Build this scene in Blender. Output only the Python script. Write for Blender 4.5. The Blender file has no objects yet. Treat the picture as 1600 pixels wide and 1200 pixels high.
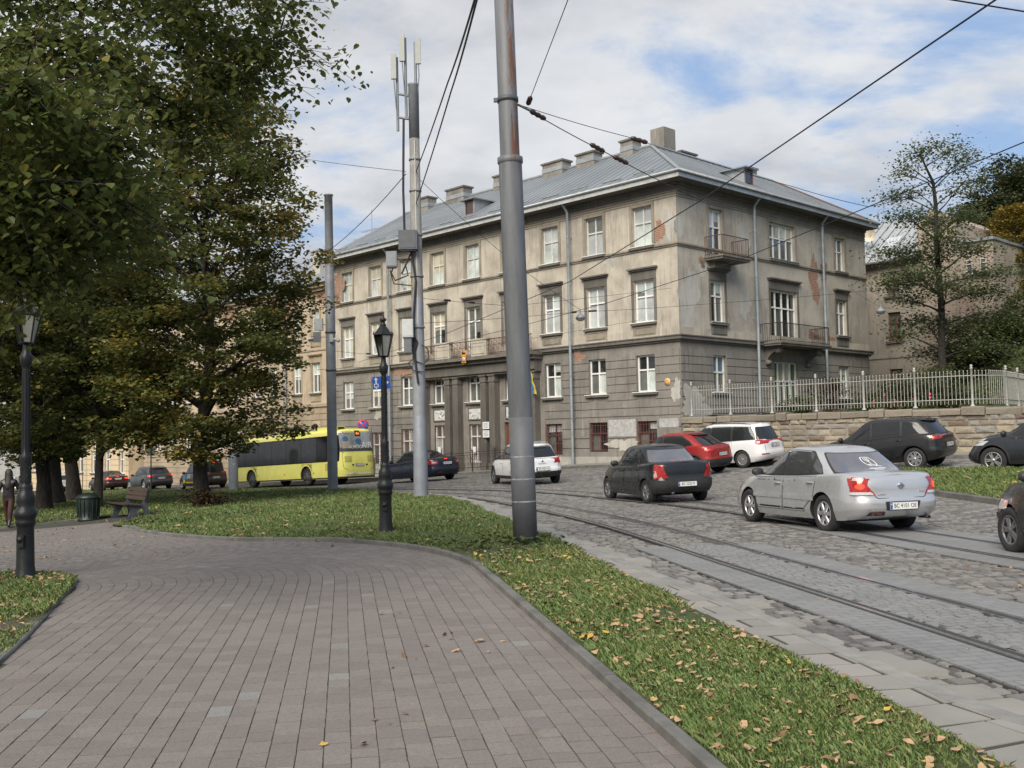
import bpy, bmesh, math, random
import numpy as np
from mathutils import Vector, Matrix
random.seed(7); RNG=np.random.default_rng(11)
SC=bpy.context.scene; COL=SC.collection; PI=math.pi; rad=math.radians
# ------------------------------------------------------------------ camera
EYE=1.65; FPX=1600.0; PITCH=math.atan(83/1600.0); ROLL=0.02
_F=np.array([0,math.cos(PITCH),math.sin(PITCH)]); _R=np.array([1.,0,0]); _U=np.array([0,-math.sin(PITCH),math.cos(PITCH)])
RC=_R*math.cos(ROLL)-_U*math.sin(ROLL); UC=_R*math.sin(ROLL)+_U*math.cos(ROLL)
def ray(px,py): return _F+RC*((px-800)/FPX)+UC*((600-py)/FPX)
def at(px,py,Y):
    d=ray(px,py); k=Y/d[1]; return np.array([d[0]*k,Y,EYE+d[2]*k])
cam=bpy.data.cameras.new('camera'); camo=bpy.data.objects.new('camera',cam); COL.objects.link(camo)
cam.sensor_width=36; cam.lens=36.0; cam.clip_end=3000; cam.clip_start=0.05
camo.matrix_world=Matrix(((RC[0],UC[0],-_F[0],0),(RC[1],UC[1],-_F[1],0),(RC[2],UC[2],-_F[2],EYE),(0,0,0,1)))
SC.camera=camo
# ------------------------------------------------------------------ terrain
_cp=[(40,907,13.7),(603,832,18.2),(821,850,15.7),(658,778,31.8),(520,766,43),(367,766,59),(1290,822,18.9),(1025,781,29.5),
 (820,757,40),(655,753,51),(560,753,58),(310,764,68),(230,764,73),(170,764,88),(90,763,97),(10,831,30),(318,790,34),
 (205,806,31),(62,797,38),(1172,732,40),(1110,740,38),(1450,727,33),(1565,730,30),(897,728,50.6),(725,739,56.6),(1600,872,13.6)]
_P=[tuple(at(*c)) for c in _cp]+[(0,0,0),(-4,5,0),(4,5,0),(8,8,0),(-8,8,-.05),(0,10,0),(9,2,0),(-9,1,0),(3.5,7.1,0),(4.3,8.7,0),
 (7.6,46,.42),(-12,66,-.9),(17.8,35.6,.75),(26,27,1.0),(16,15,.15),(25,14,.5),(-30,15,-.9),(-40,40,-1.9),(-60,80,-3.3),(-75,130,-4.2),(0,90,-.7),(40,60,1.6),(50,20,1.4),(-25,-10,-.2),(25,-10,.2)]
_P=np.array(_P)
def _tps(r2): 
    r2=np.maximum(r2,1e-9); return .5*r2*np.log(r2)
def _fit(P,lam):
    n=len(P); X=P[:,:2]; K=_tps(((X[:,None]-X[None])**2).sum(-1))+lam*np.eye(n)
    A=np.zeros((n+3,n+3)); A[:n,:n]=K; A[:n,n]=1; A[:n,n+1:]=X; A[n,:n]=1; A[n+1:,:n]=X.T
    return np.linalg.solve(A,np.concatenate([P[:,2],[0,0,0]]))
_W=_fit(_P,25.0)
def gzv(x,y):
    x=np.asarray(x,float); y=np.asarray(y,float); s=x.shape; q=np.stack([x.ravel(),y.ravel()],1)
    q[:,0]=np.clip(q[:,0],-80,55); q[:,1]=np.clip(q[:,1],-12,130)
    out=np.zeros(len(q)); X=_P[:,:2]; n=len(_P)
    for i in range(0,len(q),20000):
        b=q[i:i+20000]; K=_tps(((b[:,None]-X[None])**2).sum(-1)); out[i:i+20000]=K@_W[:n]+_W[n]+b@_W[n+1:]
    return out.reshape(s)
def gz(x,y): return float(gzv(np.array([x]),np.array([y]))[0])
def gp(px,py,dz=0.0):
    d=ray(px,py); o=np.array([0,0,EYE]); ts=np.concatenate([np.arange(2,60,.25),np.arange(60,160,1.)])
    p=o+d*ts[:,None]; f=p[:,2]-gzv(p[:,0],p[:,1])-dz; i=int(np.argmax(f<0))
    if i==0: return p[-1]
    t=ts[i-1]+(ts[i]-ts[i-1])*f[i-1]/(f[i-1]-f[i]); return o+d*t
# ------------------------------------------------------------------ object helpers
def tag(o,label=None,cat=None,group=None,kind=None):
    if label: o['label']=label
    if cat: o['category']=cat
    if group: o['group']=group
    if kind: o['kind']=kind
    return o
def thing(name,label,cat,loc=(0,0,0),rz=0,group=None,rot=None):
    o=bpy.data.objects.new(name,None); COL.objects.link(o); o.location=[float(v) for v in loc]
    o.rotation_euler=rot if rot is not None else (0,0,rz); o.empty_display_size=.2
    return tag(o,label,cat,group)
def link(name,me,parent=None):
    o=bpy.data.objects.new(name,me); COL.objects.link(o)
    if parent is not None: o.parent=parent
    return o
def mesh_np(name,V,F,mats,smooth=False,midx=None,attr=None,uv=None):
    me=bpy.data.meshes.new(name); V=np.asarray(V,dtype=np.float32)
    if isinstance(F,np.ndarray):
        n,k=F.shape; me.vertices.add(len(V)); me.vertices.foreach_set('co',V.ravel()); me.loops.add(n*k); me.polygons.add(n)
        me.loops.foreach_set('vertex_index',F.astype(np.int32).ravel()); me.polygons.foreach_set('loop_start',np.arange(0,n*k,k,dtype=np.int32))
        me.update(calc_edges=True)
    else: me.from_pydata([tuple(map(float,v)) for v in V],[],F); me.update()
    for m in (mats if isinstance(mats,(list,tuple)) else [mats]): me.materials.append(m)
    if midx is not None: me.polygons.foreach_set('material_index',np.asarray(midx,dtype=np.int32))
    me.polygons.foreach_set('use_smooth',np.full(len(me.polygons),bool(smooth)))
    if attr is not None:
        a=me.attributes.new('tone','FLOAT','FACE'); a.data.foreach_set('value',np.asarray(attr,dtype=np.float32))
    return me
class MB:
    """collects shapes into one mesh"""
    def __init__(s): s.v=[]; s.f=[]; s.m=[]; s.sm=[]
    def add(s,V,F,m=0,smooth=False):
        b=len(s.v); s.v+= [tuple(map(float,p)) for p in V]; s.f+=[tuple(i+b for i in f) for f in F]; s.m+=[m]*len(F); s.sm+=[smooth]*len(F); return s
    def box(s,c,d,m=0,R=None):
        x,y,z=[k/2 for k in d]; P=[(-x,-y,-z),(x,-y,-z),(x,y,-z),(-x,y,-z),(-x,-y,z),(x,-y,z),(x,y,z),(-x,y,z)]
        if R is not None: P=[tuple(R@Vector(p)) for p in P]
        return s.add([(p[0]+c[0],p[1]+c[1],p[2]+c[2]) for p in P],[(3,2,1,0),(4,5,6,7),(0,1,5,4),(1,2,6,5),(2,3,7,6),(3,0,4,7)],m)
    def b2(s,a,b,m=0):
        return s.box([(a[i]+b[i])/2 for i in range(3)],[abs(b[i]-a[i]) for i in range(3)],m)
    def tube(s,pts,r,n=8,m=0,caps=True,smooth=True):
        pts=[Vector([float(k) for k in p]) for p in pts]; rs=r if isinstance(r,(list,tuple)) else [r]*len(pts); V=[];F=[]; up=None
        for i,p in enumerate(pts):
            d=(pts[min(i+1,len(pts)-1)]-pts[max(i-1,0)])
            d=d.normalized() if d.length>1e-9 else Vector((0,0,1))
            if up is None: up=Vector((0,0,1)) if abs(d.z)<.9 else Vector((1,0,0))
            a=d.cross(up); a=a.normalized() if a.length>1e-6 else d.orthogonal().normalized(); b=d.cross(a).normalized(); up=-b if up.dot(b)<0 else b
            for k in range(n):
                t=2*PI*k/n; V.append(p+a*math.cos(t)*rs[i]+b*math.sin(t)*rs[i])
        for i in range(len(pts)-1):
            for k in range(n):
                F.append((i*n+k,i*n+(k+1)%n,(i+1)*n+(k+1)%n,(i+1)*n+k))
        s.add(V,F,m,smooth)
        if caps:
            s.add(V[:n],[tuple(range(n))],m); s.add(V[-n:],[tuple(range(n-1,-1,-1))],m)
        return s
    def lathe(s,prof,c=(0,0,0),n=20,m=0,smooth=True,axis='z',ang=0):
        V=[];F=[]
        for (r,z) in prof:
            for k in range(n):
                t=2*PI*k/n+ang; p=(r*math.cos(t),r*math.sin(t),z)
                if axis=='y': p=(p[0],p[2],p[1])
                if axis=='x': p=(p[2],p[0],p[1])
                V.append((p[0]+c[0],p[1]+c[1],p[2]+c[2]))
        for i in range(len(prof)-1):
            for k in range(n): F.append((i*n+k,i*n+(k+1)%n,(i+1)*n+(k+1)%n,(i+1)*n+k))
        return s.add(V,F,m,smooth)
    def prism(s,poly,fn,d0,d1,m=0,smooth=False):
        """poly of (u,v); fn(u,v,d)->xyz"""
        n=len(poly); V=[fn(u,v,d0) for u,v in poly]+[fn(u,v,d1) for u,v in poly]
        F=[tuple(range(n-1,-1,-1)),tuple(range(n,2*n))]+[(i,(i+1)%n,n+(i+1)%n,n+i) for i in range(n)]
        return s.add(V,F,m,smooth)
    def build(s,name,mats,parent=None,fix=True):
        me=bpy.data.meshes.new(name); me.from_pydata(s.v,[],s.f); 
        for m in (mats if isinstance(mats,(list,tuple)) else [mats]): me.materials.append(m)
        me.polygons.foreach_set('material_index',s.m); me.polygons.foreach_set('use_smooth',s.sm); me.update()
        if fix:
            bm=bmesh.new(); bm.from_mesh(me); bmesh.ops.recalc_face_normals(bm,faces=bm.faces[:]); bm.to_mesh(me); bm.free()
        return link(name,me,parent)
def struct(o): o['kind']='structure'; return o
def inpoly(x,y,poly):
    x=np.asarray(x); y=np.asarray(y); r=np.zeros(x.shape,bool); n=len(poly)
    for i in range(n):
        x1,y1=poly[i][:2]; x2,y2=poly[(i+1)%n][:2]
        if y1==y2: continue
        c=((y1>y)!=(y2>y))&(x<(x2-x1)*(y-y1)/(y2-y1)+x1); r^=c
    return r
def cut_poly(poly,xs,ys):
    bm=bmesh.new(); bm.faces.new([bm.verts.new((p[0],p[1],0)) for p in poly])
    bmesh.ops.triangulate(bm,faces=bm.faces[:])
    for ax,vals in ((0,xs),(1,ys)):
        lo=min(p[ax] for p in poly); hi=max(p[ax] for p in poly)
        for v in vals:
            if lo+1e-4<v<hi-1e-4:
                co=[0,0,0]; no=[0,0,0]; co[ax]=v; no[ax]=1
                bmesh.ops.bisect_plane(bm,geom=bm.verts[:]+bm.edges[:]+bm.faces[:],plane_co=co,plane_no=no,dist=1e-6)
    V=np.array([v.co[:] for v in bm.verts]); bm.verts.index_update(); F=[tuple(v.index for v in f.verts) for f in bm.faces]; bm.free()
    return V,F
XS=sorted(set([round(v,2) for v in np.concatenate([np.arange(-80,-20,3),np.arange(-20,20,1.),np.arange(20,60,3)])]))
YS=sorted(set([round(v,2) for v in np.concatenate([np.arange(-10,30,1.),np.arange(30,62,1.5),np.arange(62,130,4)])]))
def zone(name,poly,dz,mat,kind='structure'):
    V,F=cut_poly(poly,XS,YS); V[:,2]=gzv(V[:,0],V[:,1])+dz
    me=mesh_np(name,V,F,mat,smooth=True)
    bm=bmesh.new(); bm.from_mesh(me); bmesh.ops.recalc_face_normals(bm,faces=bm.faces[:])
    if sum(f.normal.z for f in bm.faces)<0: bmesh.ops.reverse_faces(bm,faces=bm.faces[:])
    bm.to_mesh(me); bm.free()
    o=link(name,me); o['kind']=kind; return o
def smooth_line(pts,step):
    P=[np.array(p[:2],float) for p in pts]; P=[2*P[0]-P[1]]+P+[2*P[-1]-P[-2]]; out=[]
    for i in range(1,len(P)-2):
        n=max(2,int(np.linalg.norm(P[i+1]-P[i])/step))
        for k in range(n):
            t=k/n; a,b,c,d=P[i-1:i+3]
            out.append(.5*((2*b)+(-a+c)*t+(2*a-5*b+4*c-d)*t*t+(-a+3*b-3*c+d)*t**3))
    out.append(P[-2]); return np.array(out)
def normals2(L):
    d=np.gradient(L,axis=0); d/=np.linalg.norm(d,axis=1)[:,None]; return np.stack([d[:,1],-d[:,0]],1)   # right-hand side
def strip(name,L,t0,t1,dz0,mat,thick=None,dz1=None,parent=None,closed=True):
    """ribbon along line L between offsets t0,t1; with thickness if given"""
    N=normals2(L); A=L+N*t0; B=L+N*t1; n=len(L); za=gzv(A[:,0],A[:,1])+dz0; zb=gzv(B[:,0],B[:,1])+(dz0 if dz1 is None else dz1)
    if thick is None:
        V=np.concatenate([np.c_[A,za],np.c_[B,zb]]); F=[(i,n+i,n+i+1,i+1) for i in range(n-1)]
    else:
        V=np.concatenate([np.c_[A,za],np.c_[B,zb],np.c_[A,za-thick],np.c_[B,zb-thick]])
        F=[(i,n+i,n+i+1,i+1) for i in range(n-1)]+[(2*n+i,i,i+1,2*n+i+1) for i in range(n-1)]+[(n+i,3*n+i,3*n+i+1,n+i+1) for i in range(n-1)]+[(0,2*n,3*n,n),(n-1,2*n-1,4*n-1,3*n-1)]
    me=mesh_np(name,V,F,mat)
    bm=bmesh.new(); bm.from_mesh(me); bmesh.ops.recalc_face_normals(bm,faces=bm.faces[:])
    if thick is None and sum(f.normal.z for f in bm.faces)<0: bmesh.ops.reverse_faces(bm,faces=bm.faces[:])
    bm.to_mesh(me); bm.free()
    return link(name,me,parent)
# ------------------------------------------------------------------ materials
def s2l(c): return tuple(((v/255)/12.92 if v/255<.04045 else ((v/255+.055)/1.055)**2.4) for v in c)
class NT:
    def __init__(s,name):
        s.mat=bpy.data.materials.new(name); s.mat.use_nodes=True; s.t=s.mat.node_tree; s.n=s.t.nodes; s.p=s.n['Principled BSDF']
    def nd(s,typ,**k):
        n=s.n.new(typ)
        for a,b in k.items():
            if a=='inp':
                for q,v in b.items(): s.set(n.inputs[q],v)
            else: setattr(n,a,b)
        return n
    def set(s,i,v):
        if hasattr(v,'is_linked') or isinstance(v,bpy.types.NodeSocket): s.t.links.new(v,i)
        else:
            if hasattr(i,'default_value') and hasattr(i.default_value,'__len__') and not hasattr(v,'__len__'): v=[v]*len(i.default_value)
            if hasattr(v,'__len__') and hasattr(i.default_value,'__len__') and len(v)==3 and len(i.default_value)==4: v=(*v,1)
            i.default_value=v
    def noise(s,scale,vec=None,detail=4,rough=.6,out='Fac',dist=0):
        n=s.nd('ShaderNodeTexNoise'); n.inputs['Scale'].default_value=scale; n.inputs['Detail'].default_value=detail; n.inputs['Roughness'].default_value=rough; n.inputs['Distortion'].default_value=dist
        if vec is not None: s.t.links.new(vec,n.inputs['Vector'])
        return n.outputs[out]
    def math(s,op,a,b=None,c=None,clamp=False):
        n=s.nd('ShaderNodeMath',operation=op); n.use_clamp=clamp
        for i,v in enumerate((a,b,c)):
            if v is not None: s.set(n.inputs[i],v)
        return n.outputs[0]
    def ramp(s,f,a,b,c0=0.,c1=1.):
        n=s.nd('ShaderNodeMapRange'); n.inputs['From Min'].default_value=a; n.inputs['From Max'].default_value=b; n.inputs['To Min'].default_value=c0; n.inputs['To Max'].default_value=c1; n.interpolation_type='SMOOTHSTEP'; s.set(n.inputs['Value'],f); return n.outputs[0]
    def mix(s,f,a,b,mode='MIX'):
        n=s.nd('ShaderNodeMix',data_type='RGBA',blend_type=mode); s.set(n.inputs[0],f); s.set(n.inputs[6],a); s.set(n.inputs[7],b); return n.outputs[2]
    def obj(s,scale=(1,1,1),which='Object',rot=(0,0,0)):
        c=s.nd('ShaderNodeTexCoord').outputs[which]; m=s.nd('ShaderNodeMapping'); m.inputs['Scale'].default_value=scale; m.inputs['Rotation'].default_value=rot; s.t.links.new(c,m.inputs['Vector']); return m.outputs[0]
    def attr(s,name='tone'): 
        n=s.nd('ShaderNodeAttribute',attribute_name=name); return n.outputs['Fac']
    def bump(s,h,strength=.3,dist=.02):
        b=s.nd('ShaderNodeBump'); b.inputs['Strength'].default_value=strength; b.inputs['Distance'].default_value=dist; s.set(b.inputs['Height'],h); s.t.links.new(b.outputs[0],s.p.inputs['Normal'])
    def col(s,v): s.set(s.p.inputs['Base Color'],v)
    def rough(s,v): s.set(s.p.inputs['Roughness'],v)
_MC={}
def M(name,col,rough=.6,metal=0,var=.12,scale=6,bump=0,emit=None,estr=1,coat=0,spec=None,bscale=None):
    if name in _MC: return _MC[name]
    t=NT(name); v=t.obj()
    if var>0:
        f=t.noise(scale,v,5,.65); d=[c*(1-var) for c in col]; l=[min(1,c*(1+var)) for c in col]
        t.col(t.mix(t.ramp(f,.3,.7),d,l)); t.rough(t.ramp(t.noise(scale*2.3,v),.2,.8,max(.02,rough*.85),min(1,rough*1.15)))
    else: t.col(col); t.rough(rough)
    t.p.inputs['Metallic'].default_value=metal
    if bump>0: t.bump(t.noise(bscale or scale*5,v,5,.7),bump,.02)
    if emit is not None: t.set(t.p.inputs['Emission Color'],emit); t.p.inputs['Emission Strength'].default_value=estr
    if coat: t.p.inputs['Coat Weight'].default_value=coat; t.p.inputs['Coat Roughness'].default_value=.03
    if spec is not None: t.p.inputs['Specular IOR Level'].default_value=spec
    _MC[name]=t.mat; return t.mat
# ================================================================== GROUND
def G(*pts): return [tuple(gp(*p)[:2]) for p in pts]
CORN=np.array([7.6,46.0]); BA=np.array([-.694,.720]); BB=np.array([.720,.694])   # building corner, along long front, along right front
def bpt(b,a): return CORN+BB*b+BA*a
# kerb line of the street side of the park (from the camera outwards)
KL=smooth_line([(4.6,-4),(4.0,2.5)]+G((1600,1131),(1469,1082),(1319,1019),(1157,951),(1000,889),(900,850),(840,821),(760,790),(690,775),(600,768),(520,765),(440,763),(300,766),(120,766))+[(-60,92),(-80,110)],.5)
LAWN_R=[(3.0,-3),(2.75,1.5)]+G((1560,1200),(1375,1095),(1178,1005),(1037,932),(942,887),(885,853),(838,835),(790,812),(740,790),(700,779),(640,772),(560,767.5))
CA=np.array([-7.5,11.5]); RA=7.25
arc=[tuple(CA+RA*np.array([math.cos(t),math.sin(t)])) for t in np.linspace(rad(9.4),rad(68),16)]
PATH_R=[(2.15,-2.0),(0.97,5.13)]+arc+[(-6.6,20.4),(-8.2,22.9),(-9.0,24.6),(-9.7,25.7),(-10.4,26.6),(-10.7,28.0),(-10.6,29.6),(-10.6,30.8),(-11.6,31.7),(-13.2,31.3),(-16,29.8),(-22,27.5),(-45,23)]
LEFT_L=[(-2.3,-2),(-3.3,4.5),(-3.95,7.9),(-4.95,11.2),(-5.35,12.5),(-5.65,13.3),(-6.2,14.0),(-7.3,14.5),(-14,15.6),(-45,17)]
path_poly=PATH_R+LEFT_L[::-1]
kl_far=[tuple(p) for p in KL if p[1]>36]
lawn_poly=[tuple(p) for p in PATH_R]+[(-70,40)]+kl_far[::-1]+LAWN_R[::-1]
lawn_poly=[p for p in lawn_poly]
lawn2_poly=LEFT_L+[(-45,-2)]
road_poly=[tuple(p) for p in KL]+[(-82,122),tuple(bpt(-6,95)),tuple(bpt(-2.2,60)),tuple(bpt(-1.8,27)),tuple(bpt(-1.8,3)),tuple(bpt(-1.9,-2)),tuple(bpt(-1.9,-12)),tuple(bpt(-1.9,-40)),(45,-6)]
# materials
t=NT('asphalt_dirt'); v=t.obj(); f=t.noise(.8,v,6,.7); t.col(t.mix(t.ramp(f,.35,.7),(.055,.05,.045),(.11,.10,.09))); t.rough(.9); t.bump(t.noise(60,v),.4,.01); m_dirt=t.mat
t=NT('joint_dirt'); v=t.obj(); t.col(t.mix(t.ramp(t.noise(1.3,v,5,.7),.4,.65),(.075,.071,.066),(.11,.102,.09))); t.rough(.95); t.bump(t.noise(80,v),.5,.01); m_joint=t.mat
t=NT('cobble_stone'); v=t.obj(); a=t.attr(); n=t.noise(45,v,5,.7)
c=t.mix(t.ramp(a,0,1),(.11,.108,.108),(.265,.252,.235)); c=t.mix(t.ramp(t.noise(.35,v,3,.6),.42,.66,0,.55),c,(.22,.205,.18)); c=t.mix(t.ramp(n,.35,.75,0,.35),c,(.07,.067,.065)); t.col(c); t.rough(t.ramp(t.noise(3,v),.3,.7,.42,.75)); t.bump(n,.5,.008); m_cob=t.mat
t=NT('path_paver'); v=t.obj(); a=t.attr(); n=t.noise(120,v,4,.75)
c=t.mix(t.ramp(a,0,.85),(.178,.156,.143),(.211,.186,.170)); c=t.mix(t.ramp(a,.978,.982),c,(.235,.235,.222)); c=t.mix(t.ramp(t.noise(.5,v,4,.65),.45,.75,0,.35),c,(.12,.105,.095)); c=t.mix(t.ramp(t.noise(3.5,v,6,.75),.52,.72,0,.4),c,(.26,.235,.215)); c=t.mix(t.ramp(t.noise(75,v,3,.8),.42,.68,0,.55),c,(.095,.084,.078)); c=t.mix(t.ramp(t.noise(90,v,2,.7),.6,.72,0,.4),c,(.30,.27,.25)); c=t.mix(t.ramp(t.noise(1.4,v,6,.7,dist=.8),.60,.70,0,.35),c,(.085,.09,.055)); t.col(c); t.rough(.78); t.bump(n,.35,.004); m_paver=t.mat
t=NT('path_joint'); v=t.obj(); t.col(t.mix(t.ramp(t.noise(1.1,v,4,.6),.5,.68),(.05,.045,.04),(.055,.07,.03))); t.rough(.95); m_pjoint=t.mat
t=NT('walk_slab'); v=t.obj(); a=t.attr(); n=t.noise(90,v,4,.75); c=t.mix(a,(.235,.222,.202),(.29,.275,.25)); c=t.mix(t.ramp(t.noise(1.2,v,5,.65),.4,.75,0,.4),c,(.15,.147,.135)); c=t.mix(t.ramp(n,.5,.8,0,.3),c,(.12,.12,.115)); t.col(c); t.rough(.85); t.bump(n,.3,.004); m_slab=t.mat
t=NT('track_concrete'); v=t.obj(); n=t.noise(70,v,5,.75); br=t.nd('ShaderNodeTexBrick'); t.t.links.new(t.obj((1,1,1),rot=(0,0,-.18)),br.inputs['Vector'])
br.inputs['Scale'].default_value=1; br.inputs['Brick Width'].default_value=.24; br.inputs['Row Height'].default_value=.12; br.inputs['Mortar Size'].default_value=.006; br.inputs['Color1'].default_value=(.21,.21,.208,1); br.inputs['Color2'].default_value=(.245,.243,.238,1); br.inputs['Mortar'].default_value=(.12,.12,.118,1)
c=t.mix(t.ramp(n,.4,.8,0,.35),br.outputs[0],(.12,.12,.122)); c=t.mix(t.ramp(t.noise(.9,v,5,.7),.42,.72,0,.45),c,(.135,.135,.137)); t.col(c); t.rough(t.ramp(t.noise(2,v),.3,.7,.5,.8)); t.bump(n,.3,.005); m_track=t.mat
t=NT('kerb_stone'); v=t.obj(); n=t.noise(60,v,5,.7); c=t.mix(t.ramp(t.noise(2.5,v,5,.6),.35,.7),(.10,.098,.092),(.17,.165,.152)); c=t.mix(t.ramp(t.noise(5,v,4,.6),.58,.75,0,.5),c,(.085,.088,.065)); t.col(c); t.rough(.85); t.bump(n,.4,.006); m_kerb=t.mat
t=NT('lawn_soil'); v=t.obj(); c=t.mix(t.ramp(t.noise(.9,v,5,.65),.48,.62),(.06,.085,.025),(.105,.085,.058)); c=t.mix(t.ramp(t.noise(30,v,4,.7),.35,.7,0,.5),c,(.045,.06,.02)); t.col(c); t.rough(.95); t.bump(t.noise(40,v,5,.7),.8,.03); m_lawn=t.mat
t=NT('grass_blade'); a=t.attr(); v=t.obj(); c=t.mix(t.ramp(a,0,.8),(.072,.118,.030),(.125,.175,.056)); c=t.mix(t.ramp(a,.86,.97),c,(.28,.23,.11)); c=t.mix(t.ramp(t.noise(.55,v,4,.6),.4,.7,0,.35),c,(.155,.16,.05)); t.col(c); t.rough(.6); t.p.inputs['Specular IOR Level'].default_value=.25; t.p.inputs['Transmission Weight'].default_value=0; m_grass=t.mat
t=NT('dead_leaf'); a=t.attr(); v=t.obj(); c=t.mix(t.ramp(a,0,.6),(.17,.09,.045),(.44,.29,.16)); c=t.mix(t.ramp(a,.90,.97),c,(.50,.33,.06)); c=t.mix(t.ramp(t.noise(30,v,3),.4,.7,0,.4),c,(.12,.06,.03)); t.col(c); t.rough(.7); m_leaf=t.mat
m_rail=M('rail_steel',(.50,.50,.52),.22,.85,.1,8); m_groove=M('rail_groove',(.035,.033,.031),.7,0,.2,9)
# ground sheet to the horizon
xs=np.concatenate([[-1500,-600,-300,-160],np.arange(-90,61,4.),[100,200,500,1500]]); ys=np.concatenate([[-1500,-400,-100,-40],np.arange(-16,140,4.),[180,260,500,1500]])
gx,gy=np.meshgrid(xs,ys); V=np.c_[gx.ravel(),gy.ravel(),(gzv(gx,gy)-.22).ravel()]; nx=len(xs); F=np.array([(j*nx+i,j*nx+i+1,(j+1)*nx+i+1,(j+1)*nx+i) for j in range(len(ys)-1) for i in range(nx-1)])
struct(link('ground',mesh_np('ground',V,F,m_dirt,True)))
zone('road',road_poly,-.007,m_joint)
zone('path',path_poly,-.0015,m_pjoint)
# ---- rails
RA_pts=[(4.75,0)]+G((1600,1040),(1400,972),(1200,911),(1087,873),(975,831),(900,810),(840,795),(760,780))
RB_pts=[(5.75,0)]+G((1600,972),(1360,903),(1200,868),(1125,849),(975,810),(840,784.5),(799,777),(731,772))
def resamp(L,n):
    L=np.array(L); d=np.r_[0,np.cumsum(np.linalg.norm(np.diff(L,axis=0),axis=1))]; s=np.linspace(0,d[-1],n); return np.c_[np.interp(s,d,L[:,0]),np.interp(s,d,L[:,1])]
_a=resamp(RA_pts,200); _b=resamp(RB_pts,200)
def smooth_pts(L,k):
    L=L.copy()
    for _ in range(k): L[1:-1]=(L[:-2]+2*L[1:-1]+L[2:])/4
    return L
MID1=smooth_pts((_a+_b)/2,500); MID1=np.concatenate([[MID1[0]-(MID1[1]-MID1[0])*60],MID1])
MID1=smooth_line(list(resamp(np.concatenate([MID1,[[-5.2,38.2],[-9.5,44],[-14,50.5]]]),26)),.3)
MID2=smooth_line([(9.4,-3),(8.1,6),(6.55,15),(5.75,19.5),(4.6,25),(3.0,30.2),(0.4,35),(-3.2,39.5),(-7.2,44.6),(-12,51)],.3)
for nm,ml in (('tram_track',MID1),('tram_track',MID2)):
    tr=thing(nm,'curving tram track nearest the pavement, two steel rails set in grey slabs' if ml is MID1 else 'tram track of two steel rails running under the silver saloon car','tram track',(0,0,0),group='tram tracks in the cobbled street')
    for sgn in (-1,1):
        strip('rail',ml,sgn*.5-.024,sgn*.5+.024,.030,m_rail,.07,parent=tr)
        strip('groove',ml,sgn*.5-sgn*.024,sgn*.5-sgn*.09,.010,m_groove,.03,parent=tr)
        strip('groove',ml,sgn*.5+sgn*.024,sgn*.5+sgn*.05,.024,m_groove,.03,parent=tr)
        strip('flange_rail',ml,sgn*.5-sgn*.09,sgn*.5-sgn*.105,.028,m_rail,.05,parent=tr)
def arclen(L): return np.r_[0,np.cumsum(np.linalg.norm(np.diff(L,axis=0),axis=1))]
def near_line(x,y,L):
    """signed offset and arclength of points w.r.t. line (coarse)"""
    x=np.asarray(x);y=np.asarray(y); Ls=L[::2]; N=normals2(L)[::2]; S=arclen(L)[::2]; o=np.zeros(len(x)); s=np.zeros(len(x))
    for i in range(0,len(x),4000):
        d=(x[i:i+4000,None]-Ls[:,0])**2+(y[i:i+4000,None]-Ls[:,1])**2; k=d.argmin(1); o[i:i+4000]=(x[i:i+4000]-Ls[k,0])*N[k,0]+(y[i:i+4000]-Ls[k,1])*N[k,1]; s[i:i+4000]=S[k]
    return o,s
def cutY(L,y1): return L[L[:,1]<y1]
for nm,ml,y1 in (('track_slabs',MID1,15.4),('track_slabs',MID2,19.2)):
    ll=cutY(ml,y1)
    for (a,b) in ((-1.02,-.535),(.535,1.0)):
        struct(strip(nm,ll,a,b,.020,m_track,.12))
    for a,b in ((-1.05,-1.018),(1.0,1.03)): struct(strip('track_gap',ll,a,b,.006,m_groove,.05))
def visible(x,y,z,mx=80):
    d0=np.stack([x,y,z-EYE],-1); w=d0@_F; px=800+1600*(d0@RC)/w; py=600-1600*(d0@UC)/w
    return (w>.5)&(px>-mx)&(px<1600+mx)&(py>-mx)&(py<1200+mx)
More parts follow.
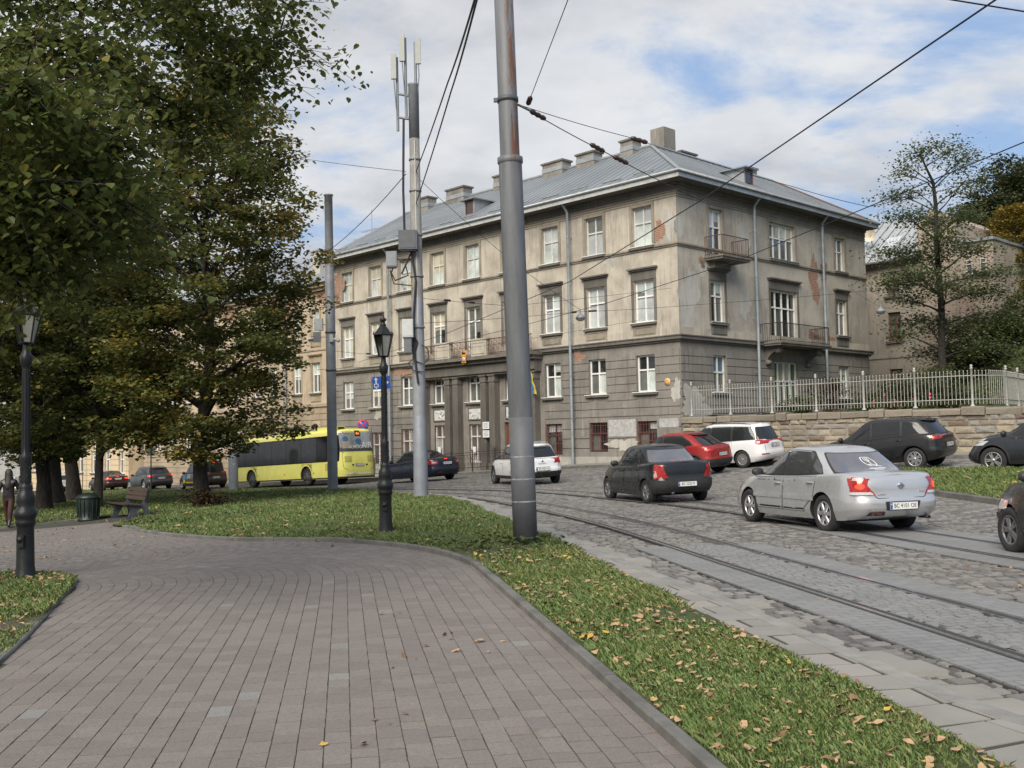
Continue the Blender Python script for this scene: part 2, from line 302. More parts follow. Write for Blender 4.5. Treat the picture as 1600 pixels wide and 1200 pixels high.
def pavers(name,L,ds,t0,t1,dt,gap,mat,top,inside,inset=.012,drop=.03,tilt=.006,jit=.15,stag='t',lift=.004,margin=80,gs=None):
    S=arclen(L); N=normals2(L); ns=int(S[-1]/ds); nt=int((t1-t0)/dt); r=RNG
    I,J=np.meshgrid(np.arange(ns),np.arange(nt),indexing='ij'); I=I.ravel();J=J.ravel(); n=len(I)
    if stag=='t':
        off=r.random(ns)[I]*dt; sc=I*ds; tc=t0+J*dt+off; edge=(r.random((ns,nt+1))-.5)*jit*dt; lo=tc+edge[I,J]; hi=tc+dt+edge[I,J+1]; slo=sc; shi=sc+ds
    else:
        off=((np.arange(nt)%2)*.5+.22*(r.random(nt)-.5))[J]*ds; sc=I*ds+off; lo=t0+J*dt; hi=lo+dt; edge=(r.random((ns+1,nt))-.5)*jit*ds; slo=sc+edge[I,J]; shi=sc+ds+edge[I+1,J]
    def mp(s,t): 
        s=np.clip(s,0,S[-1]-1e-3); return np.c_[np.interp(s,S,L[:,0])+np.interp(s,S,N[:,0])*t,np.interp(s,S,L[:,1])+np.interp(s,S,N[:,1])*t]
    c=mp((slo+shi)/2,(lo+hi)/2); k=inside(c[:,0],c[:,1]); z=gzv(c[:,0],c[:,1]); k&=visible(c[:,0],c[:,1],z,margin)
    gs=gap if gs is None else gs; slo,shi,lo,hi=slo[k]+gs/2,shi[k]-gs/2,lo[k]+gap/2,hi[k]-gap/2; m=k.sum()
    jr=lambda a: (r.random(m)-.5)*a
    B=[mp(slo+jr(gap),lo+jr(gap)),mp(slo+jr(gap),hi+jr(gap)),mp(shi+jr(gap),hi+jr(gap)),mp(shi+jr(gap),lo+jr(gap))]
    cc=sum(B)/4; zt=[gzv(b[:,0],b[:,1])+top+jr(tilt) for b in B]; lf=jr(lift*2); V=np.zeros((m,8,3))
    for q in range(4):
        V[:,q,:2]=B[q]; V[:,q,2]=zt[q]+lf-drop
        d=cc-B[q]; ln=np.linalg.norm(d,axis=1)[:,None]; V[:,4+q,:2]=B[q]+d/ln*inset*1.4; V[:,4+q,2]=zt[q]+lf
    base=(np.arange(m)*8)[:,None,None]; F=np.array([(4,5,6,7),(0,1,5,4),(1,2,6,5),(2,3,7,6),(3,0,4,7)])[None]+base; F=F.reshape(-1,4)
    F=F[:,::-1] if True else F
    me=mesh_np(name,V.reshape(-1,3),F,mat,attr=np.repeat(r.random(m),5))
    # orientation check
    bmz=me.polygons[0].normal.z if len(me.polygons) else 1
    if bmz<0: me.flip_normals()
    o=link(name,me); o['kind']='structure'; return o
# path pavers: straight stretch, then rings round the lawn corner
d0=np.array([-.163,.987]); n0=np.array([.987,.163]); c0=CA+n0*5.0
pl=[c0-d0*14]+[c0-d0*k for k in (10,6,3,1)]+[CA+5.0*np.array([math.cos(t),math.sin(t)]) for t in np.linspace(rad(9.4),rad(100),20)]
pl+=[pl[-1]+np.array([-.985,-.17])*k for k in (2,5,9,14,20)]
PL=smooth_line(pl,.15)
inpath=lambda x,y: inpoly(x,y,path_poly)
pavers('path_paving',PL,.212,-2.75,13.0,.1432,.0046,m_paver,.0022,inpath,inset=.0012,drop=.02,tilt=.0016,jit=.42,stag='s',lift=.001,gs=.0115)
# street setts
LN=MID1; 
def insett(x,y):
    k=inpoly(x,y,road_poly); o,s=near_line(x,y,MID1); k&=~((abs(o)<.90)&(y<15.3)); k&=~((abs(abs(o)-.49)<.15))
    o2,s2=near_line(x,y,MID2); k&=~((abs(o2)<.90)&(y<19.0)); k&=~((abs(abs(o2)-.49)<.15))
    return k&~inpoly(x,y,isl_poly)
isl_poly=G((1640,800),(1600,793),(1520,782),(1460,773),(1400,764),(1340,757),(1290,750))+G((1275,741),(1300,735))+[(11.6,31.0),(14.5,27.2),(17.5,23.6),(16,20)]
pavers('street_setts',LN,.152,-3.4,26,.19,.026,m_cob,.004,insett,inset=.013,drop=.05,tilt=.007,jit=.42,stag='t',lift=.004,margin=30)
inb1=lambda x,y: (np.abs(near_line(x,y,MID1)[0])<.40)&(y<15.4)
pavers('track_infill',LN,.115,-.40,.40,.133,.008,m_track,.018,inb1,inset=.005,drop=.02,tilt=.006,jit=.1,stag='t',lift=.002)
ll=cutY(MID2,19.2); struct(strip('track_slabs',ll,-.395,.395,.019,m_track,.12))
# kerb between slabs and street; slabs
KN=KL[(KL[:,1]<47)]
struct(strip('street_kerb',KN,-.13,.02,.035,M('kerb_pale',(.235,.228,.213),.85,0,.2,3,.3),.2))
KS=KL[(KL[:,1]<40)]
sw=lambda x,y: ~inpoly(x,y,lawn_poly)
pavers('pavement_slabs',KS,.36,-1.53,-.13,.466,.022,m_slab,.032,lambda x,y:np.ones(len(x),bool),inset=.005,drop=.05,tilt=.004,jit=.14,stag='t',lift=.002)
struct(strip('pavement_bed',KS,-1.7,-.12,.026,m_pjoint))
zone('lawn',lawn_poly,.035,m_lawn); zone('lawn',lawn2_poly,.03,m_lawn); zone('verge',isl_poly,.12,m_lawn)
# kerbs
PR=smooth_line([p for p in PATH_R[:22]],.25)
struct(strip('path_kerb',PR,-.085,.0,.075,m_kerb,.2)) if False else None
def kerbline(name,L,t0,t1,h,seg=1.0,gap=.012):
    S=arclen(L); N=normals2(L); mb=MB(); s=0
    while s<S[-1]-.1:
        e=min(s+seg,S[-1]); ss=[s+gap/2,(s+e)/2,e-gap/2]; P=[]
        dz=random.uniform(-.006,.006)
        for q in ss:
            p=np.array([np.interp(q,S,L[:,0]),np.interp(q,S,L[:,1])]); nn=np.array([np.interp(q,S,N[:,0]),np.interp(q,S,N[:,1])]); a=p+nn*t0; b=p+nn*t1; z=gz(*p)+h+dz
            P.append([(a[0],a[1],z-.2),(a[0],a[1],z-.012),(a[0]+nn[0]*.012,a[1]+nn[1]*.012,z),(b[0]-nn[0]*.012,b[1]-nn[1]*.012,z),(b[0],b[1],z-.012),(b[0],b[1],z-.2)])
        V=P[0]+P[1]+P[2]; F=[(i*6+k,i*6+k+1,(i+1)*6+k+1,(i+1)*6+k) for i in range(2) for k in range(5)]+[(0,1,2,3,4,5),(12,13,14,15,16,17)]
        mb.add(V,F); s=e
    o=mb.build(name,m_kerb); return struct(o)
kerbline('path_kerb',PR,-.10,-.015,.068)
LK=smooth_line(LEFT_L[:9],.25); kerbline('path_kerb',LK,-.08,0,.03)
BK=smooth_line(PATH_R[22:],.4); kerbline('path_kerb',BK,0,.08,.06)
# pavement in front of the houses
pk=[tuple(bpt(-1.8,60)),tuple(bpt(-1.8,27)),tuple(bpt(-1.8,14)),tuple(bpt(-1.8,2)),tuple(bpt(-1.85,-1)),tuple(bpt(-1.9,-6)),tuple(bpt(-1.9,-13)),tuple(bpt(-1.9,-30))]
pvp=pk+[tuple(bpt(.3,-30)),tuple(bpt(.3,60))]
zone('pavement',pvp,.11,m_slab)
kerbline('pavement_kerb',smooth_line(pk,.8),-.02,.16,.125)
kerbline('verge_kerb',smooth_line(isl_poly[:9],.5),-.14,.03,.13)
# ---------------------------------------------------------------- grass
def scatter(poly,dens,ymax=999):
    x0,x1=min(p[0] for p in poly),max(p[0] for p in poly); y0,y1=min(p[1] for p in poly),max(p[1] for p in poly); out=[]
    for (ya,yb,d) in dens:
        a,b=max(y0,ya),min(y1,yb)
        if b<=a: continue
        xa,xb=max(x0,-.62*b-1),min(x1,.62*b+1)
        if xb<=xa: continue
        n=int((xb-xa)*(b-a)*d); x=RNG.uniform(xa,xb,n); y=RNG.uniform(a,b,n); k=inpoly(x,y,poly); x,y=x[k],y[k]
        k=visible(x,y,gzv(x,y),30); out.append(np.c_[x[k],y[k]])
    return np.concatenate(out)
def patchy(x,y): return .5+.25*np.sin(x*2.1+1.3*np.sin(y*1.7))+.25*np.sin(y*2.7+1.1*np.sin(x*3.1+.5))
def blades(P,dz,hmul=1):
    n=len(P); x,y=P[:,0],P[:,1]; D=np.hypot(x,y); sz=np.clip(.75+D/22,.8,3.2); pt=patchy(x,y)
    h=(.014+.034*RNG.random(n)**1.6)*(.5+.85*pt)*hmul*np.clip(sz,.9,2.0); w=(.0035+.003*RNG.random(n))*sz; th=RNG.random(n)*2*PI; ln=h*(.3+.9*RNG.random(n)); z=gzv(x,y)+dz
    c,s=np.cos(th),np.sin(th); ph=th+PI/2+(RNG.random(n)-.5)*1.2; V=np.zeros((n,4,3))
    V[:,0]=np.c_[x-c*w,y-s*w,z]; V[:,1]=np.c_[x+c*w,y+s*w,z]
    mx,my=x+np.cos(ph)*ln*.3,y+np.sin(ph)*ln*.3; V[:,2]=np.c_[mx+c*w*.8,my+s*w*.8,z+h*.62]; V[:,3]=np.c_[x+np.cos(ph)*ln,y+np.sin(ph)*ln,z+h]
    return V
dl=[(0,8,7000),(8,13,3800),(13,20,1900),(20,32,700),(32,48,260),(48,75,60),(75,110,20)]
Pg=np.concatenate([scatter(lawn_poly,dl),scatter(lawn2_poly,[(4,16,3000)])]); k=(patchy(Pg[:,0]*.9+3,Pg[:,1]*.9)+RNG.random(len(Pg))*.5)>.55; Pg=Pg[k]
_ok=np.ones(len(Pg),bool); _nr=Pg[:,1]<30; _o,_s=near_line(Pg[_nr,0],Pg[_nr,1],PR); _d=np.min(np.hypot(Pg[_nr,0][:,None]-PR[None,:,0],Pg[_nr,1][:,None]-PR[None,:,1]),axis=1) if _nr.sum()<400000 else np.ones(_nr.sum()); _o=np.abs(_o); _ok[_nr]=~((_o<.02)&(_d<.3)); Pg=Pg[_ok]
Pv=scatter(isl_poly,[(15,40,700)])
V=np.concatenate([blades(Pg,.035),blades(Pv,.12,1.25)]); n=len(V); F=(np.arange(n)*4)[:,None]+np.array([[0,1,2,3]]); tone=RNG.random(n)
tag(link('grass',mesh_np('grass',V.reshape(-1,3),F,m_grass,attr=tone)),kind='stuff')
print('blades',n)
# broad-leaved weeds round the poles and tree
# fallen leaves
def leafmesh(P,size,dz):
    n=len(P); sh=np.array([(-.1,-1),(.55,-.55),(.75,.1),(.35,.55),(0,1.05),(-.4,.6),(-.72,.05),(-.5,-.6)]); m=len(sh); r=RNG
    th=r.random(n)*2*PI; sx=size*(.5+.8*r.random(n)); asp=.6+.4*r.random(n); cu=(r.random((n,2))-.3)*.7; V=np.zeros((n,m,3)); z=gzv(P[:,0],P[:,1])+dz
    tx,ty=(r.random(n)-.5)*.9,(r.random(n)-.5)*.9
    for i,(a,b) in enumerate(sh):
        u=a*asp*sx*.5*(1+.3*(r.random(n)-.5)); w=b*sx*.5; hz=cu[:,0]*abs(a)*sx*.5+cu[:,1]*b*b*sx*.35+tx*u+ty*w+(r.random(n)-.5)*.15*sx
        V[:,i]=np.c_[P[:,0]+u*np.cos(th)-w*np.sin(th),P[:,1]+u*np.sin(th)+w*np.cos(th),z+hz+sx*.12]
    return V
def clumped(poly,n,yr,pw=1.0):
    P=scatter(poly,[(yr[0],yr[1],60)]); q=patchy(P[:,0]*1.4+2,P[:,1]*1.1+1)**3*(.2+RNG.random(len(P)))*np.where(P[:,1]<16,np.clip(.35+.16*(P[:,0]+1.2),.12,1.6)**1.5,1); P=P[np.argsort(-q*np.ones(len(P)))][:n*2]; return P[RNG.permutation(len(P))[:n]]
strip_poly=[p for p in lawn_poly]
LS=np.concatenate([leafmesh(clumped(lawn_poly,680,(4.5,9)),.062,.058),leafmesh(clumped(lawn_poly,560,(8,15)),.064,.062),leafmesh(clumped(lawn_poly,420,(15,40)),.10,.07),leafmesh(clumped(lawn2_poly,260,(5,16)),.065,.06),
   leafmesh(clumped(path_poly,26,(4,10)),.06,.004),leafmesh(clumped(path_poly,110,(9,30)),.075,.004),leafmesh(clumped(isl_poly,70,(18,32)),.12,.15),leafmesh(clumped(road_poly,40,(5,20)),.07,.01)])
n=len(LS); F=(np.arange(n)*8)[:,None]+np.arange(8)[None]
tag(link('fallen_leaves',mesh_np('fallen_leaves',LS.reshape(-1,3),F,m_leaf,attr=RNG.random(n)**.9)),kind='stuff')
# ================================================================== BUILDINGS
RZB=math.atan2(.694,.720)
def stucco(name,base,dark,pale,rust=0,amt=.5,seed=0.):
    t=NT(name); v=t.obj(); mp=t.nd('ShaderNodeMapping'); t.t.links.new(v,mp.inputs[0]); mp.inputs['Location'].default_value=(seed,seed*2,seed*.7); v=mp.outputs[0]
    st=t.nd('ShaderNodeMapping'); t.t.links.new(v,st.inputs[0]); st.inputs['Scale'].default_value=(1,1,.16); sv=st.outputs[0]
    c=t.mix(t.ramp(t.noise(.55,v,6,.65),.36,.68),base,dark); c=t.mix(t.ramp(t.noise(2.2,sv,6,.7),.48,.74,0,amt),c,dark); c=t.mix(t.ramp(t.noise(1.1,sv,6,.7,dist=.6),.56,.72,0,.65),c,pale)
    c=t.mix(t.ramp(t.noise(.33,v,5,.6,dist=.8),.55,.68,0,.45),c,tuple(k*.62 for k in dark)); c=t.mix(t.ramp(t.noise(7,v,6,.75),.45,.8,0,.35),c,tuple(k*.5 for k in base)); s2=t.nd('ShaderNodeMapping'); t.t.links.new(v,s2.inputs[0]); s2.inputs['Scale'].default_value=(1,1,.07); dn=t.noise(4.5,s2.outputs[0],6,.75); c=t.mix(t.math('MULTIPLY',t.ramp(dn,.50,.66),t.ramp(t.noise(.45,v,3,.6),.35,.6,.08,.58)),c,tuple(k*.5 for k in dark)); c=t.mix(t.math('MULTIPLY',t.ramp(t.noise(3.2,s2.outputs[0],6,.7),.58,.68),t.ramp(t.noise(.6,v,3,.6),.42,.6,0,.6)),c,tuple(min(1,k*1.15) for k in pale)); c=t.mix(t.ramp(t.noise(1.7,v,8,.8,dist=1.2),.60,.66,0,.38),c,tuple(k*.65 for k in dark)); t.col(c); t.rough(.92); t.bump(t.math('ADD',t.noise(14,v,6,.7),t.noise(1.6,v,4,.6)),.35,.03); return t.mat
m_up=stucco('plaster_ochre_grey',(.50,.452,.375),(.33,.297,.25),(.57,.525,.45))
m_low=stucco('plaster_dark_grey',(.25,.23,.203),(.185,.171,.154),(.315,.29,.255),seed=3.)
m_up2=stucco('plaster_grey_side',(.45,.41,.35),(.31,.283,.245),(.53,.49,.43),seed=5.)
m_bare=stucco('bare_cement',(.47,.455,.41),(.36,.345,.31),(.54,.52,.48),seed=8.)
m_trim=stucco('trim_plaster',(.31,.272,.212),(.21,.187,.152),(.39,.345,.275),seed=2.)
m_dtrim=stucco('trim_dark',(.165,.15,.132),(.115,.106,.095),(.215,.196,.172),seed=6.)
m_chim=stucco('chimney_render',(.27,.25,.215),(.17,.155,.135),(.36,.335,.295),seed=11.)
m_cream=stucco('plaster_cream',(.50,.405,.295),(.42,.34,.25),(.57,.48,.36),seed=4.,amt=.25)
m_cream2=stucco('trim_cream',(.40,.32,.225),(.31,.25,.18),(.47,.39,.29),seed=9.,amt=.25)
m_pink=stucco('plaster_pink',(.38,.315,.255),(.33,.275,.225),(.42,.355,.29),seed=7.,amt=.15)
m_pink2=stucco('plaster_rose',(.39,.285,.25),(.35,.255,.22),(.43,.32,.28),seed=7.5,amt=.15)
m_grey2=stucco('plaster_pale_grey',(.37,.325,.27),(.31,.275,.23),(.42,.37,.31),seed=1.5,amt=.2)
t=NT('old_brick'); br=t.nd('ShaderNodeTexBrick'); mpv=t.nd('ShaderNodeMapping'); cb=t.nd('ShaderNodeCombineXYZ'); sp=t.nd('ShaderNodeSeparateXYZ'); t.t.links.new(t.obj(),sp.inputs[0]); t.t.links.new(t.math('ADD',sp.outputs[0],sp.outputs[1]),cb.inputs[0]); t.t.links.new(sp.outputs[2],cb.inputs[1]); t.t.links.new(cb.outputs[0],br.inputs['Vector'])
br.inputs['Scale'].default_value=1; br.inputs['Brick Width'].default_value=.27; br.inputs['Row Height'].default_value=.085; br.inputs['Mortar Size'].default_value=.012; br.inputs['Color1'].default_value=(.30,.125,.075,1); br.inputs['Color2'].default_value=(.235,.105,.07,1); br.inputs['Mortar'].default_value=(.32,.27,.21,1)
t.col(t.mix(t.ramp(t.noise(5,t.obj(),5,.7),.48,.72,0,.7),br.outputs[0],(.35,.29,.22))); t.rough(.95); t.bump(br.outputs['Fac'],-.5,.02); m_brick=t.mat
t=NT('roof_sheet_metal'); v=t.obj(); c=t.mix(t.ramp(t.noise(.35,v,5,.6),.35,.7),(.20,.22,.24),(.25,.272,.29)); c=t.mix(t.ramp(t.noise(2.5,v,6,.7),.55,.8,0,.5),c,(.145,.15,.155)); t.col(c); t.rough(.5); t.p.inputs['Metallic'].default_value=.25; m_roof=t.mat
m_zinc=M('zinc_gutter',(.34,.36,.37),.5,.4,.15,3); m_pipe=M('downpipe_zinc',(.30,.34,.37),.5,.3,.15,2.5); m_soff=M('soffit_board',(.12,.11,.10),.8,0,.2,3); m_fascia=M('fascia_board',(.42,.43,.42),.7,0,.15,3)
m_wframe=M('window_frame_white',(.74,.74,.72),.45,0,.06,4); m_wframe2=M('window_frame_old',(.55,.54,.51),.6,0,.12,8); m_brownf=M('window_frame_brown',(.17,.055,.03),.5,0,.15,5)
def glass(name,col,r=.03,spec=.8,emit=None):
    t=NT(name); v=t.obj(); t.col(t.mix(t.ramp(t.noise(.9,v,3,.6),.35,.7),tuple(c*.75 for c in col),tuple(min(1,c*1.2) for c in col))); t.rough(r); t.p.inputs['Specular IOR Level'].default_value=spec; t.p.inputs['Coat Weight'].default_value=.6; t.p.inputs['Coat Roughness'].default_value=.02; t.bump(t.noise(1.3,v,2,.4),.04,.05); return t.mat
g_dark=glass('pane_dark',(.02,.022,.022)); g_mid=glass('pane_net_curtain',(.13,.135,.125)); g_light=glass('pane_curtain_painted_sky',(.42,.45,.44)); g_blind_sky=glass('pane_blind_painted_sky',(.50,.56,.52)); g_warm=glass('pane_painted_warm_reflection',(.50,.46,.33)); g_blue=glass('pane_blue_blind',(.10,.17,.25)); g_green=glass('pane_green_curtain',(.07,.15,.05))  # pale and warm panes: sky reflection painted into the curtain and blind colours
m_stone=M('consol_stone',(.15,.137,.12),.9,0,.25,4,.3); m_iron=M('wrought_iron',(.045,.038,.035),.6,.3,.3,12); m_rust=M('rusty_iron',(.12,.065,.048),.75,.2,.35,14); m_bluetrim=M('relief_white',(.55,.55,.53),.8,0,.15,10,.6); m_redgrille=M('grille_red',(.19,.05,.04),.6,.1,.25,10)
def wall_grid(mb,fn,s0,s1,z0,z1,holes,dep,m=0):
    hs=[h for h in holes if h[0]<s1 and h[1]>s0 and h[2]<z1 and h[3]>z0]
    S=sorted(set([s0,s1]+[min(max(k,s0),s1) for h in hs for k in h[:2]])); Z=sorted(set([z0,z1]+[min(max(k,z0),z1) for h in hs for k in h[2:4]]))
    for i in range(len(S)-1):
        for j in range(len(Z)-1):
            a,b=(S[i]+S[i+1])/2,(Z[j]+Z[j+1])/2
            if any(h[0]<a<h[1] and h[2]<b<h[3] for h in hs): continue
            mb.add([fn(S[i],Z[j],0),fn(S[i+1],Z[j],0),fn(S[i+1],Z[j+1],0),fn(S[i],Z[j+1],0)],[(0,1,2,3)],m)
    for h in hs:
        a,b,c,d=h[:4]; c=max(c,z0); d=min(d,z1)
        for (p,q) in (((a,c),(b,c)),((b,c),(b,d)),((b,d),(a,d)),((a,d),(a,c))):
            mb.add([fn(*p,0),fn(*q,0),fn(*q,-dep),fn(*p,-dep)],[(0,1,2,3)],m)
def fbox(mb,fn,s0,s1,z0,z1,d0,d1,m=0):
    V=[fn(s,z,d) for d in (d0,d1) for (s,z) in ((s0,z0),(s1,z0),(s1,z1),(s0,z1))]
    mb.add(V,[(3,2,1,0),(4,5,6,7),(0,1,5,4),(1,2,6,5),(2,3,7,6),(3,0,4,7)],m)
def courses(mb,fn,s0,s1,z0,z1,h,holes,d=.035,gap=.035,m=0,skip=()):
    n=max(1,round((z1-z0)/h)); h=(z1-z0)/n
    for i in range(n):
        a,b=z0+i*h+gap/2,z0+(i+1)*h-gap/2; iv=[(s0,s1)]
        for hh in holes:
            if hh[2]<b and hh[3]>a:
                nv=[]
                for (p,q) in iv:
                    if hh[0]>p: nv.append((p,min(q,hh[0])))
                    if hh[1]<q: nv.append((max(p,hh[1]),q))
                iv=[(p,q) for p,q in nv if q-p>.02]
        for (p,q) in iv: fbox(mb,fn,p,q,a,b,-.01,d,m)
def bars(mb,fn,s0,s1,z0,z1,w,d0,d1,vs=(),hs=(),m=0):
    fbox(mb,fn,s0,s1,z0,z0+w,d0,d1,m); fbox(mb,fn,s0,s1,z1-w,z1,d0,d1,m); fbox(mb,fn,s0,s0+w,z0+w,z1-w,d0,d1,m); fbox(mb,fn,s1-w,s1,z0+w,z1-w,d0,d1,m)
    zs=[z0+w]+[v for h in hs for v in (z0+(z1-z0)*h-w/2,z0+(z1-z0)*h+w/2)]+[z1-w]
    for h in hs: c=z0+(z1-z0)*h; fbox(mb,fn,s0+w,s1-w,c-w/2,c+w/2,d0-.004,d1+.008,m)
    for v in vs:
        c=s0+(s1-s0)*v
        for k in range(0,len(zs),2): fbox(mb,fn,c-w/2,c+w/2,zs[k],zs[k+1],d0,d1,m)
def window(bld,fn,s,z0,w,h,panes,frame,dep=.2,vs=(.5,),hs=(.62,),sill=None,hood=None,apron=None,surround=None,grille=None,fw=.075,label=None):
    s0,s1=s-w/2,s+w/2; mb=MB(); bars(mb,fn,s0,s1,z0,z0+h,fw,-dep,-dep+.07,vs,hs); o=mb.build('window',frame,bld)
    if label: o['label']=label
    mb=MB(); S=[s0+fw/2]+[s0+w*v for v in vs]+[s1-fw/2]; Z=[z0+fw/2]+[z0+h*k for k in hs]+[z0+h-fw/2]; ms=[];
    for i in range(len(S)-1):
        for j in range(len(Z)-1):
            p=panes[min(j,len(panes)-1)] if isinstance(panes,(list,tuple)) else panes
            if isinstance(p,(list,tuple)): p=p[i%len(p)]
            if p not in ms: ms.append(p)
            tl=random.uniform(-.004,.004)
            mb.add([fn(S[i],Z[j],-dep+.02+tl),fn(S[i+1],Z[j],-dep+.02-tl),fn(S[i+1],Z[j+1],-dep+.02-tl),fn(S[i],Z[j+1],-dep+.02+tl)],[(0,1,2,3)],ms.index(p))
    if hash((round(s,2),round(z0,1)))%100<55 and dep>0:
        rr=random.Random(int(s*100+z0*10)); fr=rr.choice([.25,.35,.5,.62,.8]); bm_=rr.choice([g_blind_sky,g_light,g_mid,g_warm]); ms.append(bm_); k=len(ms)-1; zt=Z[-1]; zb2=zt-(zt-Z[0])*fr
        for i in range(len(S)-1):
            if rr.random()<.75: mb.add([fn(S[i]+.02,zb2+rr.uniform(-.03,.03),-dep+.026),fn(S[i+1]-.02,zb2+rr.uniform(-.03,.03),-dep+.026),fn(S[i+1]-.02,zt,-dep+.026),fn(S[i]+.02,zt,-dep+.026)],[(0,1,2,3)],k)
    mb.build('pane',ms,o)
    if sill is not None:
        mb=MB(); fbox(mb,fn,s0-.16,s1+.16,z0-.13,z0-.03,-.02,.16,1); fbox(mb,fn,s0-.17,s1+.17,z0-.03,z0,-dep+.05,.18,0); mb.build('sill',[m_wframe if sill==1 else m_zinc,m_dtrim],o)
    if hood is not None:
        zt=z0+h; mb=MB(); fbox(mb,fn,s0-.16,s1+.16,zt+.04,zt+.46,-.01,.05,0); fbox(mb,fn,s0-.22,s1+.22,zt+.46,zt+.53,-.01,.14,0); fbox(mb,fn,s0-.28,s1+.28,zt+.53,zt+.60,-.01,.22,0)
        fbox(mb,fn,s0-.17,s0-.02,z0,zt+.04,-.01,.03,0); fbox(mb,fn,s1+.02,s1+.17,z0,zt+.04,-.01,.03,0); mb.build('hood_moulding',hood,o)
    if apron is not None:
        mb=MB(); fbox(mb,fn,s0-.10,s1+.10,z0-.62,z0-.13,-.01,.045,0); bars(mb,fn,s0+.02,s1-.02,z0-.56,z0-.2,.05,.045,.07); mb.build('apron_panel',apron,o)
    if surround is not None:
        mb=MB(); zt=z0+h; fbox(mb,fn,s0-.16,s0-.01,z0-.02,zt+.01,-.01,.045); fbox(mb,fn,s1+.01,s1+.16,z0-.02,zt+.01,-.01,.045); fbox(mb,fn,s0-.16,s1+.16,zt+.01,zt+.16,-.01,.05); mb.build('surround',surround,o)
    if grille is not None:
        mb=MB(); n=max(5,int(w/.16))
        for i in range(n+1): q=s0+.02+(w-.04)*i/n; mb.tube([fn(q,z0,-.03),fn(q,z0+h*.98,-.03)],.009,5)
        for k in (.08,.36,.64,.9): mb.tube([fn(s0,z0+h*k,-.03),fn(s1,z0+h*k,-.03)],.012,5)
        mb.build('grille',grille,o)
    return o
def gzb(b,a): p=bpt(b,a); return gz(p[0],p[1])
def patch(mb,fn,s,z,rs,rz,d,m,n=54,seed=0,rough=.45):
    r=random.Random(seed); P=[]; ph=[r.uniform(0,6.28) for _ in range(6)]
    for i in range(n):
        t=2*PI*i/n; k=1+rough*(.42*math.sin(2*t+ph[0])+.35*math.sin(3*t+ph[1])+.25*math.sin(5*t+ph[2])+.2*math.sin(9*t+ph[3])+.16*math.sin(14*t+ph[4])+.3*(r.random()-.5)); P.append((s+rs*k*math.cos(t),z+rz*k*math.sin(t)))
    c=fn(s,z,d); V=[c]+[fn(p[0],p[1],d) for p in P]; mb.add(V,[(0,1+i,1+(i+1)%n) for i in range(n)],m)
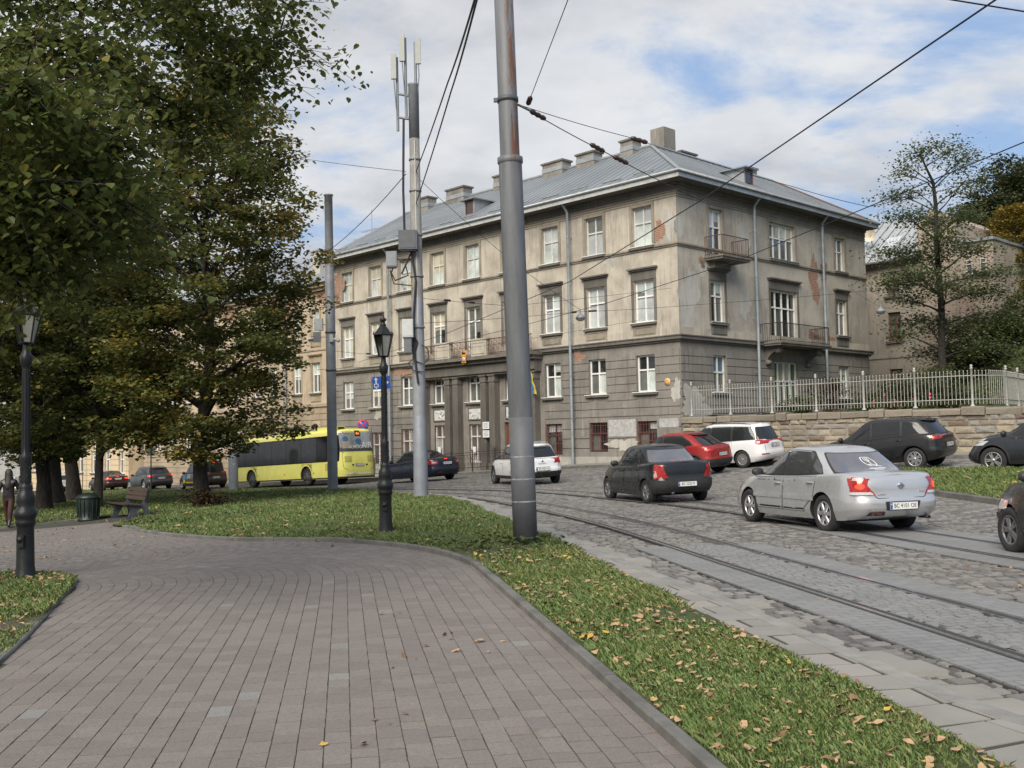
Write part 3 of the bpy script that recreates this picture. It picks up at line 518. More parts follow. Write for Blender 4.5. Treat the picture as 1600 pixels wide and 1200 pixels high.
def building_main():
    B=thing('corner_building','weathered grey and ochre three storey corner building with metal hip roof and many white windows','building',(CORN[0],CORN[1],0),RZB)
    FL=lambda s,z,d:(-d,s,z); FR=lambda s,z,d:(s,-d,z)
    WL=[1.98+2.98*i for i in range(9)]; LEN=27.4; LR=17.8
    # --- openings
    HL=[];HR=[]
    def hole(H,s,z0,w,h): H.append((s-w/2,s+w/2,z0,z0+h))
    top=(10.42,1.86,1.14); mid=(6.86,1.95,1.14); gr=(3.62,1.72,1.12); bas=(.85,1.42,1.18)
    portico=(3,4,5)
    for i,s in enumerate(WL):
        hole(HL,s,top[0],top[2],top[1]); hole(HL,s,mid[0]- (.75 if i in(3,4,5) else 0),mid[2],mid[1]+(.75 if i in (3,4,5) else 0)); hole(HL,s,gr[0],gr[2],gr[1])
        if i in portico:
            if i==3: hole(HL,s,-.05,1.35,2.5)
            else: hole(HL,s,.30,1.05,2.1)
        elif i in (6,): hole(HL,s,.15,1.18,2.1)
        elif i in (7,8): hole(HL,s,-.1,1.18,2.2)
        else: hole(HL,s,bas[0] if i<2 else .72,bas[2],bas[1] if i<2 else 1.55)
    RW=[(3.05,1.18),(8.9,2.45),(14.8,1.15)]
    hole(HR,3.05,10.05,1.1,2.2); hole(HR,8.9,10.42,2.45,1.86); hole(HR,14.8,10.42,1.1,1.86)
    hole(HR,3.05,6.86,1.1,1.95); hole(HR,8.9,6.12,2.5,2.7); hole(HR,14.8,6.86,1.1,1.95)
    hole(HR,3.05,3.55,1.1,1.75); hole(HR,8.9,3.0,2.3,2.2); hole(HR,14.8,3.4,1.15,1.75)
    # --- walls
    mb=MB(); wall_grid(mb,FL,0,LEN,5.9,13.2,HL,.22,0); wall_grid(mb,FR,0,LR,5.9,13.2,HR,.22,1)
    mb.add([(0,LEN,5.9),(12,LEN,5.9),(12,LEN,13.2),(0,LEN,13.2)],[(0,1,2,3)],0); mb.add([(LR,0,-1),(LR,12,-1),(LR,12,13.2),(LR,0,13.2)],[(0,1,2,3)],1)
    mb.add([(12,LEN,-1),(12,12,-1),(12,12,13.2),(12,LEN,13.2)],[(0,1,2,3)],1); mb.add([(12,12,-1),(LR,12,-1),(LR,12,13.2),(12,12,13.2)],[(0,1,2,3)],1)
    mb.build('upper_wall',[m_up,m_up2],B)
    mb=MB(); wall_grid(mb,FL,0,LEN,-2.5,5.9,HL,.22,0); wall_grid(mb,FR,0,LR,-2.5,5.9,HR,.22,0); mb.add([(0,LEN,-2.5),(12,LEN,-2.5),(12,LEN,5.9),(0,LEN,5.9)],[(0,1,2,3)],0)
    courses(mb,FL,.035,8.55,2.52,5.55,.385,HL); courses(mb,FL,18.45,LEN,2.52,5.55,.385,HL); courses(mb,FL,.035,8.55,.55,2.45,.44,HL,d=.05); courses(mb,FL,18.45,LEN,.2,2.45,.44,HL,d=.05)
    courses(mb,FR,.0,LR,2.2,5.55,.385,HR); mb.build('ground_storey_wall',[m_low],B)
    # interior dark backing so rooms read dark
    mb=MB(); mb.add([(.6,.3,-1),(.6,27,-1),(.6,27,13),(.6,.3,13)],[(0,1,2,3)]); mb.build('interior',M('room_dark',(.02,.02,.02),.9,0,0),B)
    # --- mouldings
    mb=MB()
    def mould(z0,z1,d,m,L0=0,L1=LEN):
        fbox(mb,FL,L0-d if L0==0 else L0,L1,z0,z1,-.02,d,m); fbox(mb,FR,-d*.999,LR+ (d if z0<7 else .0),z0,z1,-.02,d*.997,m)
    mould(5.84,5.93,.10,0); mould(5.93,6.08,.20,0); mould(6.08,6.13,.24,0); mould(6.13,6.5,.035,2)
    mould(10.18,10.26,.05,1); mould(10.26,10.34,.10,1)
    mould(12.56,12.62,.04,1); mould(12.68,12.73,.06,1); mould(12.45,12.49,.03,1); mould(12.73,13.1,.045,3); mould(12.95,13.12,.12,3)
    mb.build('cornice_mouldings',[m_dtrim,m_trim,m_up,m_dtrim],B)
    # plinth render patches
    for a_,b_,c_,d_ in ((0,8.5,-1,.62),(18.5,LEN,-2,.2)): mb=MB(); fbox(mb,FL,a_,b_,c_,d_,-.01,.07,0); mb.build('plinth',m_bare,B)
    m_ov=M('white_overpaint',(.38,.378,.37),.8,0,.2,6)
    for s_,z_,a_,b_ in ((.70,2.16,.55,.2),(3.46,1.98,.84,.40)): mb=MB(); fbox(mb,FL,s_-a_,s_+a_,z_-b_,z_+b_,.05,.056); mb.build('overpaint_patch',m_ov,B)
    for f_,s_,z_,a_,b_,d_,sd_ in ((FL,3.4,1.2,.8,.30,.0575,4),(FL,.25,3.6,.25,.5,.04,9),(FR,1.0,2.9,1.1,.75,.04,10)): mb=MB(); patch(mb,f_,s_,z_,a_,b_,d_,0,seed=sd_); mb.build('bare_plaster_patch',m_bare,B)
    # fallen plaster: cement and brick patches
    mb=MB()
    for (f,s,z,a,b,m,sd) in ((FR,.25,11.1,.35,.6,0,1),(FR,.75,7.7,.75,1.35,0,2),(FR,5.35,11.2,.45,.9,0,3),(FR,5.3,7.9,.4,.8,0,4),(FR,2.0,9.35,.45,.35,0,15),(FR,12.0,9.7,.5,1.1,1,5),(FR,13.0,10.2,.45,.5,1,6),(FR,12.6,10.9,.35,1.6,0,7),(FR,13.1,8.6,.4,.9,0,17),(FR,12.9,6.5,.9,.35,1,8),(FR,11.8,6.6,.5,.5,1,18),(FR,1.9,9.6,.2,.3,1,25),
        (FL,1.02,10.95,.34,.5,1,11),(FL,26.8,11.6,.6,.9,1,12),(FL,27.0,10.6,.4,.5,1,13),(FL,20.3,5.6,.8,.22,1,14),(FL,18.9,5.5,.6,.35,1,19),(FL,6.1,5.55,.35,.24,1,20),(FL,20.4,10.2,.35,1.2,0,21),(FL,.4,11.2,.3,.7,0,23),(FL,3.9,10.0,.5,.25,0,26),(FL,22.6,3.3,.5,.35,0,27)):
        mb=MB(); patch(mb,f,s,z,a,b,.006 if z>5.9 else .042,0,seed=sd); mb.build('brick_patch' if m else 'bare_plaster_patch',m_brick if m else m_bare,B)
    # --- windows
    tp=[[g_light,g_light],[g_light,g_light]]
    for i,s in enumerate(WL):
        pan=random.choice([[[g_blind_sky],[g_light]],[[g_light,g_blind_sky],[g_light]],[[g_light],[g_mid]]]) if i<6 else [[g_warm,g_light],[g_light]]
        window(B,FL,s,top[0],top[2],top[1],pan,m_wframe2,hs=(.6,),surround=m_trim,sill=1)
        if i in portico: window(B,FL,s,mid[0]-.75,mid[2],mid[1]+.75,[[g_dark],[g_dark,g_mid],[g_dark]],m_wframe,hs=(.3,.72),hood=m_dtrim)
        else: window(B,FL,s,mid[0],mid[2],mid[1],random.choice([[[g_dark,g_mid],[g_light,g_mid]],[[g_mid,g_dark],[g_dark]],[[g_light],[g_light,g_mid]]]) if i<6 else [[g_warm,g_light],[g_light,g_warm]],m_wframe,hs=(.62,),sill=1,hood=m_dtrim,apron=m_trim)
        window(B,FL,s,gr[0],gr[2],gr[1],[[g_blind_sky,g_mid] if i in (0,1,2) else [g_mid],[g_dark]],m_wframe,hs=(.6,),sill=1)
        if i in portico:
            if i==3: pass
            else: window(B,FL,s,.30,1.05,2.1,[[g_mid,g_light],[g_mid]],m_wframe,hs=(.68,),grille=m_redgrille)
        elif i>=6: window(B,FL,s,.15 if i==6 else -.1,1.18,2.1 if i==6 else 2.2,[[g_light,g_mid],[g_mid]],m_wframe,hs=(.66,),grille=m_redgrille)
        else: window(B,FL,s,bas[0] if i<2 else .72,1.18,1.42 if i<2 else 1.55,[[g_dark,g_mid],[g_dark]],M('basement_frame',(.07,.04,.033),.6,0,.2,8),hs=(.62,),grille=m_redgrille,label='brown basement window behind a red iron grille')
    mb=MB(); fbox(mb,FL,WL[3]-.67,WL[3]+.67,-.05,2.45,-.2,-.14); 
    for q in (-.33,.33):
        for (a,b) in ((.15,1.0),(1.15,2.3)): fbox(mb,FL,WL[3]+q-.24,WL[3]+q+.24,a,b,-.14,-.115)
    mb.tube([FL(WL[3]+.06,1.0,-.1),FL(WL[3]+.06,1.2,-.1)],.015,6); mb.build('door',m_brownf,B)
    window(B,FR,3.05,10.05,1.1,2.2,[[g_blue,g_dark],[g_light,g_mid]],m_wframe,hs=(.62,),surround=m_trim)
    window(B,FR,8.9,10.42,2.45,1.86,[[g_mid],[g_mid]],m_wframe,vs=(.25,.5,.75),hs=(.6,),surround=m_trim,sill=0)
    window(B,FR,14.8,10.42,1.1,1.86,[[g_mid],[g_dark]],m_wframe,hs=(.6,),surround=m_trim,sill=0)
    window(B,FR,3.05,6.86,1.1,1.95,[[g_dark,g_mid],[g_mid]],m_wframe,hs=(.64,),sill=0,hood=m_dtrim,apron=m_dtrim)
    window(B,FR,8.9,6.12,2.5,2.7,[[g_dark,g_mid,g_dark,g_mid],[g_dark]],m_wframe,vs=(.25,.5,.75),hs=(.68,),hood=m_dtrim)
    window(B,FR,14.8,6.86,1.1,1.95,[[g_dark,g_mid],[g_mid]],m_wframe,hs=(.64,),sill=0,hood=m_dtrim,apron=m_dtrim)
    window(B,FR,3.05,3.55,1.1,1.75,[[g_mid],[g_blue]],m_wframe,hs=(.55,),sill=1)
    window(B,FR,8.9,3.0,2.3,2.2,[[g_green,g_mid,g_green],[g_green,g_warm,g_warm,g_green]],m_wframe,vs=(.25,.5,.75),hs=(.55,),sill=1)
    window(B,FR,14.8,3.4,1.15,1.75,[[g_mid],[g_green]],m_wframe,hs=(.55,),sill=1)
    # --- portico on the long front
    P=MB(); p0,p1=8.75,18.25; fbox(P,FL,p0,p1,5.1,5.62,-.02,.55,0); fbox(P,FL,p0-.1,p1+.1,5.62,5.82,-.02,.75,1); fbox(P,FL,p0-.2,p1+.2,5.82,6.0,-.02,1.0,1)
    fbox(P,FL,p0,p1,5.0,5.1,-.02,.45,0)
    po=P.build('portico',[m_dtrim,m_stone],B)
    for q in (9.1,12.12,12.82,15.1,15.8,17.95):
        mb=MB(); zb=gzb(-.3,q)+.12; fbox(mb,FL,q-.25,q+.25,zb,zb+.35,.0,.47); fbox(mb,FL,q-.21,q+.21,zb+.35,4.62,.0,.40)
        for k in (-.13,-.045,.045,.13): fbox(mb,FL,q+k-.022,q+k+.022,zb+.5,4.5,.40,.425)
        fbox(mb,FL,q-.24,q+.24,4.62,4.68,.0,.44); fbox(mb,FL,q-.23,q+.23,4.68,4.94,.0,.42); fbox(mb,FL,q-.28,q+.28,4.94,5.0,.0,.48); mb.lathe([(.001,.02),(.06,.02),(.07,0)],c=FL(q,4.82,.43),n=10,axis='x'); mb.build('pilaster',m_dtrim,po)
    for i in portico[1:]+portico[:1]:
        mb=MB(); s=WL[i]; bars(mb,FL,s-.55,s+.55,2.62,3.32,.05,.0,.06,m=1); V=[];n=18
        r=random.Random(i); 
        fbox(mb,FL,s-.48,s+.48,2.68,3.26,.0,.03,0)
        for k in range(9): a=s+r.uniform(-.35,.35); b=2.97+r.uniform(-.2,.2); mb.tube([FL(a,b,.035),FL(a+r.uniform(-.12,.12),b+r.uniform(-.12,.12),.04),FL(a+r.uniform(-.16,.16),b+r.uniform(-.16,.16),.03)],[.04,.05,.02],6,0)
        mb.build('relief_panel',[m_bluetrim,m_dtrim],po)
    # balcony over the portico
    bal=MB(); 
    for a,b in ((9.3,10.0),(11.9,13.1),(14.9,16.1),(17.5,18.2)):
        bal=MB(); fbox(bal,FL,a,b,6.0,6.85,.68,.94,0); fbox(bal,FL,a-.06,b+.06,6.85,6.93,.64,.98,0); bars(bal,FL,a+.1,b-.1,6.12,6.75,.05,.94,.965); bo=bal.build('balcony_parapet',[m_up],B)
    for a,b in ((8.6,9.3),(10.0,11.9),(13.1,14.9),(16.1,17.5),(18.2,18.4)):
        mb=MB(); mb.tube([FL(a,6.86,.82),FL(b,6.86,.82)],.025,6); mb.tube([FL(a,6.12,.82),FL(b,6.12,.82)],.02,6); n=int((b-a)/.13)+1
        for k in range(n):
            q=a+(b-a)*(k+.5)/n; mb.tube([FL(q,6.0,.82),FL(q,6.86,.82)],.011,5); c=6.45+.12*math.sin(k*2.1); mb.tube([FL(q+.06*math.cos(t),c+.09*math.sin(t),.82) for t in np.linspace(0,2*PI,9)],.010,4,caps=False); mb.tube([FL(q+.05*math.cos(t),c+.22+.06*math.sin(t),.82) for t in np.linspace(0,2*PI,8)],.009,4,caps=False)
        mb.build('railing',m_rust,B)
    # --- balconies on the right front
    def balcony(s0,s1,z,dep,rail,console):
        mb=MB(); fbox(mb,FR,s0,s1,z-.16,z,-.02,dep,0); fbox(mb,FR,s0-.05,s1+.05,z-.06,z+.02,-.02,dep+.06,0); o=mb.build('balcony',[m_stone],B); rl=MB()
        for (a,b) in ((FR(s0+.05,z,dep-.05),FR(s1-.05,z,dep-.05)),(FR(s0+.05,z,.0),FR(s0+.05,z,dep-.05)),(FR(s1-.05,z,.0),FR(s1-.05,z,dep-.05))):
            a,b=Vector(a),Vector(b); up=Vector((0,0,1)); rl.tube([a+up*.95,b+up*.95],.022,6); rl.tube([a+up*.1,b+up*.1],.016,6); n=max(2,int((b-a).length/.115))
            for k in range(n+1): p=a.lerp(b,k/n); rl.tube([p,p+up*.95],.0095 if k%n else .02,5)
        rl.build('railing',rail,o)
        if console:
            for q in (s0+.5,s1-.5):
                cm=MB(); pr=[]
                for k in range(15): t=k/14; pr.append((dep*.85*(1-t)**1.0*(.75+.25*math.cos(t*5)),z-.16-t*.95))
                poly=[(0,z-.16)]+pr+[(0,z-1.15)]
                cm.prism(poly,lambda d,zz,w:FR(q+w,zz,d),-.16,.16); cm.lathe([(.001,-.19),(.1,-.19),(.17,-.15),(.17,.15),(.1,.19),(.001,.19)],c=FR(q,z-.36,dep*.62),n=16,axis='x'); cm.lathe([(.001,-.18),(.08,-.18),(.12,-.15),(.12,.15),(.08,.18),(.001,.18)],c=FR(q,z-.95,.14),n=14,axis='x'); cm.build('console',m_stone,o)
        return o
    balcony(2.1,4.35,9.86,1.0,m_rust,False); balcony(6.6,11.4,6.05,1.15,m_iron,True)
    mb=MB(); fbox(mb,FR,2.45,3.75,9.4,9.68,-.01,.3); mb.build('balcony_bracket',m_stone,B)
    # --- roof
    e,zr,ze,R=.78,17.15,13.36,6.0
    V=[(-e,-e,ze),(-e,LEN+.25,ze),(R,LEN+.25,zr),(R,R,zr),(LR+.25,R,zr),(LR+.25,-e,ze),(12+e,LEN+.25,ze),(12+e,12+e,ze),(LR+.25,12+e,ze)]
    mb=MB(); mb.add(V,[(0,3,2,1),(0,5,4,3),(3,7,6,2),(3,4,8,7)],0); mb.add([(-.0,LEN+.2,13),(6,LEN+.2,17.1),(12,LEN+.2,13)],[(0,1,2)],1); mb.add([(LR+.15,0,13),(LR+.15,6,17.1),(LR+.15,12,13)],[(0,1,2)],1)
    nl=np.array([-(zr-ze),0,R+e]); nl=nl/np.linalg.norm(nl)
    y=-e+.4
    while y<LEN:
        k=min(1,(y+e)/(R+e)); p=Vector((-e,y,ze)); q=Vector((-e+(R+e)*k,y,ze+(zr-ze)*k)); n=Vector(nl)*.02; mb.tube([p+n,q+n],.011,4,0,False,False); y+=.58
    x=-e+.4
    while x<LR+.2:
        k=min(1,(x+e)/(R+e)); p=Vector((x,-e,ze)); q=Vector((x,-e+(R+e)*k,ze+(zr-ze)*k)); n=Vector((0,nl[0],nl[2]))*.02; mb.tube([p+n,q+n],.011,4,0,False,False); x+=.58
    up=Vector((0,0,.05))
    for a,b in ((0,3),(3,2),(3,4)): mb.tube([Vector(V[a])+up,Vector(V[b])+up],.09,6,2)
    mb.tube([Vector(V[5])+up,Vector(V[4])+up],.06,6,4)
    # snow guards
    r=random.Random(3)
    for k in range(13):
        y=1.2+k*2.05; mb.tube([(-e+.75+ (k%2)*.12,y,ze+.55),(-e+.75+(k%2)*.12,y+1.2,ze+.55)],.035,5,2)
    roof=mb.build('roof',[m_roof,m_up,m_zinc,m_brick,M('verge_tile_brown',(.12,.075,.055),.85,0,.3,8)],B,fix=False)
    mb=MB(); fbox(mb,FL,-e,LEN+.2,13.09,13.33,e-.03,e,0); fbox(mb,FR,-e+.0,LR+.2,13.09,13.33,e-.03,e,1)
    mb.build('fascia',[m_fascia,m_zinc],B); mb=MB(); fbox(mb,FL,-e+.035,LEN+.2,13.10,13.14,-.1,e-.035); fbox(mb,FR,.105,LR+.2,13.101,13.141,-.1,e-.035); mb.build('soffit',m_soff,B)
    mb=MB(); mb.tube([(-e-.05,LEN+.2,13.37),(-e-.05,-e-.05,13.37),(LR+.25,-e-.05,13.37)],.075,8); mb.build('gutter',m_zinc,B)
    # chimneys on the ridge
    def chim(x,y,w,l,h,zb,cap=True,m=None):
        mb=MB(); mb.box((x,y,zb+h/2-.6),(w,l,h+1.2)); 
        if cap: mb.box((x,y,zb+h+.05),(w+.16,l+.16,.1),1)
        mb.box((x,y,zb+.02),(w+.05,l+.05,.25),2); mb.build('chimney',[m_chim,m_dtrim,m_zinc],roof)
    chy=lambda px: (( -( (px-800+8)/1600*(46+.694*6)-(7.6+.72*6)))/(.694+.72*(px-800+8)/1600))
    for px,l,h in ((665,1.6,.48),(720,1.7,.5),(786,.5,.5),(875,1.6,.38),(927,1.3,.36),(993,.85,.42)): chim(5.7,chy(px),.75,l,h,zr)
    chim(8.5,7.1,1.05,.95,2.15,zr-.5,cap=False); chim(10.3,7.0,1.4,.7,.9,zr-.4); chim(16.3,6.6,.8,.7,.75,zr-.2)
    # dormers
    mb=MB(); yd=chy(763)-1.6; 
    def dormer(fn,s,name):
        mb=MB(); z0=14.3; d0=-1.0
        fbox(mb,fn,s-.42,s-.34,z0,z0+.85,-3.2,d0,0); fbox(mb,fn,s+.34,s+.42,z0,z0+.85,-3.2,d0,0); fbox(mb,fn,s-.34,s+.34,z0,z0+.78,d0-.06,d0-.03,1); fbox(mb,fn,s-.62,s+.62,z0+.85,z0+.91,-3.2,d0+.22,2); bars(mb,fn,s-.34,s+.34,z0+.02,z0+.78,.07,d0-.03,d0+.01,m=3); mb.build('dormer',[m_zinc,g_dark,m_roof,m_brownf],roof)
    dormer(FL,15.2,'d'); dormer(FR,7.6,'d')
    # downpipes
    for (fn,s,zb) in ((FL,6.44,-.4),(FL,21.2,-1.2),(FR,5.95,2.3),(FR,12.5,2.4),(FL,27.25,3.6)):
        mb=MB(); mb.tube([fn(s,13.2,e-.05),fn(s,13.02,.55),fn(s,12.75,.31),fn(s,6.2,.31),fn(s,zb+.5,.29)],.072,8)
        for z in (11.5,9.3,7.2,4.6,2.5):
            if z>zb: mb.tube([fn(s,z,.305),fn(s,z+.05,.305)],.088,8); mb.tube([fn(s,z,.3),fn(s,z,0)],.015,5)
        mb.build('downpipe',m_pipe,B)
    return B
MAIN=building_main()
def simple_windows(B,fn,ss,rows,mats,frame):
    for s in ss:
        for (z,w,h,kw) in rows: window(B,fn,s,z,w,h,random.choice(mats),frame,**kw)
def building_left():
    B=thing('town_house','cream plastered town house with brick showing under its eaves, beside the grey corner building','building',(CORN[0],CORN[1],0),RZB)
    O=.25; FL=lambda s,z,d:(O-d,s,z); s0,s1=27.7,56.0
    WS=[29.9,32.2,35.2,37.5,40.5,42.8,45.8,48.1,51.1,53.4]; H=[]
    for s in WS: H+= [(s-.5,s+.5,8.5,10.35),(s-.5,s+.5,4.85,6.8),(s-.5,s+.5,1.2,2.75)]
    mb=MB(); wall_grid(mb,FL,s0,s1,-3,12.1,H,.22,0); mb.add([(O,s1,-3),(12,s1,-3),(12,s1,12),(O,s1,12)],[(0,1,2,3)]); mb.build('wall',[m_cream],B)
    mb=MB(); courses(mb,FL,s0,s1,-1.5,3.85,.42,H,d=.05); fbox(mb,FL,s0,s1,3.9,4.1,-.02,.14); fbox(mb,FL,s0,s1,7.62,7.72,-.02,.06); fbox(mb,FL,s0,s1,11.55,11.75,-.02,.2); fbox(mb,FL,s0,s1,11.75,11.95,-.02,.4)
    for s in (28.0,33.7,39.1,44.4,49.7):
        for k in range(18): fbox(mb,FL,s-.28,s+.28,4.2+k*.4,4.55+k*.4,-.02,.04)
    mb.build('mouldings',[m_cream2],B)
    mb=MB()
    for (s,z,a,b,sd) in ((28.1,11.2,1.1,.75,1),(27.9,10.2,.4,.8,2),(33.3,10.8,1.3,.7,3),(35,11.3,1.2,.4,4),(30.2,11.4,1.6,.25,5),(41,11.2,1.5,.4,6)): mb=MB(); patch(mb,FL,s,z,a,b,.05,0,seed=sd+40); mb.build('brick_patch',m_brick,B)
    for s in WS:
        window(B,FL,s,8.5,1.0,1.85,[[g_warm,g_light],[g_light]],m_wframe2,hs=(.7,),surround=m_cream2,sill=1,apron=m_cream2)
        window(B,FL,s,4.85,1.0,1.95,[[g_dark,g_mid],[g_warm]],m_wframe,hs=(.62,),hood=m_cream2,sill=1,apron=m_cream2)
        o=window(B,FL,s,1.2,1.0,1.55,[[g_dark]],m_wframe,hs=(.45,)); mb=MB(); n=12
        A=[FL(s+.62*math.cos(t),2.2+.62*math.sin(t),.06) for t in np.linspace(0,PI,n)]; mb.tube(A,.07,6); mb.build('arch',m_cream2,o)
        mb=MB()
        for sg in (-1,1):
            P=[(s+sg*.52,2.2),(s+sg*.52,2.8)]+[(s+sg*.5*math.sin(t),2.25+.5*math.cos(t)) for t in np.linspace(0,PI/2,7)]
            mb.prism(P,lambda a,b,d:FL(a,b,d),-.21,-.02)
        mb.build('spandrel',m_cream,o)
    V=[(O-.5,s0,12.0),(O-.5,s1,12.0),(6,s1,14.6),(6,s0,14.6),(12,s0,12),(12,s1,12)]
    mb=MB(); mb.add(V,[(0,3,2,1),(3,4,5,2)],0); mb.tube([(O-.52,s0,12.02),(O-.52,s1,12.02)],.08,8,1); mb.build('roof',[m_roof,m_zinc],B,fix=False)
    for s in (30.8,36.5,47): mb=MB(); mb.box((5,s,14.6),(.8,1.2,2.2)); mb.box((5,s,15.75),(.95,1.35,.12),1); mb.build('chimney',[m_bare,m_trim],B)
    mb=MB(); mb.tube([FL(33.5,11.6,.3),FL(33.5,11.2,.12),FL(33.5,-.6,.12)],.07,8); mb.build('downpipe',m_pipe,B)
    # tv aerial
    mb=MB(); mb.tube([(4,28.6,13.5),(4,28.6,17.4)],.025,5); mb.tube([(4,27.9,16.0),(4,29.8,16.0)],.015,5)
    for k in range(6): mb.tube([(3.7,28.1+k*.3,16),(4.3,28.1+k*.3,16)],.01,4)
    mb.build('aerial',m_zinc,B)
    return B
building_left()
def building_far(name,label,a0,a1,off,H,mat,rows,nw):
    B=thing(name,label,'building',(CORN[0],CORN[1],0),RZB); FL=lambda s,z,d:(off-d,s,z); g=gzb(off,a0); L=a1-a0; WS=[a0+L*(i+.5)/nw for i in range(nw)]; Hs=[]
    for s in WS:
        for r in range(rows): Hs.append((s-.55,s+.55,g+1.2+r*3.6,g+3.1+r*3.6))
    mb=MB(); wall_grid(mb,FL,a0,a1,g-2,g+H,Hs,.25); mb.add([(off,a0,g-2),(off+11,a0,g-2),(off+11,a0,g+H),(off,a0,g+H)],[(0,1,2,3)]); mb.add([(off,a1,g-2),(off+11,a1,g-2),(off+11,a1,g+H),(off,a1,g+H)],[(0,1,2,3)]); mb.build('wall',mat,B)
    mb=MB(); courses(mb,FL,a0,a1,g-.5,g+3.8,.5,Hs,d=.05); fbox(mb,FL,a0,a1,g+3.85,g+4.1,-.02,.15); fbox(mb,FL,a0,a1,g+H-.4,g+H,-.02,.4); mb.build('mouldings',mat,B)
    for s in WS:
        for r in range(rows): window(B,FL,s,g+1.2+r*3.6,1.1,1.9,[[g_dark,g_mid],[g_mid]],m_wframe,sill=1)
    mb=MB(); mb.add([(off-.5,a0,g+H),(off-.5,a1,g+H),(off+5,a1,g+H+3),(off+5,a0,g+H+3),(off+11,a0,g+H),(off+11,a1,g+H)],[(0,3,2,1),(3,4,5,2)]); mb.build('roof',m_roof,B,fix=False)
m_white=stucco('plaster_white',(.62,.63,.64),(.55,.56,.57),(.68,.69,.7),seed=2.2,amt=.2)
m_yel=stucco('plaster_pale_yellow',(.62,.50,.33),(.55,.44,.30),(.68,.57,.40),seed=2.9,amt=.15)
building_far('far_house','pale yellow rusticated house seen under the tree crowns beyond the queue of cars',56.4,80,-.9,11,m_yel,3,8)
building_far('far_house','white house at the far end of the street, glimpsed left under the trees',80.6,125,-4.2,12,m_white,3,12)
# ---- building behind the garden on the right
def building_right():
    B=thing('garden_house','pale grey and pink house with light sheet roof and brown windows behind the garden tree','building',(CORN[0],CORN[1],0),RZB)
    X0=24.0; FX=lambda s,z,d:(X0-d,s,z); H=[(.95,1.75,10.0,11.5),(.95,1.75,7.15,8.95),(.95,1.75,3.6,5.4)]
    mb=MB(); wall_grid(mb,FX,-.3,3.9,0,12.1,H,.2); mb.add([(X0,3.9,0),(X0+9,3.9,0),(X0+9,3.9,12.1),(X0,3.9,12.1)],[(0,1,2,3)]); fbox(mb,FX,-.3,3.9,6.1,6.25,-.01,.06); fbox(mb,FX,-.3,3.9,11.85,12.1,-.01,.1); mb.build('wall',m_grey2,B)
    for h in H: window(B,FX,1.35,h[2],.8,h[3]-h[2],[[g_mid],[g_mid]],m_brownf,hs=(.62,),sill=0,surround=m_grey2,label='brown framed window')
    mb=MB(); mb.add([(X0-.6,-.5,12.15),(X0-.6,4.2,12.15),(X0+4.5,4.2,15.6),(X0+4.5,-.5,15.6),(X0+9.5,4.2,12.15),(X0+9.5,-.5,12.15)],[(0,3,2,1),(3,5,4,2)],0); mb.tube([(X0-.62,-.5,12.1),(X0-.62,4.2,12.1)],.09,8,1)
    for k in range(8):
        y=-.4+k*.62; mb.tube([(X0-.6,y,12.18),(X0+4.5,y,15.63)],.03,4,1,False,False)
    mb.add([(X0+.8,1.6,13.15),(X0+.8,2.6,13.15),(X0+2.2,2.6,14.1),(X0+2.2,1.6,14.1)],[(0,3,2,1)],2)
    mb.build('roof',[M('roof_light_sheet',(.42,.44,.45),.45,.3,.1,2),m_soff,M('skylight_glass',(.5,.52,.54),.15,0,.05)],B,fix=False)
    mb=MB(); mb.box((X0+4.6,-1.45,7),(9.2,2.3,14.2),0); mb.add([(X0,-2.6,14.1),(X0+9.2,-2.6,14.1),(X0+9.2,-1.2,15.0),(X0,-1.2,15.0),(X0,-.3,14.1),(X0+9.2,-.3,14.1)],[(0,1,2,3),(3,2,5,4),(0,3,4),(1,5,2)],0); mb.build('pink_wing',[m_pink],B)
    mb=MB(); mb.box((X0+4.2,-3.7,6.3),(8.6,2.2,12.6),0); mb.box((X0+4.2,-3.7,12.68),(8.9,2.4,.16),1); mb.box((X0+.3,-3.2,5),(.9,.8,9.9),2); ob=mb.build('low_wing',[m_pink,m_zinc,m_pink2],B)
    for s in (-3.45,-4.25): window(B,lambda s_,z,d:(X0-.1-d,s_,z),s,10.7,.36,.85,[[g_mid]],m_wframe2,dep=-.03,fw=.045,vs=(),hs=(.7,),sill=0)
    mb=MB(); 
    V=[];F=[];n=18
    for i in range(5):
        r=.42*i/4
        for k in range(n): t=2*PI*k/n; V.append((X0+1.0-.35*(r/.42)**2*.4,3.2+r*math.cos(t),14.2+r*math.sin(t)))
    F=[(i*n+k,i*n+(k+1)%n,(i+1)*n+(k+1)%n,(i+1)*n+k) for i in range(4) for k in range(n)]; mb.add(V,F,0,True); mb.tube([(X0+1.0,3.2,14.2),(X0+1.3,3.2,13.2)],.04,6,1); mb.build('satellite_dish',[M('dish_cream',(.55,.47,.36),.6,0,.2,3),m_zinc],B)
building_right()
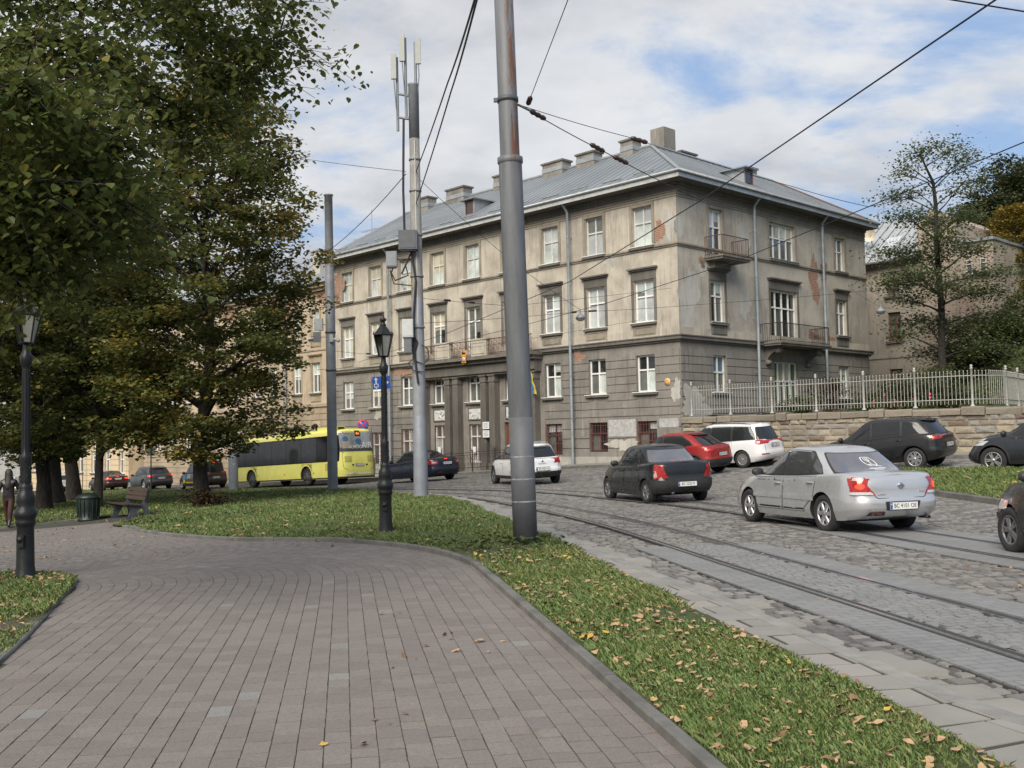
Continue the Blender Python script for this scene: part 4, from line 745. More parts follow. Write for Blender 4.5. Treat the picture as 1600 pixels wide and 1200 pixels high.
# ---- garden terrace, retaining wall, hill, fence
GZ=2.42
def hillz(X,Y):
    return GZ-.05+np.minimum(.62*np.maximum(0,X-21.5-.05*(Y-50))+.10*np.maximum(0,Y-52),14)
hx,hy=np.meshgrid(np.arange(0,80,1.0),np.arange(-14,60,1.0))     # local b,a
P=np.stack([CORN[0]+.72*hx-.694*(hy-13.0),CORN[1]+.694*hx+.72*(hy-13.0)],-1)
lb=hx; la=hy-13.0
k=(la<-0.0)|(lb>17.9)
z=hillz(P[...,0],P[...,1])+.12*np.sin(P[...,0]*1.7)*np.sin(P[...,1]*1.3); V=np.c_[(P[...,0]).ravel(),P[...,1].ravel(),z.ravel()]; nx=hx.shape[1]
V[:,:]=V; F=[]
kk=k
off=bpt(.35,0)-bpt(0,0)
V[:,0]+=off[0]*0; 
for j in range(hx.shape[0]-1):
    for i in range(nx-1):
        if kk[j,i] and kk[j+1,i] and kk[j,i+1] and kk[j+1,i+1]: F.append((j*nx+i,j*nx+i+1,(j+1)*nx+i+1,(j+1)*nx+i))
V[:,0]+=.25*.72; V[:,1]+=.25*.694
t=NT('hill_grass'); v=t.obj(); c=t.mix(t.ramp(t.noise(.35,v,5,.65),.42,.62),(.04,.07,.018),(.07,.055,.035)); c=t.mix(t.ramp(t.noise(6,v,5,.7),.4,.7,0,.7),c,(.05,.085,.02)); c=t.mix(t.ramp(t.noise(14,v,4,.7),.62,.72,0,.7),c,(.25,.16,.04)); t.col(c); t.rough(.95); t.bump(t.noise(8,v,5,.7),1,.15); m_hill=t.mat
struct(link('hillside',mesh_np('hillside',V,np.array(F),m_hill,True)))
t=NT('wall_ashlar'); v=t.obj(); a=t.attr(); c=t.mix(t.ramp(a,0,.75),(.20,.175,.14),(.37,.315,.235)); c=t.mix(t.ramp(a,.80,.83),c,(.26,.245,.22)); c=t.mix(t.ramp(a,.95,.97),c,(.17,.12,.09)); c=t.mix(t.ramp(t.noise(7,v,6,.75),.45,.75,0,.6),c,(.11,.10,.085)); t.col(c); t.rough(.95); t.bump(t.noise(10,v,6,.75),.7,.04); m_ash=t.mat
def stone_wall():
    W=thing('stone_wall','low retaining wall of rough yellow and grey stone blocks under the iron fence','wall',(CORN[0],CORN[1],0),RZB)
    L=26.0; mb=MB(); mb.b2((.0,-L,-1),(.45,-.02,2.38)); mb.build('core',M('lime_mortar',(.24,.215,.18),.95,0,.25,6,.5),W)
    V=[];F=[];T=[]; r=random.Random(5); z=-.3; rows=[]
    while z<2.12: h=r.choice([.2,.27,.34,.4]); h=min(h,2.14-z); rows.append((z,z+h)); z+=h
    for (z0,z1) in rows:
        y=-.03
        while y>-L:
            w=r.uniform(.28,.85)*(1.2 if z1-z0>.3 else 1); d=r.uniform(.03,.09); b=len(V); g=.018; j=lambda:r.uniform(-.034,.034)
            P=[(y-g+j(),z0+g),(y-w+g+j(),z0+g),(y-w+g+j(),z1-g),(y-g+j(),z1-g)]; cy,cz=y-w/2,(z0+z1)/2
            for (p,q) in P: V.append((0.01,p,q))
            for (p,q) in P: V.append((-d*.55,p+(cy-p)*.10,q+(cz-q)*.14))
            V.append((-d,cy+r.uniform(-.06,.06),cz+r.uniform(-.04,.04)))
            fs=[(b,b+1,b+5,b+4),(b+1,b+2,b+6,b+5),(b+2,b+3,b+7,b+6),(b+3,b,b+4,b+7),(b+4,b+5,b+8),(b+5,b+6,b+8),(b+6,b+7,b+8),(b+7,b+4,b+8)]; tv=r.random()
            F+=fs; T+=[tv]*8; y-=w
    me=mesh_np('stone_blocks',V,F,m_ash,attr=T); bm=bmesh.new(); bm.from_mesh(me); bmesh.ops.recalc_face_normals(bm,faces=bm.faces[:]); bm.to_mesh(me); bm.free(); link('stone_facing',me,W)
    V=[];F=[];T=[]; y=0
    while y>-L:
        w=r.uniform(.45,1.25); b=len(V); h=2.385+r.uniform(-.045,.045); x0=-.11+r.uniform(-.05,.05)
        for (x,z) in ((x0,2.13),(x0,h-.05),(x0+.05,h),(.5,h),(.5,2.13)):
            V.append((x,y-.015,z)); V.append((x+r.uniform(-.03,.03),y-w+.02,z+r.uniform(-.035,.035)))
        F+=[(b+i*2,b+i*2+1,b+((i+1)%5)*2+1,b+((i+1)%5)*2) for i in range(5)]+[(b,b+2,b+4,b+6,b+8),(b+1,b+3,b+5,b+7,b+9)]; T+=[r.random()*.3]*7; y-=w
    me=mesh_np('coping',V,F,m_ash,attr=T); bm=bmesh.new(); bm.from_mesh(me); bmesh.ops.recalc_face_normals(bm,faces=bm.faces[:]); bm.to_mesh(me); bm.free(); link('coping',me,W)
stone_wall()
def iron_fence():
    Fo=thing('iron_fence','pale grey painted iron fence with ball-topped posts on the stone wall','fence',(CORN[0],CORN[1],GZ),RZB)
    m=M('fence_paint',(.37,.365,.335),.55,.1,.15,10); pts=[(.2,-.4-1.0*i) for i in range(12)]+[(.25,-12.0),(.45,-12.6),(1.0,-13.05),(2,-13.2),(4,-12.9),(7,-12.4)]+[]
    Fo.scale=(1,1,.8); L=resamp(pts,400); S=arclen(L); tot=S[-1]; n=int(tot/2.05)+1
    pos=lambda s:(float(np.interp(s,S,L[:,0])),float(np.interp(s,S,L[:,1])))
    for i in range(n):
        s=min(i*2.05,tot); x,y=pos(s); mb=MB(); mb.lathe([(.001,0),(.09,0),(.09,.05),(.05,.1),(.045,.12),(.042,1.72),(.06,1.74),(.06,1.77),(.03,1.79),(.05,1.83),(.055,1.87),(.03,1.92),(.001,1.93)],(x,y,0),10); mb.build('post',m,Fo)
        if i<n-1:
            e=min(s+2.05,tot); mb=MB(); nb=15
            for z in (.34,1.42): mb.tube([(*pos(s+(e-s)*k/4),z) for k in range(5)],.022,5)
            for k in range(1,nb):
                x,y=pos(s+(e-s)*k/nb); mb.tube([(x,y,.12),(x,y,1.60)],.0125,5); mb.lathe([(.001,1.60),(.024,1.61),(.024,1.64),(.001,1.68)],(x,y,0),5)
            mb.build('bar_panel',m,Fo)
iron_fence()
n=26000; hxx=RNG.uniform(17,48,n); hyy=RNG.uniform(44,72,n); lbx=(hxx-CORN[0])*.72+(hyy-CORN[1])*.694; lay=-(hxx-CORN[0])*.694+(hyy-CORN[1])*.72; kk2=(lay<-.5)&((lay<-6.5)|(lbx<22))&(lbx>.8); hxx,hyy=hxx[kk2],hyy[kk2]; hzz=hillz(hxx,hyy); kk2=visible(hxx,hyy,hzz,20)&(np.sin(hxx*.9+hyy*.4)+np.sin(hyy*.8-hxx*.3)+RNG.random(len(hxx))*1.5>.1); HILLP=np.c_[hxx[kk2],hyy[kk2],hzz[kk2]+.1]
# low railing before the portico
def low_rail():
    R=thing('street_railing','black wrought iron railing with scrolls in front of the portico','railing',(CORN[0],CORN[1],0),RZB)
    ys=[9.4+1.75*i for i in range(8)]; x=-1.15
    for i,y in enumerate(ys):
        g=gzb(x,y)+.11; mb=MB(); mb.tube([(x,y,g),(x,y,g+1.08)],.035,6); mb.lathe([(.001,g+1.08),(.05,g+1.1),(.05,g+1.14),(.001,g+1.18)],(x,y,0),8); mb.build('post',m_iron,R)
        if i<len(ys)-1:
            y2=ys[i+1]; g2=gzb(x,y2)+.11; mb=MB()
            for h in (.22,.9,1.02): mb.tube([(x,y,g+h),(x,y2,g2+h)],.018,5)
            for k in range(7):
                f=(k+.5)/7; c=g+(g2-g)*f+.56; yy=y+(y2-y)*f
                for q in (-1,1): mb.tube([(x,yy+.09*math.cos(t)*(1-t/9),c+q*.16+.12*math.sin(t)*(1-t/9)) for t in np.linspace(0,6,12)],.011,4)
                if k%2==0: mb.tube([(x,yy,c-.34),(x,yy,c+.34)],.010,4)
            mb.build('scroll_panel',m_iron,R)
low_rail()
# ================================================================== VEHICLES
def paint(name,col,metal=.0,rough=.28,dust=.25):
    t=NT(name); v=t.obj(); n=t.noise(2.2,v,5,.65); sp=t.nd('ShaderNodeSeparateXYZ'); t.t.links.new(v,sp.inputs[0])
    t.col(t.mix(t.ramp(n,.45,.8,0,dust),col,tuple(k_*.8+.016 for k_ in col))); t.rough(t.ramp(n,.3,.75,rough,min(1,rough+.16))); t.p.inputs['Metallic'].default_value=metal; t.p.inputs['Coat Weight'].default_value=.8 if col[1]>.1 else .35; t.p.inputs['Coat Roughness'].default_value=.05; return t.mat
def autoglass(name,col,r=.04,sp=.45,ct=0.):
    t=NT(name); v=t.obj(); t.col(t.mix(t.noise(1.5,v,2,.5),tuple(c*.7 for c in col),tuple(c*1.3 for c in col))); t.rough(r); t.p.inputs['Specular IOR Level'].default_value=sp; t.p.inputs['Coat Weight'].default_value=ct; t.p.inputs['Coat Roughness'].default_value=.02; return t.mat
k_rub=M('tyre_rubber',(.022,.022,.023),.85,0,.25,12,.3); k_dark=M('black_plastic',(.028,.028,.03),.55,0,.2,10); k_arch=M('wheel_arch_dark',(.012,.012,.012),.9,0,0); k_chrome=M('chrome',(.7,.7,.7),.15,1,.05,4); k_alloy=M('alloy_rim',(.50,.50,.51),.32,.75,.12,6); k_greyrim=M('grey_hubcap',(.16,.16,.17),.45,.4,.15,6)
k_glass=autoglass('car_glass',(.022,.024,.026)); k_glass2=autoglass('rear_glass_reflecting',(.10,.10,.115),.05,.85,.8); k_seam=M('panel_gap',(.012,.012,.013),.8,0,0)
k_red=M('lamp_red',(.34,.012,.012),.12,0,.15,30,coat=1); k_brake=M('lamp_brake_lit',(.6,.02,.01),.2,0,0,emit=(1,.045,.02),estr=1.6); k_clear=M('lamp_clear',(.55,.55,.55),.1,.2,.1,30,coat=1); k_amber=M('lamp_amber',(.5,.16,.02),.2,0,.1,20,coat=1); k_pinklens=M('lamp_dusty_indicator',(.50,.36,.33),.2,0,.1,30,coat=1)
k_plate=M('plate_white',(.66,.66,.64),.5,0,.05,10); k_ink=M('plate_ink',(.012,.012,.014),.6,0,0); k_pblue=M('plate_blue',(.02,.10,.38),.5,0,0); k_pyel=M('plate_yellow',(.7,.52,.02),.5,0,0); k_white=M('sticker_white',(.72,.72,.72),.6,0,.05,20)
_fc={}
def text(name,s,h,mat,parent,loc,rz,rx=PI/2,ext=.001,align='CENTER',sx=1.,ry=0):
    c=bpy.data.curves.new(name,'FONT'); c.body=s; c.size=h*1.38; c.align_x=align; c.align_y='CENTER'; c.extrude=ext; c.resolution_u=3
    o=bpy.data.objects.new(name+'_tmp',c); COL.objects.link(o); dg=bpy.context.evaluated_depsgraph_get(); me=bpy.data.meshes.new_from_object(o.evaluated_get(dg)); bpy.data.objects.remove(o); bpy.data.curves.remove(c)
    me.materials.clear(); me.materials.append(mat); r=link(name,me,parent); r.location=loc; r.rotation_euler=(rx,ry,rz); r.scale=(sx,1,1); return r
def pl(pts):
    X=[p[0] for p in pts]; Y=[p[1] for p in pts]
    def f(x):   # smooth interpolation (pchip-like)
        x=np.asarray(x,float); return np.interp(x,_xx(X,Y)[0],_xx(X,Y)[1])
    return f
_xc={}
def _xx(X,Y):
    k=(tuple(X),tuple(Y))
    if k not in _xc:
        xs=np.linspace(X[0],X[-1],121); ys=np.interp(xs,X,Y)
        for _ in range(18): ys[1:-1]=(ys[:-2]+2*ys[1:-1]+ys[2:])/4
        _xc[k]=(xs,ys)
    return _xc[k]
class Shell:
    """stack of rounded plan outlines between two height curves"""
    def __init__(s,zlo,zhi,rings,W,pf,pr,q): s.zlo,s.zhi,s.W,s.pf,s.pr,s.q=zlo,zhi,W,pf,pr,q; s.R=np.array(rings,float)   # rows: h, xr, xf, wscale
    def at(s,h): return [np.interp(h,s.R[:,0],s.R[:,i]) for i in (1,2,3)]
    def z(s,x,h): lo=s.zlo(x); return lo+h*(s.zhi(x)-lo)
    def side(s,x,h,sg=1):
        xr,xf,w=s.at(h); xc,a=(xr+xf)/2,(xf-xr)/2; u=np.clip((x-xc)/a,-1,1); p=np.where(u>0,s.pf,s.pr); y=w*s.W/2*np.maximum(0,1-np.abs(u)**p)**(1/s.q); return np.stack([x+0*y,sg*y,s.z(x,h)+0*y],-1)
    def end(s,yf,h,front):
        xr,xf,w=s.at(h); xc,a=(xr+xf)/2,(xf-xr)/2; p=s.pf if front else s.pr; u=np.maximum(0,1-np.abs(yf)**s.q)**(1/p); x=xc+(a*u if front else -a*u); return np.stack([x,yf*w*s.W/2,s.z(x,h)],-1)
    def hz(s,x,z): lo=s.zlo(x); return (z-lo)/(s.zhi(x)-lo)
    def mesh(s,hs,crown,capk=(.93,.8,.6,.35,0),nside=34,nend=8,bottom=True):
        e=.95; ue=np.linspace(-e,e,nside)**1; eta=lambda u:(1-abs(u)**(s.pf if u>0 else s.pr))**(1/s.q)
        r=[('e',0,t) for t in np.linspace(0,eta(-e),nend)[:-1]]+[('s',u,0) for u in ue]+[('e',1,t) for t in np.linspace(eta(e),0,nend)[1:]]
        rows=[]
        for h in hs:
            xr,xf,w=s.at(h); xc,a=(xr+xf)/2,(xf-xr)/2; row=[]
            for k,u,t in r:
                row.append(s.end(np.array(t),np.array(h),bool(u)) if k=='e' else s.side(np.array(xc+a*u),np.array(h)))
            rows.append(np.array(row))
        top=rows[-1]
        for k in capk:
            q=top.copy(); q[:,1]*=k; c=crown(q[:,0]) if callable(crown) else crown; q[:,2]+=c*(1-k*k); rows.append(q)
        if bottom: q=rows[0].copy(); q[:,1]*=0; rows.insert(0,q)
        A=np.array(rows); m,n=A.shape[:2]; V=A.reshape(-1,3); Fc=[(i*n+j,i*n+j+1,(i+1)*n+j+1,(i+1)*n+j) for i in range(m-1) for j in range(n-1)]
        V2=V.copy(); V2[:,1]*=-1; b=len(V); F2=[tuple(b+k for k in f[::-1]) for f in Fc]
        return np.concatenate([V,V2]),Fc+F2
def bm_merge(V,F,mat,name):
    bm=bmesh.new(); vs=[bm.verts.new(v) for v in V]
    for f in F:
        try: bm.faces.new([vs[i] for i in f])
        except ValueError: pass
    bmesh.ops.remove_doubles(bm,verts=bm.verts[:],dist=1e-4); bmesh.ops.dissolve_degenerate(bm,edges=bm.edges[:],dist=1e-5); bmesh.ops.recalc_face_normals(bm,faces=bm.faces[:])
    me=bpy.data.meshes.new(name); bm.to_mesh(me); bm.free(); me.materials.append(mat); return me
def smoothpoly(P,r=.02,n=3):
    out=[]; N=len(P)
    for i in range(N):
        p=np.array(P[i],float); a=np.array(P[i-1],float); b=np.array(P[(i+1)%N],float); da,db=a-p,b-p; la,lb=np.linalg.norm(da),np.linalg.norm(db); k=min(r,la*.4,lb*.4)
        A=p+da/la*k; Bq=p+db/lb*k
        for t in np.linspace(0,1,n): out.append(tuple((1-t)**2*A+2*t*(1-t)*p+t*t*Bq))
    return out
def surf(name,poly,fn,off,mat,parent,step=.08,rnd=.0,mb=None,m=0,both=False):
    """2-D polygon laid on a surface fn(u,v)->xyz, lifted off along its normal"""
    if rnd: poly=smoothpoly(poly,rnd)
    P=np.array(poly); g=[np.arange(math.floor(P[:,i].min()/step)*step,P[:,i].max()+step,step) for i in (0,1)]
    V,F=cut_poly([tuple(p) for p in poly],g[0],g[1]); e=1e-3
    X=fn(V[:,0],V[:,1]); du=fn(V[:,0]+e,V[:,1])-X; dv=fn(V[:,0],V[:,1]+e)-X; n=np.cross(du,dv); n/=np.maximum(np.linalg.norm(n,axis=1),1e-12)[:,None]
    ctr=np.array([0,0,.7]); s=np.sign(((X-ctr)*n).sum(1)); s[s==0]=1; n*=s[:,None]; X=X+n*off
    if mb is not None: mb.add(X,F,m,True); return None
    b=MB(); b.add(X,F,0,True); return b.build(name,mat,parent)
def wheel(parent,x,y,R,w,rim,spokes,style=0,name='wheel'):
    sg=1 if y>0 else -1; wo=bpy.data.objects.new(name,None)
    mb=MB(); mb.lathe([(.001,-w*.3),(R*.62,-w*.3),(R*.62,w*.30),(R*.45,w*.30),(.001,w*.30)],n=22,axis='y',m=0); 
    o=mb.build('wheel',k_arch,parent); o.location=(x,y,R); o.scale=(1,sg,1)
    t=MB(); t.lathe([(R*.64,w*.40),(R*.70,w*.47),(R*.86,w*.5),(R*.955,w*.45),(R,w*.34),(R,-w*.34),(R*.95,-w*.46),(R*.64,-w*.4),(R*.64,w*.40)],n=36,axis='y'); t.build('tyre',k_rub,o)
    r=MB(); r.lathe([(R*.655,w*.41),(R*.62,w*.44),(R*.585,w*.42),(R*.57,w*.32)],n=32,axis='y'); r.lathe([(.001,w*.43),(R*.13,w*.42),(R*.16,w*.36),(R*.16,w*.30)],n=16,axis='y')
    for k in range(spokes):
        for dlt in ((-.16,.16) if style==1 else (0,)):
            a=2*PI*k/spokes+dlt; c,s=math.cos(a),math.sin(a); wi,wo_=(.09,.07) if style==1 else (.11,.17)
            P=[]
            for (rr,hw,yy) in ((R*.10,R*wi*.7,w*.41),(R*.60,R*wo_*.6,w*.40)):
                for q in (-1,1): P.append((rr*c-q*hw*s,yy,rr*s+q*hw*c))
            for (rr,hw,yy) in ((R*.10,R*wi*.9,w*.31),(R*.60,R*wo_*.75,w*.31)):
                for q in (-1,1): P.append((rr*c-q*hw*s,yy,rr*s+q*hw*c))
            r.add(P,[(0,1,3,2),(4,6,7,5),(0,2,6,4),(1,5,7,3),(2,3,7,6),(0,4,5,1)])
    r.build('rim',rim,o); return o
def plate(car,x,y,z,txt,rz,tilt=0,w=.52,h=.112):
    mb=MB(); mb.box((0,0,0),(w+.03,.012,h+.03),1); mb.box((0,-.008,0),(w,.008,h),0); mb.box((-w/2+.022,-.0125,0),(.044,.002,h-.01),2); mb.box((-w/2+.022,-.0135,h*.22),(.03,.001,.014),3)
    o=mb.build('license_plate',[k_plate,k_dark,k_pblue,k_pyel],car); o.location=(x,y,z); o.rotation_euler=(tilt,0,rz)
    if txt: text('plate_lettering',txt,h*.62,k_ink,o,(.022,-.0135,0),0,sx=.86)
    return o
def car(name,label,group,P,loc,ang):
    """P: dict of the car's dimensions; ang = heading in degrees left of +Y"""
    X,Y=loc; A=rad(ang); hd=Vector((-math.sin(A),math.cos(A),0)); wbh=P['wb']/2
    def zz(d,l): p=Vector((X,Y,0))+hd*d+Vector((-hd.y,hd.x,0))*l; return gz(p.x,p.y)+P.get('dz',0)
    zf,zb_,zl,zr_=(zz(wbh,.7)+zz(wbh,-.7))/2,(zz(-wbh,.7)+zz(-wbh,-.7))/2,zz(0,.75),zz(0,-.75)
    pitch=math.atan2(zf-zb_,P['wb']); roll=math.atan2(zl-zr_,1.5)
    fx=Vector((hd.x*math.cos(pitch),hd.y*math.cos(pitch),math.sin(pitch))); ly=Vector((-hd.y*math.cos(roll),hd.x*math.cos(roll),math.sin(roll))); up=fx.cross(ly).normalized(); ly=up.cross(fx)
    c=thing(name,label,P.get('cat','car'),group=group); Mx=Matrix((fx,ly,up)).transposed().to_4x4(); Mx.translation=Vector((X,Y,(zf+zb_)/2)); c.matrix_world=Mx; sc=P.get('scale',1); 
    if sc!=1: c.scale=(sc,sc,sc)
    L,W,H=P['L'],P['W'],P['H']; xR,xF=-L/2,L/2; ax=P['ax']; R=P['R']; body=P['paint']; det=P.get('detail',1)
    zb=pl(P['belt']); cl=P.get('clear',.2); zlo=pl([(xR,cl+.12),(xR+.5,cl+.02),(0,cl),(xF-.5,cl+.01),(xF,cl+.05)])
    rr=P.get('rear',[(0,.14,.93),(.10,.05,.97),(.22,.01,1.0),(.40,.0,1.0),(.48,.035,.998),(.62,.05,.99),(.80,.05,.972),(.92,.07,.95),(.975,.10,.925),(1,.15,.89)])
    ff=P.get('front',[(0,.14),(.1,.04),(.25,.0),(.42,.0),(.55,.04),(.7,.10),(.85,.20),(.95,.30),(1,.40)])
    hh=[r[0] for r in rr]; rings=[(h,xR+d,xF-np.interp(h,[f[0] for f in ff],[f[1] for f in ff]),w) for (h,d,w) in rr]
    LB=Shell(zlo,zb,rings,W,P.get('pf',5.),P.get('pr',14.),P.get('q',4.0))
    V,F=LB.mesh(sorted(set(list(np.linspace(0,.9,10))+[.22,.40,.48,.95,.975,1])),lambda x:np.where(x>P['xF0']-.3,P.get('hood',.05),P.get('deck',.03)))
    me=bm_merge(V,F,body,'body'); me.materials.append(k_arch); me.polygons.foreach_set('use_smooth',[True]*len(me.polygons))
    bo=link('body',me,c)
    # wheel arches cut out of the body
    cb=MB()
    for x in ax:
        for s in (-1,1): cb.lathe([(.001,-.34),(R*P.get('arch',1.13),-.34),(R*P.get('arch',1.13),.34),(.001,.34)],(x,s*(W/2-.02),R+.01),26,axis='y')
    cu=cb.build('cutter',k_arch); cu.parent=c
    bpy.context.view_layer.update()
    md=bo.modifiers.new('b','BOOLEAN'); md.operation='DIFFERENCE'; md.object=cu; md.solver='EXACT'
    dg=bpy.context.evaluated_depsgraph_get(); nm=bpy.data.meshes.new_from_object(bo.evaluated_get(dg)); bo.modifiers.clear(); bo.data=nm; nm.name='body'; bpy.data.objects.remove(cu)
    co=np.array([p.center[:] for p in nm.polygons]); no=np.array([p.normal[:] for p in nm.polygons]); mi=np.zeros(len(nm.polygons),np.int32); sm=np.ones(len(nm.polygons),bool)
    for x in ax:
        d=np.hypot(co[:,0]-x,co[:,2]-R-.01); rim=(d<R*P.get('arch',1.13)+.006)&(np.abs(co[:,1])>W/2-.45)&((np.abs(no[:,1])<.2)|(np.abs(co[:,1])<W/2-.3)); mi[rim]=1; sm[rim]=False
    nm.polygons.foreach_set('material_index',mi); nm.polygons.foreach_set('use_smooth',sm)
    while len(nm.materials)<2: nm.materials.append(k_arch)
    nm.set_sharp_from_angle(angle=rad(50))
    # greenhouse
    xF0,xF1,xR0,xR1=P['xF0'],P['xF1'],P['xR0'],P['xR1']; zr=pl(P['roof']); w0,w1=P.get('w0',.90),P.get('w1',.70); tr=P.get('tr',1.0)
    GR=[]
    for g in (0,.1,.25,.4,.55,.7,.8,.88,.94,.98,1.0):
        k=g; w=w0+(w1-w0)*(.35*g+.65*g*g) ; xf=xF0+(xF1-xF0)*g; xr=xR0+(xR1-xR0)*g**tr
        if g>.88: q=(g-.88)/.12; w-=.075*q*q; xf-=.10*q*q; xr+=.07*q*q
        GR.append((g,xr,xf,w))
    GH=Shell(lambda x:zb(x)-.015,zr,GR,W,P.get('gpf',4.5),P.get('gpr',5.),P.get('gq',2.8))
    V,F=GH.mesh([g[0] for g in GR],.035,nside=30,nend=7,bottom=False); me=bm_merge(V,F,body,'cabin'); me.polygons.foreach_set('use_smooth',[True]*len(me.polygons)); me.materials.append(k_dark)
    rm=P.get('roofmat'); 
    cab=link('cabin',me,c)
    gl=P.get('glass',k_glass); glr=P.get('rglass',gl)
    # glass
    sw=P['side']  # (fb,ft,rt,rb) x of the window opening corners
    fb,ft,rt,rb=sw; g0,g1=P.get('g0',.07),P.get('g1',.86)
    for sg in (1,-1):
        fn=lambda u,v,sg=sg:GH.side(u,v,sg)
        def dl(a,b,gg0,gg1,grow=0):
            P0=[]
            lx=lambda g:rb+(rt-rb)*(g-g0)/(g1-g0); fx_=lambda g:fb+(ft-fb)*(g-g0)/(g1-g0)
            base=[(rb,g0),(fb,g0),(ft,g1),(rt,g1)]
            if P.get('rk'): base=[(rb,g0),(fb,g0),(ft,g1),(rt,g1),P['rk']]
            return base
        base=dl(0,0,g0,g1); cxm=np.mean([p[0] for p in base]); cgm=np.mean([p[1] for p in base])
        big=[(p[0]+.03*np.sign(p[0]-cxm),p[1]+.045*np.sign(p[1]-cgm)) for p in base]
        surf('window_surround',big,fn,.003,k_dark,c,.1,.05)
        cutsx=[max(fb,ft)+1]+list(P['pillars'])+[min(rb,rt)-1]
        for i in range(len(cutsx)-1):
            hi,lo=cutsx[i]-.035,cutsx[i+1]+.035
            poly=base
            for (ax_,lim,keep) in ((0,hi,-1),(0,lo,1)):
                out=[]
                for j in range(len(poly)):
                    p,q=poly[j],poly[(j+1)%len(poly)]; ip=(p[0]-lim)*keep>=0; iq=(q[0]-lim)*keep>=0
                    if ip: out.append(p)
                    if ip!=iq: t=(lim-p[0])/(q[0]-p[0]); out.append((lim,p[1]+t*(q[1]-p[1])))
                poly=out
            if len(poly)>2: surf('side_window',poly,fn,.007,gl,c,.1,.04)
    for fr in (True,False):
        fn=lambda u,v,fr=fr:GH.end(u,v,fr); a,b=P.get('rw',(.86,.82)) if not fr else (.90,.86); h0,h1=(P.get('rg0',.08),P.get('rg1',.86)) if not fr else (.06,.87)
        surf('window_surround',[(-a-.03,h0-.04),(a+.03,h0-.04),(b+.03,h1+.03),(-b-.03,h1+.03)],fn,.003,k_dark,c,.09,.05)
        surf('windscreen' if fr else 'rear_window',[(-a,h0),(a,h0),(b,h1),(-b,h1)],fn,.007,gl if fr else glr,c,.09,.05)
    # doors and handles
    def lowfn(sg): return lambda u,v:LB.side(u,LB.hz(u,v),sg)
    for sg in (1,-1):
        fn=lowfn(sg)
        for (x0,x1,x0b,x1b) in P['doors']:
            zt=lambda x:float(zb(x))-.035
            n=6; topl=[(x0+(x1-x0)*k/n,zt(x0+(x1-x0)*k/n)) for k in range(n+1)]
            poly=[(x1b,cl+.13),(x0b,cl+.13)]; 
            if x0b>x0+.12: poly+=[(x0b-.02,R*1.25),(x0+.06,R*1.9)]
            poly+=topl
            cx_=np.mean([p[0] for p in poly]); cz_=np.mean([p[1] for p in poly]); big=[(p[0]+.011*np.sign(p[0]-cx_),p[1]+.011*np.sign(p[1]-cz_)) for p in poly]
            if det: surf('door_gap',big,fn,.0015,k_seam,c,.12)
            d=surf('door',poly,fn,.004,body,c,.1,.02)
            xh=x0+.16; zh=float(zb(xh))-.13; p=fn(np.array([xh]),np.array([zh]))[0]
            h=MB(); h.tube([(p[0]-.09,p[1]+sg*.006,p[2]),(p[0]-.07,p[1]+sg*.03,p[2]),(p[0]+.07,p[1]+sg*.03,p[2]-.004),(p[0]+.09,p[1]+sg*.006,p[2]-.004)],.014,6); h.build('handle',P.get('handle',body),d)
            if P.get('mould'): 
                zm=P['mould']; surf('side_moulding',[(x0+.03,zm-.035),(x1-.02,zm-.035),(x1-.02,zm+.035),(x0+.03,zm+.035)],fn,.016,P.get('mouldmat',body),d,.12,.01)
    # dark lower cladding
    cldm=P.get('cladmat',k_dark)
    if P.get('clad'):
        for sg in (1,-1):
            fn=lowfn(sg)
            for x in ax:
                n=15; ro,ri=R*(P.get('arch',1.13)+.18),R*P.get('arch',1.13)+.004; t=np.linspace(-.25,PI+.25,n); poly=[(x+ro*math.cos(k),R+.01+ro*math.sin(k)) for k in t]+[(x+ri*math.cos(k),R+.01+ri*math.sin(k)) for k in t[::-1]]
                zmn=cl+.03; poly=[(a,max(b,zmn)) for a,b in poly]; surf('arch_trim',poly,fn,.008,cldm,c,.12)
            surf('sill_trim',[(ax[1]+R*1.2,cl+.01),(ax[0]-R*1.2,cl+.01),(ax[0]-R*1.2,cl+.13),(ax[1]+R*1.2,cl+.13)],fn,.007,cldm,c,.2)
    def endfn(fr):
        def f(u,v):
            x=np.full(np.shape(u),(xF-.15) if fr else (xR+.08)); 
            for _ in range(3):
                h=LB.hz(x,v); w=LB.at(h)[2]*W/2; p=LB.end(np.clip(u/w,-.945,.945),h,fr); x=p[...,0]
            p=p.copy(); p[...,2]=v; return p
        return f
    ef,er=endfn(True),endfn(False)
    if P.get('rbump'):   # dark rear bumper
        z0,z1=P['rbump']; surf('rear_bumper',[(-W*.482,z0),(W*.482,z0),(W*.482,z1),(-W*.482,z1)],er,.012,P.get('rbumpmat',k_dark),c,.08,.03)
        for sg in (1,-1): surf('bumper_side',[(xR+.06,z0),(ax[1]-R*1.2,z0),(ax[1]-R*1.2,z1),(xR+.06,z1)],lowfn(sg),.012,P.get('rbumpmat',k_dark),c,.08,.01)
    if P.get('fbump'):
        z0,z1=P['fbump']; surf('front_bumper',[(-W*.47,z0),(W*.47,z0),(W*.47,z1),(-W*.47,z1)],ef,.012,k_dark,c,.08,.03)
    # tail lamps: list of (polygon (y,z) at the car's left, material); side polygons in (x,z)
    for sg in (1,-1):
        tl=None
        for (poly,m_) in P['tail']:
            o=surf('tail_light' if tl is None else 'lamp_segment',[(sg*a,b) for a,b in poly],er,.010 if tl is None else .014,m_,tl or c,.06,.015); tl=tl or o
        for (poly,m_) in P.get('tailside',[]): surf('lamp_segment',poly,lowfn(sg),.009,m_,tl,.06,.012)
        for (poly,m_) in P.get('tailup',[]): surf('lamp_segment',poly,lambda u,v,sg=sg:GH.end(sg*u,v,False),.012,m_,tl,.06,.012)
        hl=None
